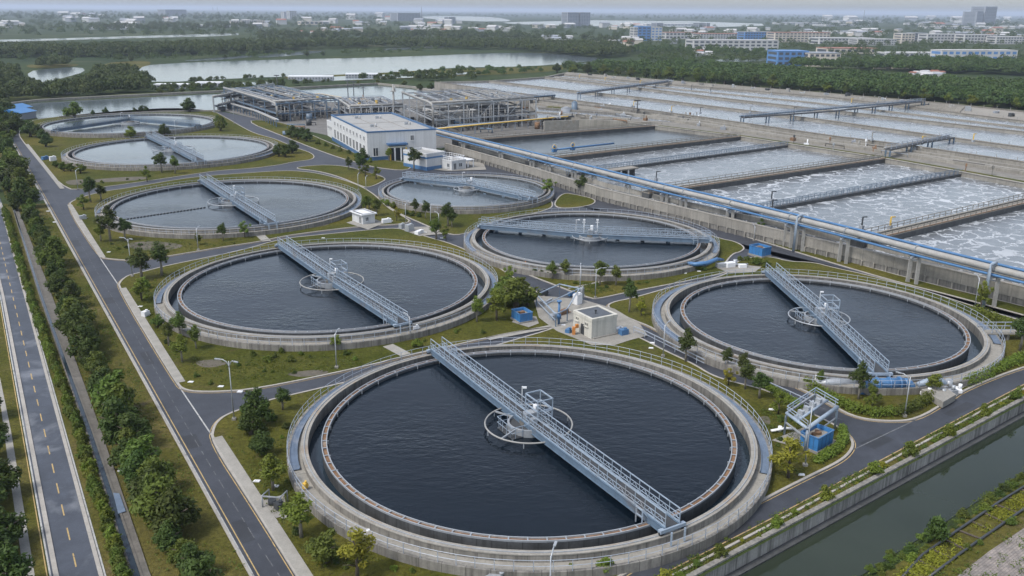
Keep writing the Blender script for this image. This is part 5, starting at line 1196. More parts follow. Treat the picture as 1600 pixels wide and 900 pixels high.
for i in range(54):
    for _ in range(40):
        px, py = yr.uniform(430, 1040), yr.uniform(153, 214)
        if py < 153+(px-430)*.02 or (490 < px < 680 and py > 172) or (px > 690 and py > 216-(px-690)*.085) or (py < 164 and px > 840 and py < 150+(px-840)*.15): continue
        break
    c = W(px, py); kd = i % 3; b = MB(); a = yr.uniform(0, 3); mt = yr.choice(['far_grey', 'pipe_grey', 'galv', 'dark_metal', 'pipe_blue', 'rust', 'steel_d'])
    if kd == 0: b.box(c.x, c.y, 0, yr.uniform(.9, 2.2), yr.uniform(1, 3), yr.uniform(.8, 1.8), a); b.cyl(c.x, c.y, 0, 2.6, .3, 10)
    elif kd == 1: L = yr.uniform(3, 8); b.tube([(c.x, c.y, 0), (c.x, c.y, 1.4), (c.x+L*math.cos(a), c.y+L*math.sin(a)*.4, 1.4), (c.x+L*math.cos(a), c.y+L*math.sin(a)*.4, 0)], yr.uniform(.15, .35), 8)
    else: b.cyl(c.x, c.y, 0, yr.uniform(1, 3), yr.uniform(.5, 1.2), 14); b.tube([(c.x, c.y, 1.0), (c.x+2.4, c.y+.3, 1.0), (c.x+2.4, c.y+.3, 0)], .16, 8)
    tag(b.build(['pump_block', 'pipe_loop', 'small_vessel'][kd], mt), ['low pump block among the machinery of the yard around the steel frames', 'bent pipe loop standing in the yard around the steel frames', 'squat vessel with a side pipe in the yard around the steel frames'][kd], ['pump', 'pipe', 'vessel'][kd], ['pump blocks in the process yard', 'pipe loops in the process yard', 'squat vessels in the process yard'][kd])
for i in range(58):
    f = yr.random()
    if i < 34: px, py = yr.uniform(845, 1090), 0; lo, hi = 150+(px-845)*.125+4, 190+(px-845)*.0; py = yr.uniform(lo, max(lo+1, min(hi, 197)))
    else: px = yr.uniform(1080, 1560); py = yr.uniform(187+(px-1113)*.147+2, 204+(px-1113)*.185)
    c = W(px, py, 3.15); mt = yr.choice(['far_grey', 'pipe_grey', 'galv', 'dark_metal', 'rust', 'conc_in', 'white']); b = MB(); a = yr.uniform(0, 3); z = 3.15
    if i % 3 == 0: b.box(c.x, c.y, z, z+yr.uniform(.5, 1.4), yr.uniform(.8, 2.4), yr.uniform(.6, 1.4), a); b.cyl(c.x+.3, c.y, z, z+1.7, .2, 8); nm, lab, ct = 'pump_block', 'low machine block on the concrete terrace between the basin groups', 'pump'
    elif i % 3 == 1: L = yr.uniform(3, 9); d = Vector((.55, -.83)); b.tube([(c.x, c.y, z), (c.x, c.y, z+.8), (c.x+d.x*L, c.y+d.y*L, z+.8), (c.x+d.x*L, c.y+d.y*L, z)], yr.uniform(.12, .25), 8); nm, lab, ct = 'pipe_loop', 'low pipe loop on the concrete terrace between the basin groups', 'pipe'
    else: b.bar((c.x, c.y, z), (c.x, c.y, z+2.4), .16); b.box(c.x, c.y, z+1.6, z+2.3, .6, .4, a); nm, lab, ct = 'switch_post', 'thin switch post on the concrete terrace between the basin groups', 'post'
    tag(b.build(nm, mt), lab, ct, {'pump': 'machine blocks on the terrace', 'pipe': 'pipe loops on the terrace', 'post': 'switch posts on the terrace'}[ct])
gs2 = MB()
for q in ([(850, 168), (950, 176), (960, 174), (860, 165)], [(880, 163), (1000, 175), (1010, 173.5), (885, 161)], [(960, 190), (1010, 192), (1015, 190.5), (965, 188)]): gs2.sheet([W2(*x, 3.18) for x in q], 3.18)
struct(gs2, 'grass_strip', 'grass', 'thin grass strips between the channels behind the steel frame', 'lawn')
# tall thin vent mast between the frames
c = W(616, 188); b = MB(); b.cyl(c.x, c.y, 0, 13.5, .55, 10, r1=.3); b.box(c.x, c.y, 10.8, 11.1, 2.0, 1.6); b.cyl(c.x+.6, c.y, 11, 13, .2); tag(b.build('vent_mast', 'pipe_grey'), 'tall grey vent mast left of the large steel frame', 'mast')
# cross of lamps and small masts on basin corner
for px, py, z, h in ((995, 186, 2, 7.0), (544, 152, 0, 8), (568, 152, 0, 6), (434, 146, 0, 9), (553, 150, 0, 7)):
    c = W(px, py, z); b = MB(); b.cyl(c.x, c.y, z, z+h, .2, 8); b.box(c.x, c.y, z+h-.4, z+h, 2.6, .4); b.box(c.x, c.y, z+h-1.6, z+h-1.4, 1.8, .3); tag(b.build('floodlight_mast', 'dark_metal'), 'thin dark floodlight mast with crossbar near the steel frames and pond', 'mast', 'floodlight masts')
# blue roofed sheds at the far left
for px0, pxu, pxv, h, lab in (((34, 188), (57, 184), (28, 182), 3.4, 'nearer blue roofed shed by the pond at far left'), ((20, 181), (50, 176), (17, 176), 3.2, 'farther blue roofed shed by the pond at far left'), ((-12, 187), (10, 184), (-14, 181), 3.0, 'pale blue roofed shed cut by the left edge')):
    o, u, v, lu, lv = rect_frame(W2(*px0), W2(*pxu), W2(*pxv)); P = lambda a, b: (o.x+u.x*a+v.x*b, o.y+u.y*a+v.y*b)
    t = T('shed', lab, 'shed', (o.x, o.y, 0)); b = MB(); b.prism([P(0, 0), P(lu, 0), P(lu, lv), P(0, lv)], 0, h-.8); b.build('wall', 'far_grey', t)
    b = MB(); b.add([(*P(-.5, -.5), h-.8), (*P(lu+.5, -.5), h-.8), (*P(lu+.5, lv+.5), h-.8), (*P(-.5, lv+.5), h-.8), (*P(-.5, lv/2), h+.5), (*P(lu+.5, lv/2), h+.5)], [[0, 1, 5, 4], [2, 3, 4, 5], [0, 4, 3], [1, 2, 5]]); b.build('roof', 'blue_box', t)
# parked cars by the basin wall
def car(px, py, lab, rot, mt):
    c = W(px, py, .03); t = T('parked_car', lab, 'car', c); ca, sa = math.cos(rot), math.sin(rot); Q = lambda x, y: (c.x+x*ca-y*sa, c.y+x*sa+y*ca)
    b = MB(); prof = [(-2.1, .3), (-2.15, .75), (-1.2, .9), (-.75, 1.42), (.75, 1.45), (1.35, .95), (2.1, .8), (2.15, .3)]
    vs = [(*Q(x, s*.82*(.88 if z > 1.2 else 1)), .03+z) for s in (-1, 1) for x, z in prof]; n = 8
    b.add(vs, [list(range(n))[::-1], [n+i for i in range(n)]]+[[i, (i+1) % n, n+(i+1) % n, n+i] for i in range(n)]); b.build('body', mt, t)
    b = MB(); wp = [(-.95, .95), (-.62, 1.36), (.66, 1.38), (1.1, .98)]
    for s in (-.83, .83): b.add([(*Q(x, s*(.93 if z > 1.2 else 1.0)), .03+z) for x, z in wp], [[0, 1, 2, 3] if s < 0 else [3, 2, 1, 0]])
    b.build('window', 'glass', t)
    for x in (-1.3, 1.3):
        for s in (-.8, .8): b = MB(); p_ = Q(x, s-.1); q_ = Q(x, s+.1); b.tube([(*p_, .36), (*q_, .36)], .33, 12); b.build('wheel', 'black', t)
car(872, 285, 'white parked car farther along the road beside the pipe rack', -.95, 'white'); car(882, 291.5, 'white parked car nearer along the road beside the pipe rack', -.95, 'white')
# street lamps
def lamp(px, py, h, label, arms=1, rot=0, grp='street lamps'):
    c = W(px, py, .1); t = T('street_lamp', label, 'street lamp', c, grp)
    b = MB(); b.cyl(c.x, c.y, .1, h, .07, 8, r1=.045); b.build('pole', 'galv', t); b = MB(); b.box(c.x, c.y, .1, .35, .4, .4); b.build('base', 'yard', t)
    for k_ in range(arms):
        a = rot+PI*k_*.93; L = 1.0 if k_ == 0 else .7; dx, dy = math.cos(a), math.sin(a)
        b = MB(); b.tube([(c.x, c.y, h-.6), (c.x+dx*.25, c.y+dy*.25, h-.1), (c.x+dx*L*.7, c.y+dy*L*.7, h+.12), (c.x+dx*L, c.y+dy*L, h+.1)], .055, 6); b.build('arm', 'galv', t)
        b = MB(); b.bar((c.x+dx*L, c.y+dy*L, h+.1), (c.x+dx*(L+.55), c.y+dy*(L+.55), h+.1), .18, .1); b.build('lamp_head', 'galv', t)
lamp(366, 656, 6.6, 'double armed street lamp at the corner where the cross road meets the left road', 2, 2.9)
lamp(207, 432, 6.2, 'double armed street lamp at the cross road behind the second tank', 2, 2.8)
lamp(858, 985, 6.0, 'street lamp in front of the nearest tank at the bottom edge', 1, 1.3)
lamp(1258, 728, 6.0, 'street lamp beside the open blue tank at right', 1, 1.2)
lamp(1413, 651, 4.6, 'street lamp in the hedge in front of the right tank', 1, 2.3)
lamp(526, 575, 4.4, 'street lamp on the lawn below the second tank', 1, 1.4)
lamp(122, 296, 4.6, 'street lamp by the cross road between third and fourth tank', 1, 1.5)
lamp(310, 391, 4.0, 'street lamp on the lawn below the third tank', 1, 1.5)
lamp(930, 466, 4.6, 'street lamp at the lawn corner right of the pump yard', 1, .2)
lamp(906, 458, 4.2, 'street lamp beside the cabinet at the pump yard', 1, 1.5)
lamp(1036, 557, 4.2, 'street lamp between the cream pump house and the right tank', 1, 1.0)
lamp(673, 352, 3.8, 'street lamp at the lawn corner below the small tank', 1, 1.5)
lamp(686, 363, 3.8, 'street lamp by the road below the small tank', 1, 2.2)
lamp(634, 350, 4.2, 'street lamp at the road fork by the valve house', 1, 1.2)
lamp(560, 297, 3.8, 'street lamp on the grass triangle by the third tank', 1, 1.5)
lamp(572, 296, 3.0, 'short street lamp at the tip of the grass triangle', 1, 1.5)
lamp(1522, 485, 5.0, 'street lamp behind the right tank by the basin road', 1, 1.6)
lamp(1178, 376, 2.8, 'short street lamp on the grass strip at the basin wall', 1, 1.6)
lamp(641, 530, 3.2, 'short street lamp below the bridge end of the second tank', 1, 2.2)
lamp(275, 214, 5.5, 'street lamp on the grass between the two farthest tanks', 1, 1.5)
lamp(366, 193, 6.5, 'street lamp by the road beside the first steel frame', 1, .5)
# low guard rails along the central road
t = T('guard_rail', 'thin pale guard rail along the central road right of the pump house', 'rail', W(1090, 556)); b = MB(); b.rail([W(*p, .14) for p in ((990, 520), (1010, 528), (1050, 548), (1100, 573))], .9, 2, .05, (.5,)); b.build('rail', 'rail', t)
t = T('guard_rail', 'thin pale guard rail along the road above the open blue tank', 'rail', W(1240, 620)); b = MB(); b.rail([W(*p, .14) for p in ((1190, 604), (1230, 622), (1275, 643))], .9, 2, .05, (.5,)); b.build('rail', 'rail', t)
# manhole covers and slabs lying in the grass
for px, py in ((401, 752), (219, 479), (85, 347), (75, 330), (298, 597), (1017, 544), (1019, 536), (880, 508), (345, 604), (170, 394), (395, 355), (459, 358), (560, 522), (1194, 688), (1205, 640), (1150, 700), (505, 372), (375, 612), (1252, 742), (430, 760), (690, 372), (1092, 424), (1070, 427), (200, 690), (190, 735), (150, 620)):
    c = W(px, py, .12); b = MB(); b.prism([(c.x-.32, c.y-.14), (c.x+.28, c.y-.2), (c.x+.32, c.y+.16), (c.x-.2, c.y+.2)], .05, .19); b.box(c.x, c.y, .19, .22, .2, .14); tag(b.build('manhole_slab', 'white'), 'pale concrete slab lying in the grass', 'slab', 'pale slabs in the lawns')
c = W(187, 788); b = MB(); b.sheet([W2(*p) for p in ((177, 773), (187, 774), (197, 802), (185, 806))], .2); tag(b.build('cover_sheet', 'gutter_blue'), 'blue grey cover lying on the ditch edge strip', 'cover')
# track on the far bank
def bank(a, n): q = uv2(CB, a, n); return q
t = T('track', 'overgrown dark narrow track on the canal bank', 'track', (*bank(0, -6), -.28))
K0 = [W(*p, -.28) for p in ((1400, 915), (1440, 870), (1500, 828), (1560, 787), (1620, 750))]; K1 = [W(*p, -.28) for p in ((1450, 905), (1500, 867), (1550, 832), (1610, 790), (1660, 756))]
for Kp in (K0, K1): b = MB(); b.tube([(p.x, p.y, -.12) for p in Kp], .11, 6); b.build('rail', 'dark_metal', t)
b = MB()
for p in resample([q[:2] for q in K0], 2.2):
    q = min(resample([x[:2] for x in K1], .5), key=lambda z: (z-p).length); b.bar((*p, -.2), (*q, -.2), .2, .08)
b.build('sleeper', 'bark', t)
# ================================================================== TREES AND SHRUBS
def leaf_mesh(name, clumps, n, size, mat, seed, flat=.5):
    """n leaf-sized quads scattered round the clumps [(x,y,z,r)...]"""
    r = np.random.default_rng(seed); C = np.array(clumps); w = C[:, 3]**2; idx = r.choice(len(C), n, p=w/w.sum())
    d = r.normal(size=(n, 3)); d /= np.linalg.norm(d, axis=1)[:, None]
    rad = C[idx, 3]*(r.random(n)**.45)*r.uniform(.85, 1.12, n)
    p = C[idx, :3]+d*rad[:, None]*np.array([1, 1, .85])
    nn = d*.7+r.normal(size=(n, 3))*.55+np.array([0, 0, flat]); nn /= np.linalg.norm(nn, axis=1)[:, None]
    a = np.cross(nn, r.normal(size=(n, 3))); a /= np.linalg.norm(a, axis=1)[:, None]; b = np.cross(nn, a)
    s = size*r.uniform(.6, 1.35, n)[:, None]; l = s*r.uniform(.9, 1.5, n)[:, None]
    V = np.stack([p-a*l, p-b*s*.55, p+a*l, p+b*s*.55], 1).reshape(-1, 3)
    me = bpy.data.meshes.new(name); me.vertices.add(4*n); me.vertices.foreach_set('co', V.ravel())
    me.loops.add(4*n); me.loops.foreach_set('vertex_index', np.arange(4*n, dtype=np.int32))
    me.polygons.add(n); me.polygons.foreach_set('loop_start', np.arange(0, 4*n, 4, dtype=np.int32))
    me.update(calc_edges=True); me.materials.append(M[mat]); return me
def clumps_for(kind, r):
    out = []
    if kind == 'bushy':
        for i in range(9):
            a = r.uniform(0, 2*PI); q = r.uniform(.25, .68); out.append((q*math.cos(a), q*math.sin(a), r.uniform(.45, 1.25), r.uniform(.30, .5)))
        out += [(0, 0, .9, .6), (r.uniform(-.2, .2), r.uniform(-.2, .2), 1.5, .45), (r.uniform(-.3, .3), r.uniform(-.3, .3), 1.75, .28)]
    elif kind == 'young':
        for i in range(8):
            a = r.uniform(0, 2*PI); q = r.uniform(.2, .62); out.append((q*math.cos(a), q*math.sin(a), r.uniform(1.15, 2.2), r.uniform(.26, .42)))
        out += [(0, 0, 1.7, .55), (0, 0, 2.35, .36), (r.uniform(-.2, .2), 0, 2.65, .22)]
    elif kind == 'airy':
        for i in range(13):
            a = r.uniform(0, 2*PI); q = r.uniform(.3, .95); out.append((q*math.cos(a), q*math.sin(a), r.uniform(.8, 2.3)-.3*q, r.uniform(.18, .32)))
        out += [(0, 0, 1.5, .4), (0, 0, 2.3, .3)]
    else:
        for i in range(7):
            a = r.uniform(0, 2*PI); q = r.uniform(.2, .65); out.append((q*math.cos(a), q*math.sin(a), r.uniform(.2, .65), r.uniform(.26, .42)))
        out += [(0, 0, .55, .5), (r.uniform(-.2, .2), 0, .95, .3)]
    return out
def trunk_mesh(name, kind, mat, seed):
    r = random.Random(seed); b = MB()
    top = {'bushy': 1.3, 'young': 2.2, 'airy': 2.0, 'shrub': .6}[kind]; r0 = {'bushy': .12, 'young': .075, 'airy': .07, 'shrub': .05}[kind]
    b.tube([(0, 0, -.1), (r.uniform(-.04, .04), r.uniform(-.04, .04), top*.4), (r.uniform(-.08, .08), r.uniform(-.08, .08), top)], [r0*1.25, r0, r0*.4], 6)
    for i in range(5):
        a = i*1.3+r.random(); z = top*r.uniform(.35, .7); b.tube([(0, 0, z), (.3*math.cos(a), .3*math.sin(a), z+.25), (.6*math.cos(a), .6*math.sin(a), z+.45)], [r0*.5, r0*.35, r0*.15], 4)
    me_o = b.build(name, mat); me = me_o.data; bpy.data.objects.remove(me_o); return me
NL = {'bushy': (2700, .082), 'young': (1700, .075), 'airy': (1400, .075), 'shrub': (800, .095)}
TREES = {}
def tree_data(kind, leaf, var):
    key = (kind, leaf, var)
    if key not in TREES:
        r = random.Random(hash_(kind)*7+var*13); n, s = NL[kind]
        TREES[key] = (leaf_mesh('crown', clumps_for(kind, r), n, s, leaf, var*17+len(leaf)), trunk_mesh('trunk', kind, 'bark_pale' if kind == 'young' else 'bark', var*5+1))
    return TREES[key]
def hash_(s): return sum(ord(c)*(i+3) for i, c in enumerate(s))
tr_r = random.Random(21)
def scatter_(poly, n, r):
    xs = [p[0] for p in poly]; ys = [p[1] for p in poly]; out = []; guard = 0
    while len(out) < n and guard < n*80:
        guard += 1; x, y = r.uniform(min(xs), max(xs)), r.uniform(min(ys), max(ys)); ins = False
        for i in range(len(poly)):
            (x1, y1), (x2, y2) = poly[i-1], poly[i]
            if (y1 > y) != (y2 > y) and x < (x2-x1)*(y-y1)/(y2-y1)+x1: ins = not ins
        if ins and all((Vector(W2(x, y))-Vector(k_['c'])).length > k_['Ro']+.5 for k_ in TK.values()): out.append((x, y))
    return out
def plant(p, R, kind='bushy', leaf='leaf_dark', label='', cat='tree', group=None, name=None, sz=1.0, z=.1):
    cm, tm = tree_data(kind, leaf, tr_r.randrange(3))
    nm = name or ('shrub' if kind == 'shrub' else 'tree')
    t = bpy.data.objects.new(nm, None); COL.objects.link(t); t.location = (p[0], p[1], z); t.rotation_euler = (0, 0, tr_r.uniform(0, 6.28))
    t.scale = (R, R, R*sz*tr_r.uniform(.9, 1.1)); tag(t, label, cat, group)
    c = bpy.data.objects.new('crown', cm); COL.objects.link(c); c.parent = t
    if kind != 'shrub': b = bpy.data.objects.new('trunk', tm); COL.objects.link(b); b.parent = t
    return t
# row of dark bushy trees between ditch and plant road
RL = [(-30, 160), (0, 205), (14, 250), (34, 300), (62, 372), (110, 485), (150, 580), (196, 692), (252, 805), (300, 905), (330, 965)]
row = resample([W2(*p) for p in RL], 1.95)
kept = []
for q in row:
    if not kept or (q-kept[-1]).length > (1.9 if q.length < 130 else 2.7 if q.length < 200 else 4.6): kept.append(q)
for i, q in enumerate(kept):
    far = q.length
    R = tr_r.uniform(1.1, 1.9) if tr_r.random() < .72 else tr_r.uniform(1.9, 2.6)
    if far > 200: R *= 1.5
    elif far > 130: R *= 1.15
    dd_ = Vector((.85, .52))*tr_r.uniform(-.75, .75)
    plant((q.x+dd_.x, q.y+dd_.y), R, 'bushy', 'leaf_mid' if tr_r.random() < .3 else 'leaf_dark', 'dark bushy tree in the long row between ditch and plant road', 'tree', 'row of bushy trees along the left road', z=0)
for px, py, R in ((-6, 262, 2.0), (2, 285, 2.0), (14, 300, 1.8), (-16, 300, 2.4), (8, 238, 2.0), (26, 330, 1.5), (-14, 225, 2.5)):
    plant(W2(px, py), R, 'bushy', 'leaf_dark', 'dark tree in the clump where the public road leaves the frame', 'tree', 'clump of trees at the left edge', z=0)
# bright hedge shrubs along the ditch
HG = [(8, 330), (44, 455), (122, 675), (186, 885), (215, 985)]
for i, q in enumerate(resample([W2(*p) for p in HG], 1.15)):
    plant((q.x+tr_r.uniform(-.15, .15), q.y), tr_r.uniform(.75, 1.0), 'shrub', 'leaf_light' if tr_r.random() < .45 else 'leaf_mid', 'bright green shrub in the hedge row between public road and ditch', 'shrub', 'hedge shrubs along the ditch', 'hedge_shrub', 1.3, 0)
# tall dark trees at the far left edge
for px, py, R in ((-12, 720, 2.0), (6, 775, 1.9), (-18, 800, 2.2), (12, 855, 1.9), (-8, 880, 2.2), (24, 930, 1.9), (-20, 655, 1.9), (-6, 690, 1.3)):
    plant(W2(px, py), R, 'bushy', 'leaf_dark', 'large dark tree overhanging the footpath at the left edge', 'tree', 'trees by the footpath at the left edge', z=0)
# single trees on the lawns: base px, base py, crown radius px, kind, leaf, label
def grove(lst, label, kind, leaf, group=None, sz=1.0, cat='tree'):
    for e in lst:
        px, py, rp = e[:3]; R = rp*mpp(px, py, .1)*(1.65 if (e[3] if len(e) > 3 else kind) in ('young', 'airy') else 1.32)
        plant(W2(px, py), R, e[3] if len(e) > 3 else kind, e[4] if len(e) > 4 else leaf, label, cat, group, sz=sz)
def one(px, py, rp, kind, leaf, label, sz=1.0): grove([(px, py, rp)], label, kind, leaf, None, sz, 'shrub' if kind == 'shrub' else 'tree')
grove([(403, 665, 21), (392, 680, 16), (410, 712, 17)], 'dark tree in the clump beside the left road and the nearest tank', 'bushy', 'leaf_dark', 'dark clump by the nearest tank')
one(442, 642, 11, 'young', 'leaf_dark', 'small round dark tree alone beyond the dark clump by the nearest tank', .8)
one(427, 768, 17, 'young', 'leaf_light', 'light green tree below the dark clump by the nearest tank', .85)
one(471, 842, 20, 'young', 'leaf_light', 'bright green tree beside the small tube frame on the pad', .85)
one(511, 880, 24, 'bushy', 'leaf_mid', 'dense dark green bush tree by the near outer wall', .75)
one(558, 908, 25, 'airy', 'leaf_yellow', 'yellow green tree at the bottom edge in front of the nearest tank', .75)
one(462, 835, 9, 'shrub', 'leaf_dark', 'low dark shrub behind the small pad'); one(489, 862, 11, 'shrub', 'leaf_dark', 'low dark shrub between the two bushy trees at bottom left')
one(947, 897, 13, 'bushy', 'leaf_light', 'bright bush tree at the bottom edge between the nearest tank and the road', .8)
grove([(868, 898, 9), (893, 897, 11), (915, 899, 8), (835, 898, 7), (880, 905, 8)], 'low bright shrub at the bottom edge below the nearest tank', 'shrub', 'leaf_light', 'shrubs below the nearest tank', cat='shrub')
one(1231, 748, 19, 'airy', 'leaf_yellow', 'yellow green tree left of the open blue tank', .85)
one(1216, 648, 10, 'airy', 'leaf_light', 'thin light tree on the grass left of the blue pipe frame', .9)
one(1071, 566, 12, 'young', 'leaf_dark', 'dark round tree at the roadside between nearest tank and right tank', .95)
grove([(1136, 579, 8), (1161, 589, 8)], 'small dark tree by the rim of the right tank across the road', 'young', 'leaf_dark', 'pair of trees at the right tank')
grove([(1164, 609, 12), (1186, 624, 13)], 'dark tree in the pair on the lawn beside the nearest tank right rim', 'young', 'leaf_dark', 'pair of trees right of the nearest tank', .8)
one(1138, 603, 8, 'airy', 'leaf_yellow', 'yellowish small tree at the lawn tip right of the nearest tank', .8)
one(983, 489, 11, 'young', 'leaf_dark', 'dark round tree right of the cream pump house'); one(1002, 494, 7, 'airy', 'leaf_yellow', 'thin yellowish tree beside the dark round tree right of the pump house')
grove([(806, 482, 26), (790, 470, 20), (824, 478, 14), (812, 458, 14)], 'dense green tree in the clump between the second tank and the pump yard', 'bushy', 'leaf_mid', 'clump beside the pump yard', .8)
one(776, 502, 14, 'airy', 'leaf_light', 'light tree left of the clump beside the pump yard', .85); one(745, 504, 10, 'young', 'leaf_light', 'small light tree at the right rim of the second tank', .9)
one(797, 450, 8, 'airy', 'leaf_light', 'slender light tree above the clump beside the pump yard'); one(652, 543, 9, 'shrub', 'leaf_light', 'round bright shrub on the lawn between nearest and second tank')
one(419, 566, 7, 'shrub', 'leaf_light', 'light shrub on the lawn below the second tank'); grove([(430, 560, 6), (455, 566, 8), (395, 557, 6), (470, 556, 5), (440, 552, 6), (500, 548, 5)], 'low green weed bush along the outer wall of the second tank', 'shrub', 'leaf_mid', 'weeds along the second tank', cat='shrub')
one(527, 548, 8, 'young', 'leaf_light', 'small light tree behind the lamp below the second tank', .7)
one(222, 437, 14, 'young', 'leaf_dark', 'dark round tree nearer the left road at the cross road behind the second tank', .75); one(253, 432, 14, 'young', 'leaf_dark', 'dark round tree farther from the left road at the cross road behind the second tank', .75)
one(224, 452, 12, 'shrub', 'leaf_light', 'light shrub below the dark round trees at the cross road'); one(222, 470, 11, 'airy', 'leaf_light', 'light airy tree at the left rim of the second tank', .7)
grove([(248, 512, 9, 'bushy', 'leaf_mid'), (264, 542, 9), (282, 528, 10), (307, 546, 9), (285, 567, 11, 'young', 'leaf_light')], 'small tree in the group left of the second tank', 'young', 'leaf_mid', 'group of trees left of the second tank', .85)
grove([(173, 378, 13), (196, 377, 9), (158, 378, 7, 'young', 'leaf_light')], 'small dark tree in the group at the near left rim of the third tank', 'young', 'leaf_dark', 'group of trees left of the third tank', .8)
grove([(142, 317, 10), (158, 313, 7), (131, 328, 7, 'airy', 'leaf_light')], 'small tree at the cross road between third and fourth tank', 'young', 'leaf_dark', 'trees at the cross road of the third tank', .75)
one(349, 377, 7, 'young', 'leaf_dark', 'small round tree on the lawn under the third tank rim', .9); one(383, 372, 6, 'airy', 'leaf_light', 'thin light tree under the third tank near its bridge end'); one(309, 384, 5, 'airy', 'leaf_mid', 'thin small tree beside the lamp under the third tank')
grove([(100, 268, 6), (111, 268, 6), (126, 271, 7), (88, 262, 5)], 'low tree in the group at the left rim of the fourth tank', 'bushy', 'leaf_mid', 'group of trees left of the fourth tank', .8)
one(253, 270, 9, 'young', 'leaf_dark', 'dark round tree under the near rim of the fourth tank', .75); one(274, 272, 7, 'young', 'leaf_mid', 'smaller tree beside the dark round one under the fourth tank', .75); one(230, 284, 5, 'airy', 'leaf_light', 'thin light tree on the lawn below the fourth tank')
grove([(48, 214, 10), (60, 216, 8), (72, 230, 8), (68, 222, 7)], 'dark tree in the group at the head of the left road', 'bushy', 'leaf_dark', 'trees at the head of the left road', .9)
grove([(12, 205, 10), (26, 208, 12), (5, 196, 9), (20, 214, 6, 'shrub', 'leaf_light')], 'dark tree in front of the blue roofed sheds', 'bushy', 'leaf_dark', 'trees in front of the blue sheds')
one(117, 185, 12, 'bushy', 'leaf_mid', 'large round tree on the pond bank behind the farthest tank', .75); one(296, 175, 10, 'bushy', 'leaf_dark', 'round tree on the pond bank right of the farthest tank', .75)
grove([(166, 179, 4), (146, 181, 3), (210, 177, 3), (222, 176, 4), (228, 176, 4)], 'tiny tree on the pond bank behind the farthest tank bridge', 'bushy', 'leaf_dark', 'tiny trees on the pond bank')
one(205, 216, 7, 'bushy', 'leaf_light', 'bright bush between the two farthest tanks at left'); one(257, 213, 7, 'bushy', 'leaf_dark', 'dark bush between the two farthest tanks at right')
grove([(345, 205, 8), (342, 196, 6), (350, 200, 5)], 'small tree by the road at the right rim of the farthest tank', 'bushy', 'leaf_mid', 'trees right of the farthest tank')
grove([(436, 245, 8), (446, 246, 8), (457, 240, 9), (432, 241, 6)], 'tree in the clump on the lawn right of the fourth tank', 'bushy', 'leaf_dark', 'clump right of the fourth tank', .9)
grove([(455, 215, 8), (466, 218, 8), (479, 221, 9), (472, 214, 7), (460, 210, 7)], 'dark bush in the row by the annex of the white block', 'bushy', 'leaf_dark', 'bushes by the white block annex', .8)
grove([(497, 226, 5), (508, 229, 5), (520, 233, 4), (532, 237, 5), (545, 241, 4), (556, 246, 4), (566, 252, 4)], 'small shrub along the side wall of the white block', 'shrub', 'leaf_mid', 'shrubs along the white block', cat='shrub')
one(647, 267, 10, 'young', 'leaf_dark', 'tree in front of the striped block', .8); one(608, 252, 6, 'young', 'leaf_light', 'small tree at the porch of the white block', .8); one(579, 254, 5, 'shrub', 'leaf_light', 'light shrub at the near corner of the white block')
grove([(562, 272, 8), (571, 276, 6, 'airy', 'leaf_mid'), (588, 280, 6, 'airy', 'leaf_light'), (545, 266, 5), (568, 266, 9)], 'small tree on the grass triangle by the central road', 'young', 'leaf_dark', 'trees on the grass triangle', .85)
grove([(572, 334, 9), (588, 338, 9), (567, 341, 6, 'shrub', 'leaf_light'), (577, 328, 7)], 'round tree between third tank and small tank', 'young', 'leaf_mid', 'trees between third tank and small tank', .7)
grove([(606, 322, 7), (615, 325, 6), (600, 318, 5)], 'low shrub at the left rim of the small tank', 'shrub', 'leaf_light', 'shrubs left of the small tank', cat='shrub')
grove([(649, 335, 6), (665, 342, 7)], 'small tree under the near rim of the small tank', 'young', 'leaf_dark', 'trees under the small tank', .85); grove([(636, 336, 5), (645, 338, 6), (655, 340, 5)], 'dark low shrub under the near rim of the small tank', 'shrub', 'leaf_dark', 'shrubs under the small tank', cat='shrub')
grove([(700, 354, 9), (706, 356, 7)], 'dark tree of the pair on the lawn between small tank and side-on tank', 'young', 'leaf_dark', 'pair of trees between small tank and side-on tank', .95)
one(682, 375, 10, 'young', 'leaf_mid', 'round tree at the roadside behind the second tank', .8); one(697, 376, 6, 'airy', 'leaf_light', 'thin light tree beside the round roadside tree behind the second tank'); one(620, 346, 5, 'airy', 'leaf_yellow', 'yellowish thin tree in front of the small white valve house')
one(909, 304, 9, 'young', 'leaf_dark', 'dark round tree on the small lawn by the pipe rack', .8); one(858, 304, 9, 'airy', 'leaf_light', 'light tree at the right rim of the small tank', .7)
grove([(863, 437, 8), (883, 436, 8)], 'small tree of the left pair under the side-on tank', 'young', 'leaf_mid', 'left pair under the side-on tank', .85); grove([(937, 447, 11), (962, 447, 9)], 'round tree of the right pair under the side-on tank', 'young', 'leaf_mid', 'right pair under the side-on tank', .85)
grove([(835, 430, 7), (846, 432, 7), (856, 434, 6)], 'low dark hedge shrub below the side-on tank', 'shrub', 'leaf_dark', 'hedge below the side-on tank', cat='shrub')
grove([(1092, 423, 6), (1100, 423, 5), (1156, 408, 5), (1167, 408, 5), (1182, 414, 8), (1196, 417, 7), (1176, 412, 6)], 'small shrub around the blue box and blue pump behind the right tank', 'shrub', 'leaf_mid', 'shrubs around the blue box', cat='shrub')
one(1531, 486, 8, 'airy', 'leaf_light', 'thin light tree by the basin road behind the right tank', 1.2); one(1188, 372, 6, 'airy', 'leaf_light', 'thin light tree at the foot of the basin wall', 1.1)
one(1593, 549, 12, 'young', 'leaf_dark', 'dark tree at the right edge behind the hedge of the right tank')
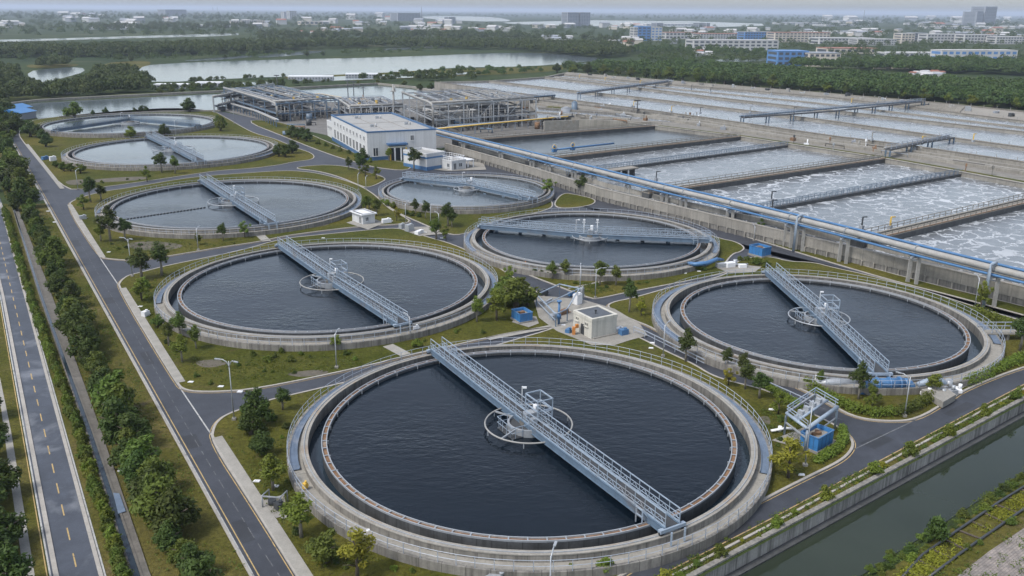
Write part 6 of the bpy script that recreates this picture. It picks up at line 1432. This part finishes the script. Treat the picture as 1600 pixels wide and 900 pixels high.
one(1341, 625, 12, 'young', 'leaf_dark', 'dark tree in front of the big blue pipe', 1.0); one(1459, 620, 10, 'young', 'leaf_light', 'bright small tree at the pump slab corner', .8); grove([(1280, 608, 6), (1363, 635, 9, 'airy', 'leaf_mid'), (1360, 648, 8, 'airy', 'leaf_light')], 'thin young tree in the hedge in front of the right tank', 'young', 'leaf_mid', 'young trees in the hedge of the right tank')
# small shrubs scattered on the lawns, out of the way of walls and roads
for reg, n_, lab, gr in (([(300, 562), (560, 552), (585, 560), (420, 600), (300, 604)], 12, 'small green shrub on the lawn below the second tank', 'small shrubs below the second tank'),
        ([(375, 660), (445, 655), (455, 720), (470, 790), (440, 765), (400, 720)], 9, 'small green shrub on the lawn between left road and nearest tank', 'small shrubs left of the nearest tank'),
        ([(490, 845), (600, 885), (740, 897), (500, 897)], 12, 'small green shrub on the lawn under the near rim of the nearest tank', 'small shrubs under the nearest tank'),
        ([(1200, 640), (1240, 660), (1230, 700), (1212, 700)], 6, 'small green shrub on the lawn left of the blue pipe gantry', 'small shrubs by the blue pipe gantry'),
        ([(205, 440), (245, 432), (235, 480), (250, 520), (300, 560), (290, 590), (215, 475)], 10, 'small green shrub on the lawn left of the second tank', 'small shrubs left of the second tank'),
        ([(170, 382), (420, 374), (300, 394), (180, 400)], 10, 'small green shrub on the lawn below the third tank', 'small shrubs below the third tank'),
        ([(840, 436), (1040, 440), (930, 463), (870, 446)], 9, 'small green shrub on the lawn below the side-on tank', 'small shrubs below the side-on tank'),
        ([(660, 500), (740, 500), (790, 518), (690, 540), (640, 550)], 8, 'small green shrub between the second tank and the nearest one', 'small shrubs between the two nearest left tanks'),
        ([(120, 275), (220, 282), (150, 290), (110, 288)], 6, 'small green shrub on the lawn below the fourth tank', 'small shrubs below the fourth tank')):
    for x, y in scatter_([q for q in reg], n_, tr_r): plant(W2(x, y), tr_r.uniform(.25, .6), 'shrub', tr_r.choice(['leaf_mid', 'leaf_mid', 'leaf_light', 'leaf_dark']), lab, 'shrub', gr, z=.08)
# clipped hedges
def hedge(px, wd, h, label, leaf='leaf_light', z=.1):
    pts = resample([W2(*p) for p in px], wd*.55); r = random.Random(len(label)); cl = []
    for q in pts: cl.append((q.x+r.uniform(-.1, .1), q.y+r.uniform(-.1, .1), z+h*.45, wd*.5*r.uniform(.85, 1.15))); cl.append((q.x, q.y, z+h*.7, wd*.42*r.uniform(.8, 1.1)))
    me = leaf_mesh('hedge', cl, int(len(cl)*170), .10, leaf, len(label)); o = bpy.data.objects.new('hedge', me); COL.objects.link(o); tag(o, label, 'hedge')
hedge([(1262, 606), (1285, 620), (1310, 634), (1335, 645), (1365, 651), (1400, 650)], 1.5, 1.0, 'hedge along the curved kerb in front of the right tank, left part')
hedge([(1404, 650), (1430, 640), (1455, 625)], 1.5, 1.0, 'hedge along the road from the lamp to the pump slab of the right tank', 'leaf_mid')
hedge([(1512, 603), (1535, 593), (1562, 579), (1590, 567), (1625, 553)], 1.6, 1.0, 'hedge along the road right of the pump slab')
hedge([(1278, 724), (1294, 715), (1310, 704), (1318, 690), (1316, 676)], 1.1, .8, 'curved hedge around the open blue tank at right')
hedge([(1192, 606), (1222, 622), (1250, 640)], 1.1, .7, 'straight hedge between central road and blue pipe frame')
hedge([(1526, 489), (1548, 499), (1570, 507), (1600, 517)], 2.0, .8, 'loose hedge along the back rim of the right tank', 'leaf_light')
# verge shrubs on top of the canal wall, and bank growth
for i, a in enumerate(np.arange(-12, 95, 2.3)):
    q = uv2(CW, a+tr_r.uniform(-.6, .6), tr_r.uniform(.3, .8)); big = i % 3 == 0
    plant(q, tr_r.uniform(.75, 1.05) if big else tr_r.uniform(.3, .6), 'shrub', tr_r.choice(['leaf_light', 'leaf_light', 'leaf_yellow', 'leaf_mid']), 'bright shrub on the verge hanging over the canal wall', 'shrub', 'shrubs on the canal verge', z=.05, sz=1.2 if big else .8)
for i, a in enumerate(np.arange(-10, 70, 1.2)):
    q = uv2(CB, a, -tr_r.uniform(.9, 2.2)); plant(q, tr_r.uniform(.45, .95), 'shrub', tr_r.choice(['leaf_mid', 'leaf_dark', 'leaf_mid', 'leaf_light']), 'low bush on the far canal bank', 'shrub', 'bushes on the far canal bank', z=-.5, sz=.8)
one(1461, 842, 17, 'shrub', 'leaf_dark', 'large dark bush standing out on the far canal bank', 1.3)
for px, py, rp in ((1390, 868, 10), (1410, 872, 8), (1375, 890, 9), (1580, 820, 12), (1510, 858, 9), (1530, 850, 8), (1360, 893, 10)):
    R = rp*mpp(px, py); plant(W2(px, py, -.28), R, 'shrub', 'leaf_mid', 'green bush beside the track on the canal bank', 'shrub', 'bushes beside the track', z=-.3)
# ground cover that nobody could count
def tufts(name, label, areas, n, size, mat, seed, z=.1, hgt=1.0):
    r = random.Random(seed); C = []
    for poly, share, zz in areas:
        xs = [p[0] for p in poly]; ys = [p[1] for p in poly]; got = 0; guard = 0
        while got < n*share and guard < n*60:
            guard += 1; x, y = r.uniform(min(xs), max(xs)), r.uniform(min(ys), max(ys)); ins = False
            for i in range(len(poly)):
                (x1, y1), (x2, y2) = poly[i-1], poly[i]
                if (y1 > y) != (y2 > y) and x < (x2-x1)*(y-y1)/(y2-y1)+x1: ins = not ins
            if ins and (math.sin(x*.6+1)+math.sin(y*.47)+math.sin((x+y)*1.3)+r.uniform(-1.4, 1.4) > .1): C.append((x, y, zz+.06*hgt, size*r.uniform(1.2, 2.6))); got += 1
    me = leaf_mesh(name, C, len(C)*9, size*.55, mat, seed, .2); o = bpy.data.objects.new(name, me); COL.objects.link(o); o['kind'] = 'stuff'; o['label'] = label; return o
band_v = [uv2(CW, a, b_) for a, b_ in ((-14, .3), (100, .3), (100, 1.6), (-14, 1.6))]
band_b = [uv2(CB, a, b_) for a, b_ in ((-14, -.5), (80, -.5), (80, -4.4), (-14, -4.4))]
band_c = [uv2(CB, a, b_) for a, b_ in ((-14, -4.4), (80, -4.4), (80, -9.5), (-14, -9.5))]
tufts('undergrowth', 'low green undergrowth on the canal verge and banks', [(band_v, .35, .03), (band_b, .4, -.45), (band_c, .25, -.28)], 4200, .15, 'leaf_mid', 3)
tufts('undergrowth', 'yellow green weeds along the far canal bank', [([uv2(CB, a, b_) for a, b_ in ((-12, -2.4), (26, -2.4), (26, -4.0), (-12, -4.0))], 1, -.25)], 1300, .13, 'leaf_yellow', 4)
lv = [[W2(*p) for p in q] for q in ([(300, 560), (560, 556), (575, 570), (400, 600), (300, 600)], [(350, 680), (470, 690), (480, 800), (600, 880), (480, 890)], [(1190, 640), (1320, 690), (1250, 745), (1190, 720)], [(165, 380), (300, 375), (420, 372), (300, 392), (180, 400)], [(850, 440), (980, 445), (1040, 436), (930, 462)], [(205, 440), (260, 425), (240, 500), (300, 590), (215, 480)])]
tufts('weeds', 'darker weed tufts growing in the lawns', [(p, .17, .12) for p in lv], 3200, .12, 'leaf_mid', 5, hgt=.3)
tufts('weeds', 'weed tufts in the grass strip between ditch and plant road', [([W2(*p) for p in ((30, 330), (72, 330), (145, 460), (265, 680), (385, 893), (250, 893), (160, 680), (80, 455))], 1, .02)], 2200, .12, 'leaf_mid', 6, hgt=.3)

# ================================================================== WOODS AND TOWN
def scatter(poly, n, r):
    xs = [p[0] for p in poly]; ys = [p[1] for p in poly]; out = []; guard = 0
    while len(out) < n and guard < n*80:
        guard += 1; x, y = r.uniform(min(xs), max(xs)), r.uniform(min(ys), max(ys)); ins = False
        for i in range(len(poly)):
            (x1, y1), (x2, y2) = poly[i-1], poly[i]
            if (y1 > y) != (y2 > y) and x < (x2-x1)*(y-y1)/(y2-y1)+x1: ins = not ins
        if ins: out.append((x, y))
    return out
fr = random.Random(5)
def wood(name, label, regions, mat, seed, q=34):
    """one mass of woodland: many leafy crowns in one mesh; regions = (outline, count, crown radius range)"""
    C = []
    for poly, n, (ra, rb) in regions:
        for x, y in scatter(poly, n, fr):
            w_ = W(x, y); R = fr.uniform(ra, rb)
            C.append((w_.x, w_.y, R*.8, R)); C.append((w_.x+fr.uniform(-.5, .5)*R, w_.y+fr.uniform(-.5, .5)*R, R*1.3, R*.75)); 
            if fr.random() < .6: C.append((w_.x+fr.uniform(-.8, .8)*R, w_.y+fr.uniform(-.8, .8)*R, R*.7, R*.7))
    r = np.random.default_rng(seed); C = np.array(C); n = len(C)*q; idx = np.repeat(np.arange(len(C)), q)
    d = r.normal(size=(n, 3)); d /= np.linalg.norm(d, axis=1)[:, None]; d[:, 2] = np.abs(d[:, 2])*1.0-.12*r.random(n)
    p = C[idx, :3]+d*(C[idx, 3]*r.uniform(.72, 1.08, n))[:, None]
    nn = d+r.normal(size=(n, 3))*.45; nn /= np.linalg.norm(nn, axis=1)[:, None]
    a = np.cross(nn, r.normal(size=(n, 3))); a /= np.linalg.norm(a, axis=1)[:, None]; b = np.cross(nn, a)
    s = (C[idx, 3]*.15*r.uniform(.6, 1.3, n))[:, None]
    V = np.stack([p-a*s*1.2, p-b*s*.9, p+a*s*1.2, p+b*s*.9], 1).reshape(-1, 3)
    me = bpy.data.meshes.new(name); me.vertices.add(4*n); me.vertices.foreach_set('co', V.ravel())
    me.loops.add(4*n); me.loops.foreach_set('vertex_index', np.arange(4*n, dtype=np.int32)); me.polygons.add(n); me.polygons.foreach_set('loop_start', np.arange(0, 4*n, 4, dtype=np.int32))
    me.update(calc_edges=True); me.materials.append(M[mat]); o = bpy.data.objects.new(name, me); COL.objects.link(o); o['kind'] = 'stuff'; o['label'] = label; o['category'] = 'wood'; return o
wood('woodland', 'broad green wood behind the basins', [
    ([(866, 112), (960, 116), (1000, 120), (1200, 137), (1440, 157), (1600, 173), (1720, 186), (1720, 158), (1600, 146), (1400, 132), (1200, 117), (1060, 106), (950, 110)], 1150, (2.6, 4.2)),
    ([(985, 86), (1080, 84), (1200, 90), (1250, 108), (1320, 110), (1700, 122), (1700, 100), (1590, 106), (1470, 102), (1380, 102), (1310, 106), (1250, 106), (1200, 88), (1080, 83), (990, 80)], 700, (3.0, 4.6)),
    ([(700, 112), (840, 108), (862, 112), (850, 116), (690, 124), (560, 128), (560, 124)], 50, (1.4, 2.4))], 'forest', 41, 110)
wood('woodland', 'long dark wood beyond the silver lake', [
    ([(-80, 92), (200, 89), (400, 84), (470, 78), (600, 75), (800, 79), (935, 92), (985, 88), (960, 76), (800, 69), (600, 69), (380, 73), (200, 78), (-80, 83)], 1900, (3.4, 5.2)),
    ([(400, 66), (700, 62), (960, 66), (990, 74), (960, 70), (800, 58), (600, 54), (400, 57)], 260, (3.5, 6)),
    ([(150, 50), (400, 48), (400, 40), (150, 42)], 140, (4, 7))], 'forest', 42, 80)
wood('woodland', 'thick wood at the left between lakes and pond', [
    ([(-70, 110), (30, 112), (36, 138), (60, 150), (112, 142), (140, 122), (150, 112), (205, 114), (222, 124), (236, 138), (225, 147), (60, 157), (-70, 160)], 300, (2.2, 4.0)),
    ([(-70, 158), (8, 162), (10, 185), (-70, 200)], 60, (2.5, 4)), ([(-460, 110), (-75, 110), (-75, 205), (-95, 330), (-230, 480), (-460, 330)], 170, (2.2, 3.8)),
    ([(236, 146), (340, 141), (430, 137), (520, 131), (520, 129), (430, 134), (330, 138), (240, 143)], 60, (1.2, 2.1)),
    ([(240, 132), (380, 124), (470, 121), (380, 126), (240, 134)], 16, (1.2, 1.8)),
    ([(60, 102), (110, 101), (105, 106), (60, 107)], 24, (2.4, 3.6)), ([(560, 126), (720, 116), (750, 118), (740, 126), (600, 130)], 40, (1.6, 2.6))], 'forest', 43, 120)
wood('woodland', 'hazy scattered woods across the plain to the horizon', [
    ([(-100, 58), (1700, 66), (1700, 46), (1200, 44), (940, 44), (800, 42), (400, 34), (-100, 34)], 620, (4, 7)),
    ([(-100, 34), (600, 36), (600, 22), (-100, 18)], 420, (6, 11)), ([(940, 31), (1700, 40), (1700, 27), (940, 22)], 420, (6, 11)), ([(600, 25), (940, 30), (940, 22), (600, 20)], 90, (6, 10)),
    ([(1000, 100), (1210, 100), (1220, 84), (1080, 82), (1000, 76)], 160, (2.4, 3.8)), ([(1300, 100), (1700, 102), (1700, 72), (1400, 74), (1220, 80), (1320, 86)], 300, (2.4, 4.0)), ([(1000, 82), (1700, 74), (1700, 60), (1000, 58)], 330, (2.8, 4.6)), ([(-80, 97), (160, 98), (400, 92), (700, 82), (700, 79), (400, 87), (0, 92), (-80, 93)], 110, (2.0, 3.2)),
    ([(1195, 44), (1700, 48), (1700, 38), (1195, 34)], 150, (5, 9))], 'forest', 44, 40)
# nearest edge of the wood: trees one can tell apart
edge = resample([W2(*p) for p in ((866, 114), (960, 118), (1000, 121), (1200, 138), (1440, 158), (1610, 175))], 11.0)
for q in edge:
    plant((q.x+fr.uniform(1, 4), q.y+fr.uniform(1, 4)), fr.uniform(3.2, 4.8), 'bushy', fr.choice(['leaf_mid', 'leaf_dark', 'leaf_dark', 'leaf_light']) if fr.random() < .8 else 'leaf_mid', 'tree in the front row of the wood behind the basins', 'tree', 'front row of the wood', z=0, sz=.85)
for px, py, R in ((440, 138, 5), (424, 140, 3.5), (412, 140, 3.4), (656, 141, 3.6), (674, 141, 4.0), (632, 134, 3.2), (590, 131, 2.5), (560, 133, 2.2), (657, 122, 3), (566, 119, 2.2), (690, 137, 2.4), (380, 140, 2.6), (365, 140, 2.6), (392, 138, 3), (340, 144, 2.2), (324, 143, 2.4), (300, 143, 3), (285, 144, 2.6), (268, 145, 2.8), (250, 146, 3), (700, 118, 3), (740, 115, 2.6), (780, 114, 3), (820, 113, 3), (845, 112, 3), (205, 96, 4), (230, 92, 4), (480, 88, 4), (505, 87, 4), (352, 92, 4)):
    plant(W2(px, py), R*.62, 'bushy', 'leaf_mid' if R < 3.5 else 'leaf_dark', 'tree along the shore between settling pond and silver lake', 'tree', 'trees along the pond shore', z=0, sz=.85)
# ---- far buildings
def far_building(px0, px1, py, hpx, depth, label, wall='far_white', roof='far_roof', floors=3, group='far buildings', name='apartment_block', glass='far_glass', over=0, skew=0, cat='building', piers=0):
    a, c = W(px0, py), W(px1, py); d = (c-a); lu = d.length; d.normalize(); n = Vector((-d.y, d.x, 0))
    if skew: n = (n+d*skew).normalized()
    h = hpx*mpp((px0+px1)/2, py); P = lambda s, k_: (a.x+d.x*s+n.x*k_, a.y+d.y*s+n.y*k_)
    t = T(name, label, cat, a, group)
    b = MB(); b.prism([P(0, 0), P(lu, 0), P(lu, depth), P(0, depth)], 0, h); b.build('wall', wall, t)
    b = MB(); b.prism([P(-over-.1, -over-.1), P(lu+over+.1, -over-.1), P(lu+over+.1, depth+over), P(-over-.1, depth+over)], h+.01, h+max(.6, h*.05)); b.build('roof', roof, t)
    fh = h/floors
    for i in range(floors):
        m = max(2, min(15, int(lu/(fh*1.3)))); z0, z1 = fh*i+fh*.3, fh*i+fh*.82; w0 = None
        for j in range(m):
            s0 = lu*(j+.18)/m; s1 = lu*(j+.82)/m
            if w0 is None: b = MB(); b.add([(*P(s0, -.08), z0), (*P(s1, -.08), z0), (*P(s1, -.08), z1), (*P(s0, -.08), z1)], [[0, 1, 2, 3]]); w0 = b.build('window', glass, t)
            else: wc = w0.copy(); COL.objects.link(wc); wc.parent = t; wc.location = d*(lu*j/m)
        for e in (-.08, lu+.08): b = MB(); b.add([(*P(e, depth*.12), z0), (*P(e, depth*.88), z0), (*P(e, depth*.88), z1), (*P(e, depth*.12), z1)], [[0, 1, 2, 3] if e > 0 else [3, 2, 1, 0]]); b.build('window', glass, t)
    return t, P, h, lu
FB = far_building
FB(887, 904, 40, 18, 40, 'left slab of the grey twin tower by the far lake', 'far_grey', 'far_grey', 9, None, 'tower_block'); FB(906, 922, 40, 18, 40, 'right slab of the grey twin tower by the far lake', 'far_grey', 'far_grey', 9, None, 'tower_block')
FB(990, 996, 64, 19, 18, 'white flank of the blue tower before the white town', 'far_white', 'far_roof', 5, None, 'tower_block'); FB(996, 1016, 64, 20, 20, 'blue clad office block before the white town', 'far_blue', 'far_blue', 5, None, 'office_block', 'far_glass'); FB(1017, 1034, 64, 19, 20, 'pale office block right of the blue clad one', 'far_white', 'far_roof', 5, None, 'office_block', 'far_blue')
FB(1083, 1215, 79, 14, 26, 'long white four storey block in front of the town', 'far_white', 'far_roof', 3, None); FB(1094, 1160, 63, 9, 30, 'white terrace block behind the long white one', 'far_white', 'red_roof', 3, None)
FB(1163, 1210, 65, 13, 24, 'block with blue glass front behind the long white one', 'far_blue', 'far_grey', 4, None, 'office_block'); FB(1040, 1092, 61, 9, 30, 'white row block left in the town', 'far_white', 'red_roof', 2, None)
t, P, h, lu = FB(1214, 1262, 103, 20, 22, 'blue framed building in front of the wood, blue half', 'far_blue', 'far_blue', 3, None, 'office_block', 'far_glass'); FB(1263, 1312, 104, 18, 22, 'pale framed half of the blue building in front of the wood', 'far_cream', 'far_grey', 3, None, 'office_block', 'far_glass')
FB(1200, 1216, 77, 11, 16, 'small white block at the left of the town', 'far_white', 'far_roof', 3, None)
FB(1470, 1588, 95, 13, 18, 'long pale hall with blue windows at right', 'far_white', 'far_roof', 2, None, 'factory_hall', 'far_blue'); FB(1384, 1472, 89, 5, 22, 'low white hall left of the long pale hall', 'far_white', 'far_white', 1, None, 'factory_hall')
FB(1408, 1428, 68, 13, 20, 'cream block in the right town', 'far_cream', 'far_roof', 4, None); FB(1428, 1447, 66, 12, 20, 'blue grey block in the right town', 'far_grey', 'far_grey', 4, None); FB(1448, 1505, 67, 11, 22, 'long white row block in the right town', 'far_white', 'far_roof', 3, None); FB(1506, 1556, 68, 11, 22, 'second long white row block in the right town', 'far_white', 'far_roof', 3, None); FB(1556, 1600, 69, 9, 22, 'white row block at the right edge', 'far_white', 'far_roof', 3, None)
FB(1210, 1296, 66, 13, 26, 'cream row of flats with red roof in the middle of the town', 'far_cream', 'red_roof', 4, None); FB(1280, 1366, 69, 8, 30, 'pale curved roofed hall in the town', 'far_white', 'far_roof', 2, None, 'factory_hall'); FB(1340, 1400, 71, 8, 24, 'white block before the pale hall', 'far_white', 'far_roof', 3, None); FB(1293, 1370, 84, 7, 26, 'flat house with reddish roof before the wood', 'far_cream', 'red_roof', 1, None, 'hall')
FB(1524, 1534, 40, 17, 60, 'lower part of the hazy tower pair at far right', 'far_grey', 'far_grey', 10, None, 'tower_block'); FB(1536, 1554, 40, 23, 60, 'tallest hazy tower at far right', 'far_grey', 'far_grey', 12, None, 'tower_block')
FB(622, 657, 33, 11, 70, 'wide dark slab block on the far plain', 'far_grey', 'far_grey', 7, None, 'tower_block'); FB(259, 292, 26, 9, 80, 'wide dark block far left of the slab', 'far_grey', 'far_grey', 6, None, 'tower_block')
FB(444, 451, 29, 9, 30, 'left white tower of the small far pair', 'far_white', 'far_roof', 6, None, 'tower_block'); FB(453, 464, 30, 11, 30, 'right white tower of the small far pair', 'far_white', 'far_roof', 6, None, 'tower_block')
FB(361, 374, 41, 7, 30, 'white flats left of the far church like cluster', 'far_cream', 'far_roof', 3, None); FB(379, 401, 42, 9, 30, 'row of white flats on the plain at left', 'far_white', 'far_roof', 4, None); FB(400, 414, 41, 8, 30, 'cream flats beside the white row on the plain', 'far_cream', 'far_roof', 4, None)
FB(470, 505, 39, 5, 40, 'long low cream building on the plain', 'far_cream', 'far_roof', 1, None, 'hall'); FB(702, 712, 37, 9, 40, 'small grey tower near the far water', 'far_grey', 'far_grey', 5, None, 'tower_block')
FB(1026, 1036, 42, 5, 30, 'small dark block at the far lake', 'far_grey', 'far_grey', 3, None); FB(1092, 1097, 43, 6, 30, 'thin dark block at the far lake', 'far_grey', 'far_grey', 3, None); FB(1104, 1109, 43, 6, 30, 'second thin dark block at the far lake', 'far_grey', 'far_grey', 3, None)
for i, (a, c, py, label) in enumerate(((240, 300, 137, 'long white greenhouse left behind the pond'), (305, 345, 134, 'second white greenhouse behind the pond'), (60, 105, 147, 'low white greenhouse half hidden in the left wood'), (450, 520, 124, 'white greenhouse behind the steel frame'), (540, 590, 120, 'white greenhouse at the lake shore'))):
    FB(a, c, py, 3.2, 7, label, 'far_white', 'white', 1, None, 'greenhouse', 'far_glass', 0, 0, 'greenhouse')
# masts
for px, py, h, lab in ((659, 29, 17, 'lattice mast beside the dark slab block'), (1349, 33, 15, 'thin mast on the right horizon'), (340, 17, 8, 'left chimney on the left horizon'), (333, 17, 7, 'smaller chimney on the left horizon')):
    c = W(px, py); m_ = mpp(px, py); b = MB(); b.cyl(c.x, c.y, 0, h*m_, m_*.9, 6, r1=m_*.3); tag(b.build('mast', 'far_grey'), lab, 'mast')
# many small houses
def houses(rects, n, label, group, s=(9, 16), seed=1):
    r = random.Random(seed)
    for k_ in range(n):
        x0, x1, y0, y1 = r.choice(rects); px, py = r.uniform(x0, x1), r.uniform(y0, y1); c = W(px, py); m_ = mpp(px, py)
        w_ = r.uniform(6, 15)*m_; dp = w_*r.uniform(.5, .9); h = w_*r.uniform(.3, .5); a = r.uniform(-.5, .5); ca, sa = math.cos(a), math.sin(a)
        Q = lambda x, y: (c.x+x*ca-y*sa, c.y+x*sa+y*ca); t = T('house', label, 'house', c, group)
        b = MB(); b.prism([Q(-w_/2, -dp/2), Q(w_/2, -dp/2), Q(w_/2, dp/2), Q(-w_/2, dp/2)], 0, h); b.build('wall', r.choice(['far_white', 'far_white', 'far_white', 'far_cream', 'far_grey']), t)
        b = MB(); b.add([(*Q(-w_*.54, -dp*.55), h), (*Q(w_*.54, -dp*.55), h), (*Q(w_*.54, dp*.55), h), (*Q(-w_*.54, dp*.55), h), (*Q(-w_*.5, 0), h*1.35), (*Q(w_*.5, 0), h*1.35)], [[0, 1, 5, 4], [2, 3, 4, 5], [0, 4, 3], [1, 2, 5]]); b.build('roof', r.choice(['far_roof', 'far_roof', 'far_roof', 'far_grey', 'far_white', 'far_grey', 'red_roof']), t)
houses([(0, 40, 38, 44), (100, 170, 32, 35), (95, 160, 25, 28), (170, 230, 37, 45), (200, 300, 30, 36), (255, 330, 24, 32)], 34, 'tiny pale house on the hazy plain at left', 'houses on the left plain', seed=2)
houses([(300, 420, 36, 44), (420, 520, 34, 42), (520, 620, 36, 40), (545, 620, 26, 33), (640, 720, 36, 41)], 34, 'tiny pale house on the plain left of the wide far lake', 'houses on the middle plain', seed=3)
houses([(470, 560, 50, 54), (625, 700, 46, 51), (700, 800, 45, 50), (800, 890, 40, 45), (940, 1000, 42, 46)], 60, 'small reddish or white house before the far lake', 'houses before the far lake', seed=4)
houses([(850, 900, 60, 66), (1000, 1090, 68, 82), (930, 1000, 60, 76), (1090, 1110, 82, 88)], 30, 'small white house between wood and town', 'houses between wood and town', seed=5)
houses([(1215, 1420, 50, 58), (1380, 1600, 48, 60), (1040, 1200, 46, 56), (1360, 1470, 103, 108), (1420, 1470, 116, 122)], 100, 'white or grey house in the town on the right', 'houses of the right town', (10, 22), seed=6)
houses([(1210, 1400, 36, 42), (1430, 1600, 37, 48), (1250, 1600, 30, 36)], 26, 'tiny hazy house on the right horizon', 'houses on the right horizon', (12, 26), seed=7)
for i, (a, c, py) in enumerate(((1010, 1090, 40), (1225, 1292, 38), (1310, 1380, 35), (1290, 1360, 41), (1432, 1510, 39), (1300, 1384, 52), (280, 370, 42), (140, 200, 46), (1470, 1600, 45))):
    FB(a, c, py, 2.2, 60, ['long pale shed at the far lake', 'long white shed under the right horizon', 'second long shed under the right horizon', 'pale shed behind the right town', 'long pale shed left of the hazy tower', 'wide pale shed in the right town', 'long pale shed by the thin river', 'pale shed before the thin river', 'wide pale shed near the right edge'][i], 'far_white', 'far_white', 1, None, 'shed', 'far_grey', cat='shed')
# ================================================================== AIR, SKY, SUN, CAMERA
HB_ = 47000.0
hz = MB(); hz.prism([(-HB_, -HB_), (HB_, -HB_), (HB_, HB_), (-HB_, HB_)], -3.4, 82)
ho = hz.build('haze', []); ho['kind'] = 'stuff'; ho['label'] = 'thin pale haze over the whole plain'
hm = bpy.data.materials.new('haze'); hm.use_nodes = True; nt = hm.node_tree; nt.nodes.clear()
out = nt.nodes.new('ShaderNodeOutputMaterial'); pv = nt.nodes.new('ShaderNodeVolumePrincipled')
pv.inputs['Color'].default_value = (.72, .82, .99, 1); pv.inputs['Density'].default_value = 1.1e-4; pv.inputs['Anisotropy'].default_value = .1
nt.links.new(pv.outputs[0], out.inputs['Volume']); ho.data.materials.append(hm)
SUN_EL, SUN_AZ = math.radians(56), math.radians(-125)       # azimuth from +Y towards +X
world = bpy.data.worlds.new('World'); SC.world = world; world.use_nodes = True; nt = world.node_tree
bg = nt.nodes['Background']; sky = nt.nodes.new('ShaderNodeTexSky'); sky.sky_type = 'NISHITA'; sky.sun_disc = False
sky.sun_elevation = SUN_EL; sky.sun_rotation = SUN_AZ; sky.air_density = 1.0; sky.dust_density = 2.0; sky.ozone_density = 1.0; sky.altitude = 50
hs = nt.nodes.new('ShaderNodeHueSaturation'); hs.inputs['Saturation'].default_value = .6
nt.links.new(sky.outputs[0], hs.inputs['Color']); nt.links.new(hs.outputs[0], bg.inputs['Color']); bg.inputs['Strength'].default_value = .135
sl = bpy.data.lights.new('sun', 'SUN'); sl.energy = 1.5; sl.angle = math.radians(10); sl.color = (1, .96, .9)
so = bpy.data.objects.new('sun', sl); COL.objects.link(so)
dv = Vector((math.sin(SUN_AZ)*math.cos(SUN_EL), math.cos(SUN_AZ)*math.cos(SUN_EL), math.sin(SUN_EL)))
so.rotation_euler = dv.to_track_quat('Z', 'Y').to_euler(); so.location = (0, 0, 200)
cam = bpy.data.cameras.new('camera'); co = bpy.data.objects.new('camera', cam); COL.objects.link(co)
cam.sensor_width = 36; cam.lens = FPX/1600*36; cam.clip_start = .5; cam.clip_end = 120000
co.matrix_world = Matrix.Translation((0, 0, ZC)) @ Matrix.Rotation(PI/2-PITCH, 4, 'X') @ Matrix.Rotation(ROLL, 4, 'Z')
SC.camera = co
for o in bpy.data.objects:
    if '_o' in o: del o['_o']
SC.render.engine = 'CYCLES'
c = SC.cycles; c.use_denoising = True; c.max_bounces = 5; c.diffuse_bounces = 2; c.glossy_bounces = 3; c.transmission_bounces = 2; c.transparent_max_bounces = 6; c.volume_bounces = 0
c.caustics_reflective = False; c.caustics_refractive = False; c.sample_clamp_indirect = 8; c.use_adaptive_sampling = True; c.adaptive_threshold = .015
try: c.denoiser = 'OPENIMAGEDENOISE'
except Exception: pass
vs_ = SC.view_settings; vs_.view_transform = 'Standard'; vs_.look = 'None'; vs_.gamma = 1; vs_.use_curve_mapping = False; vs_.exposure = 0.87
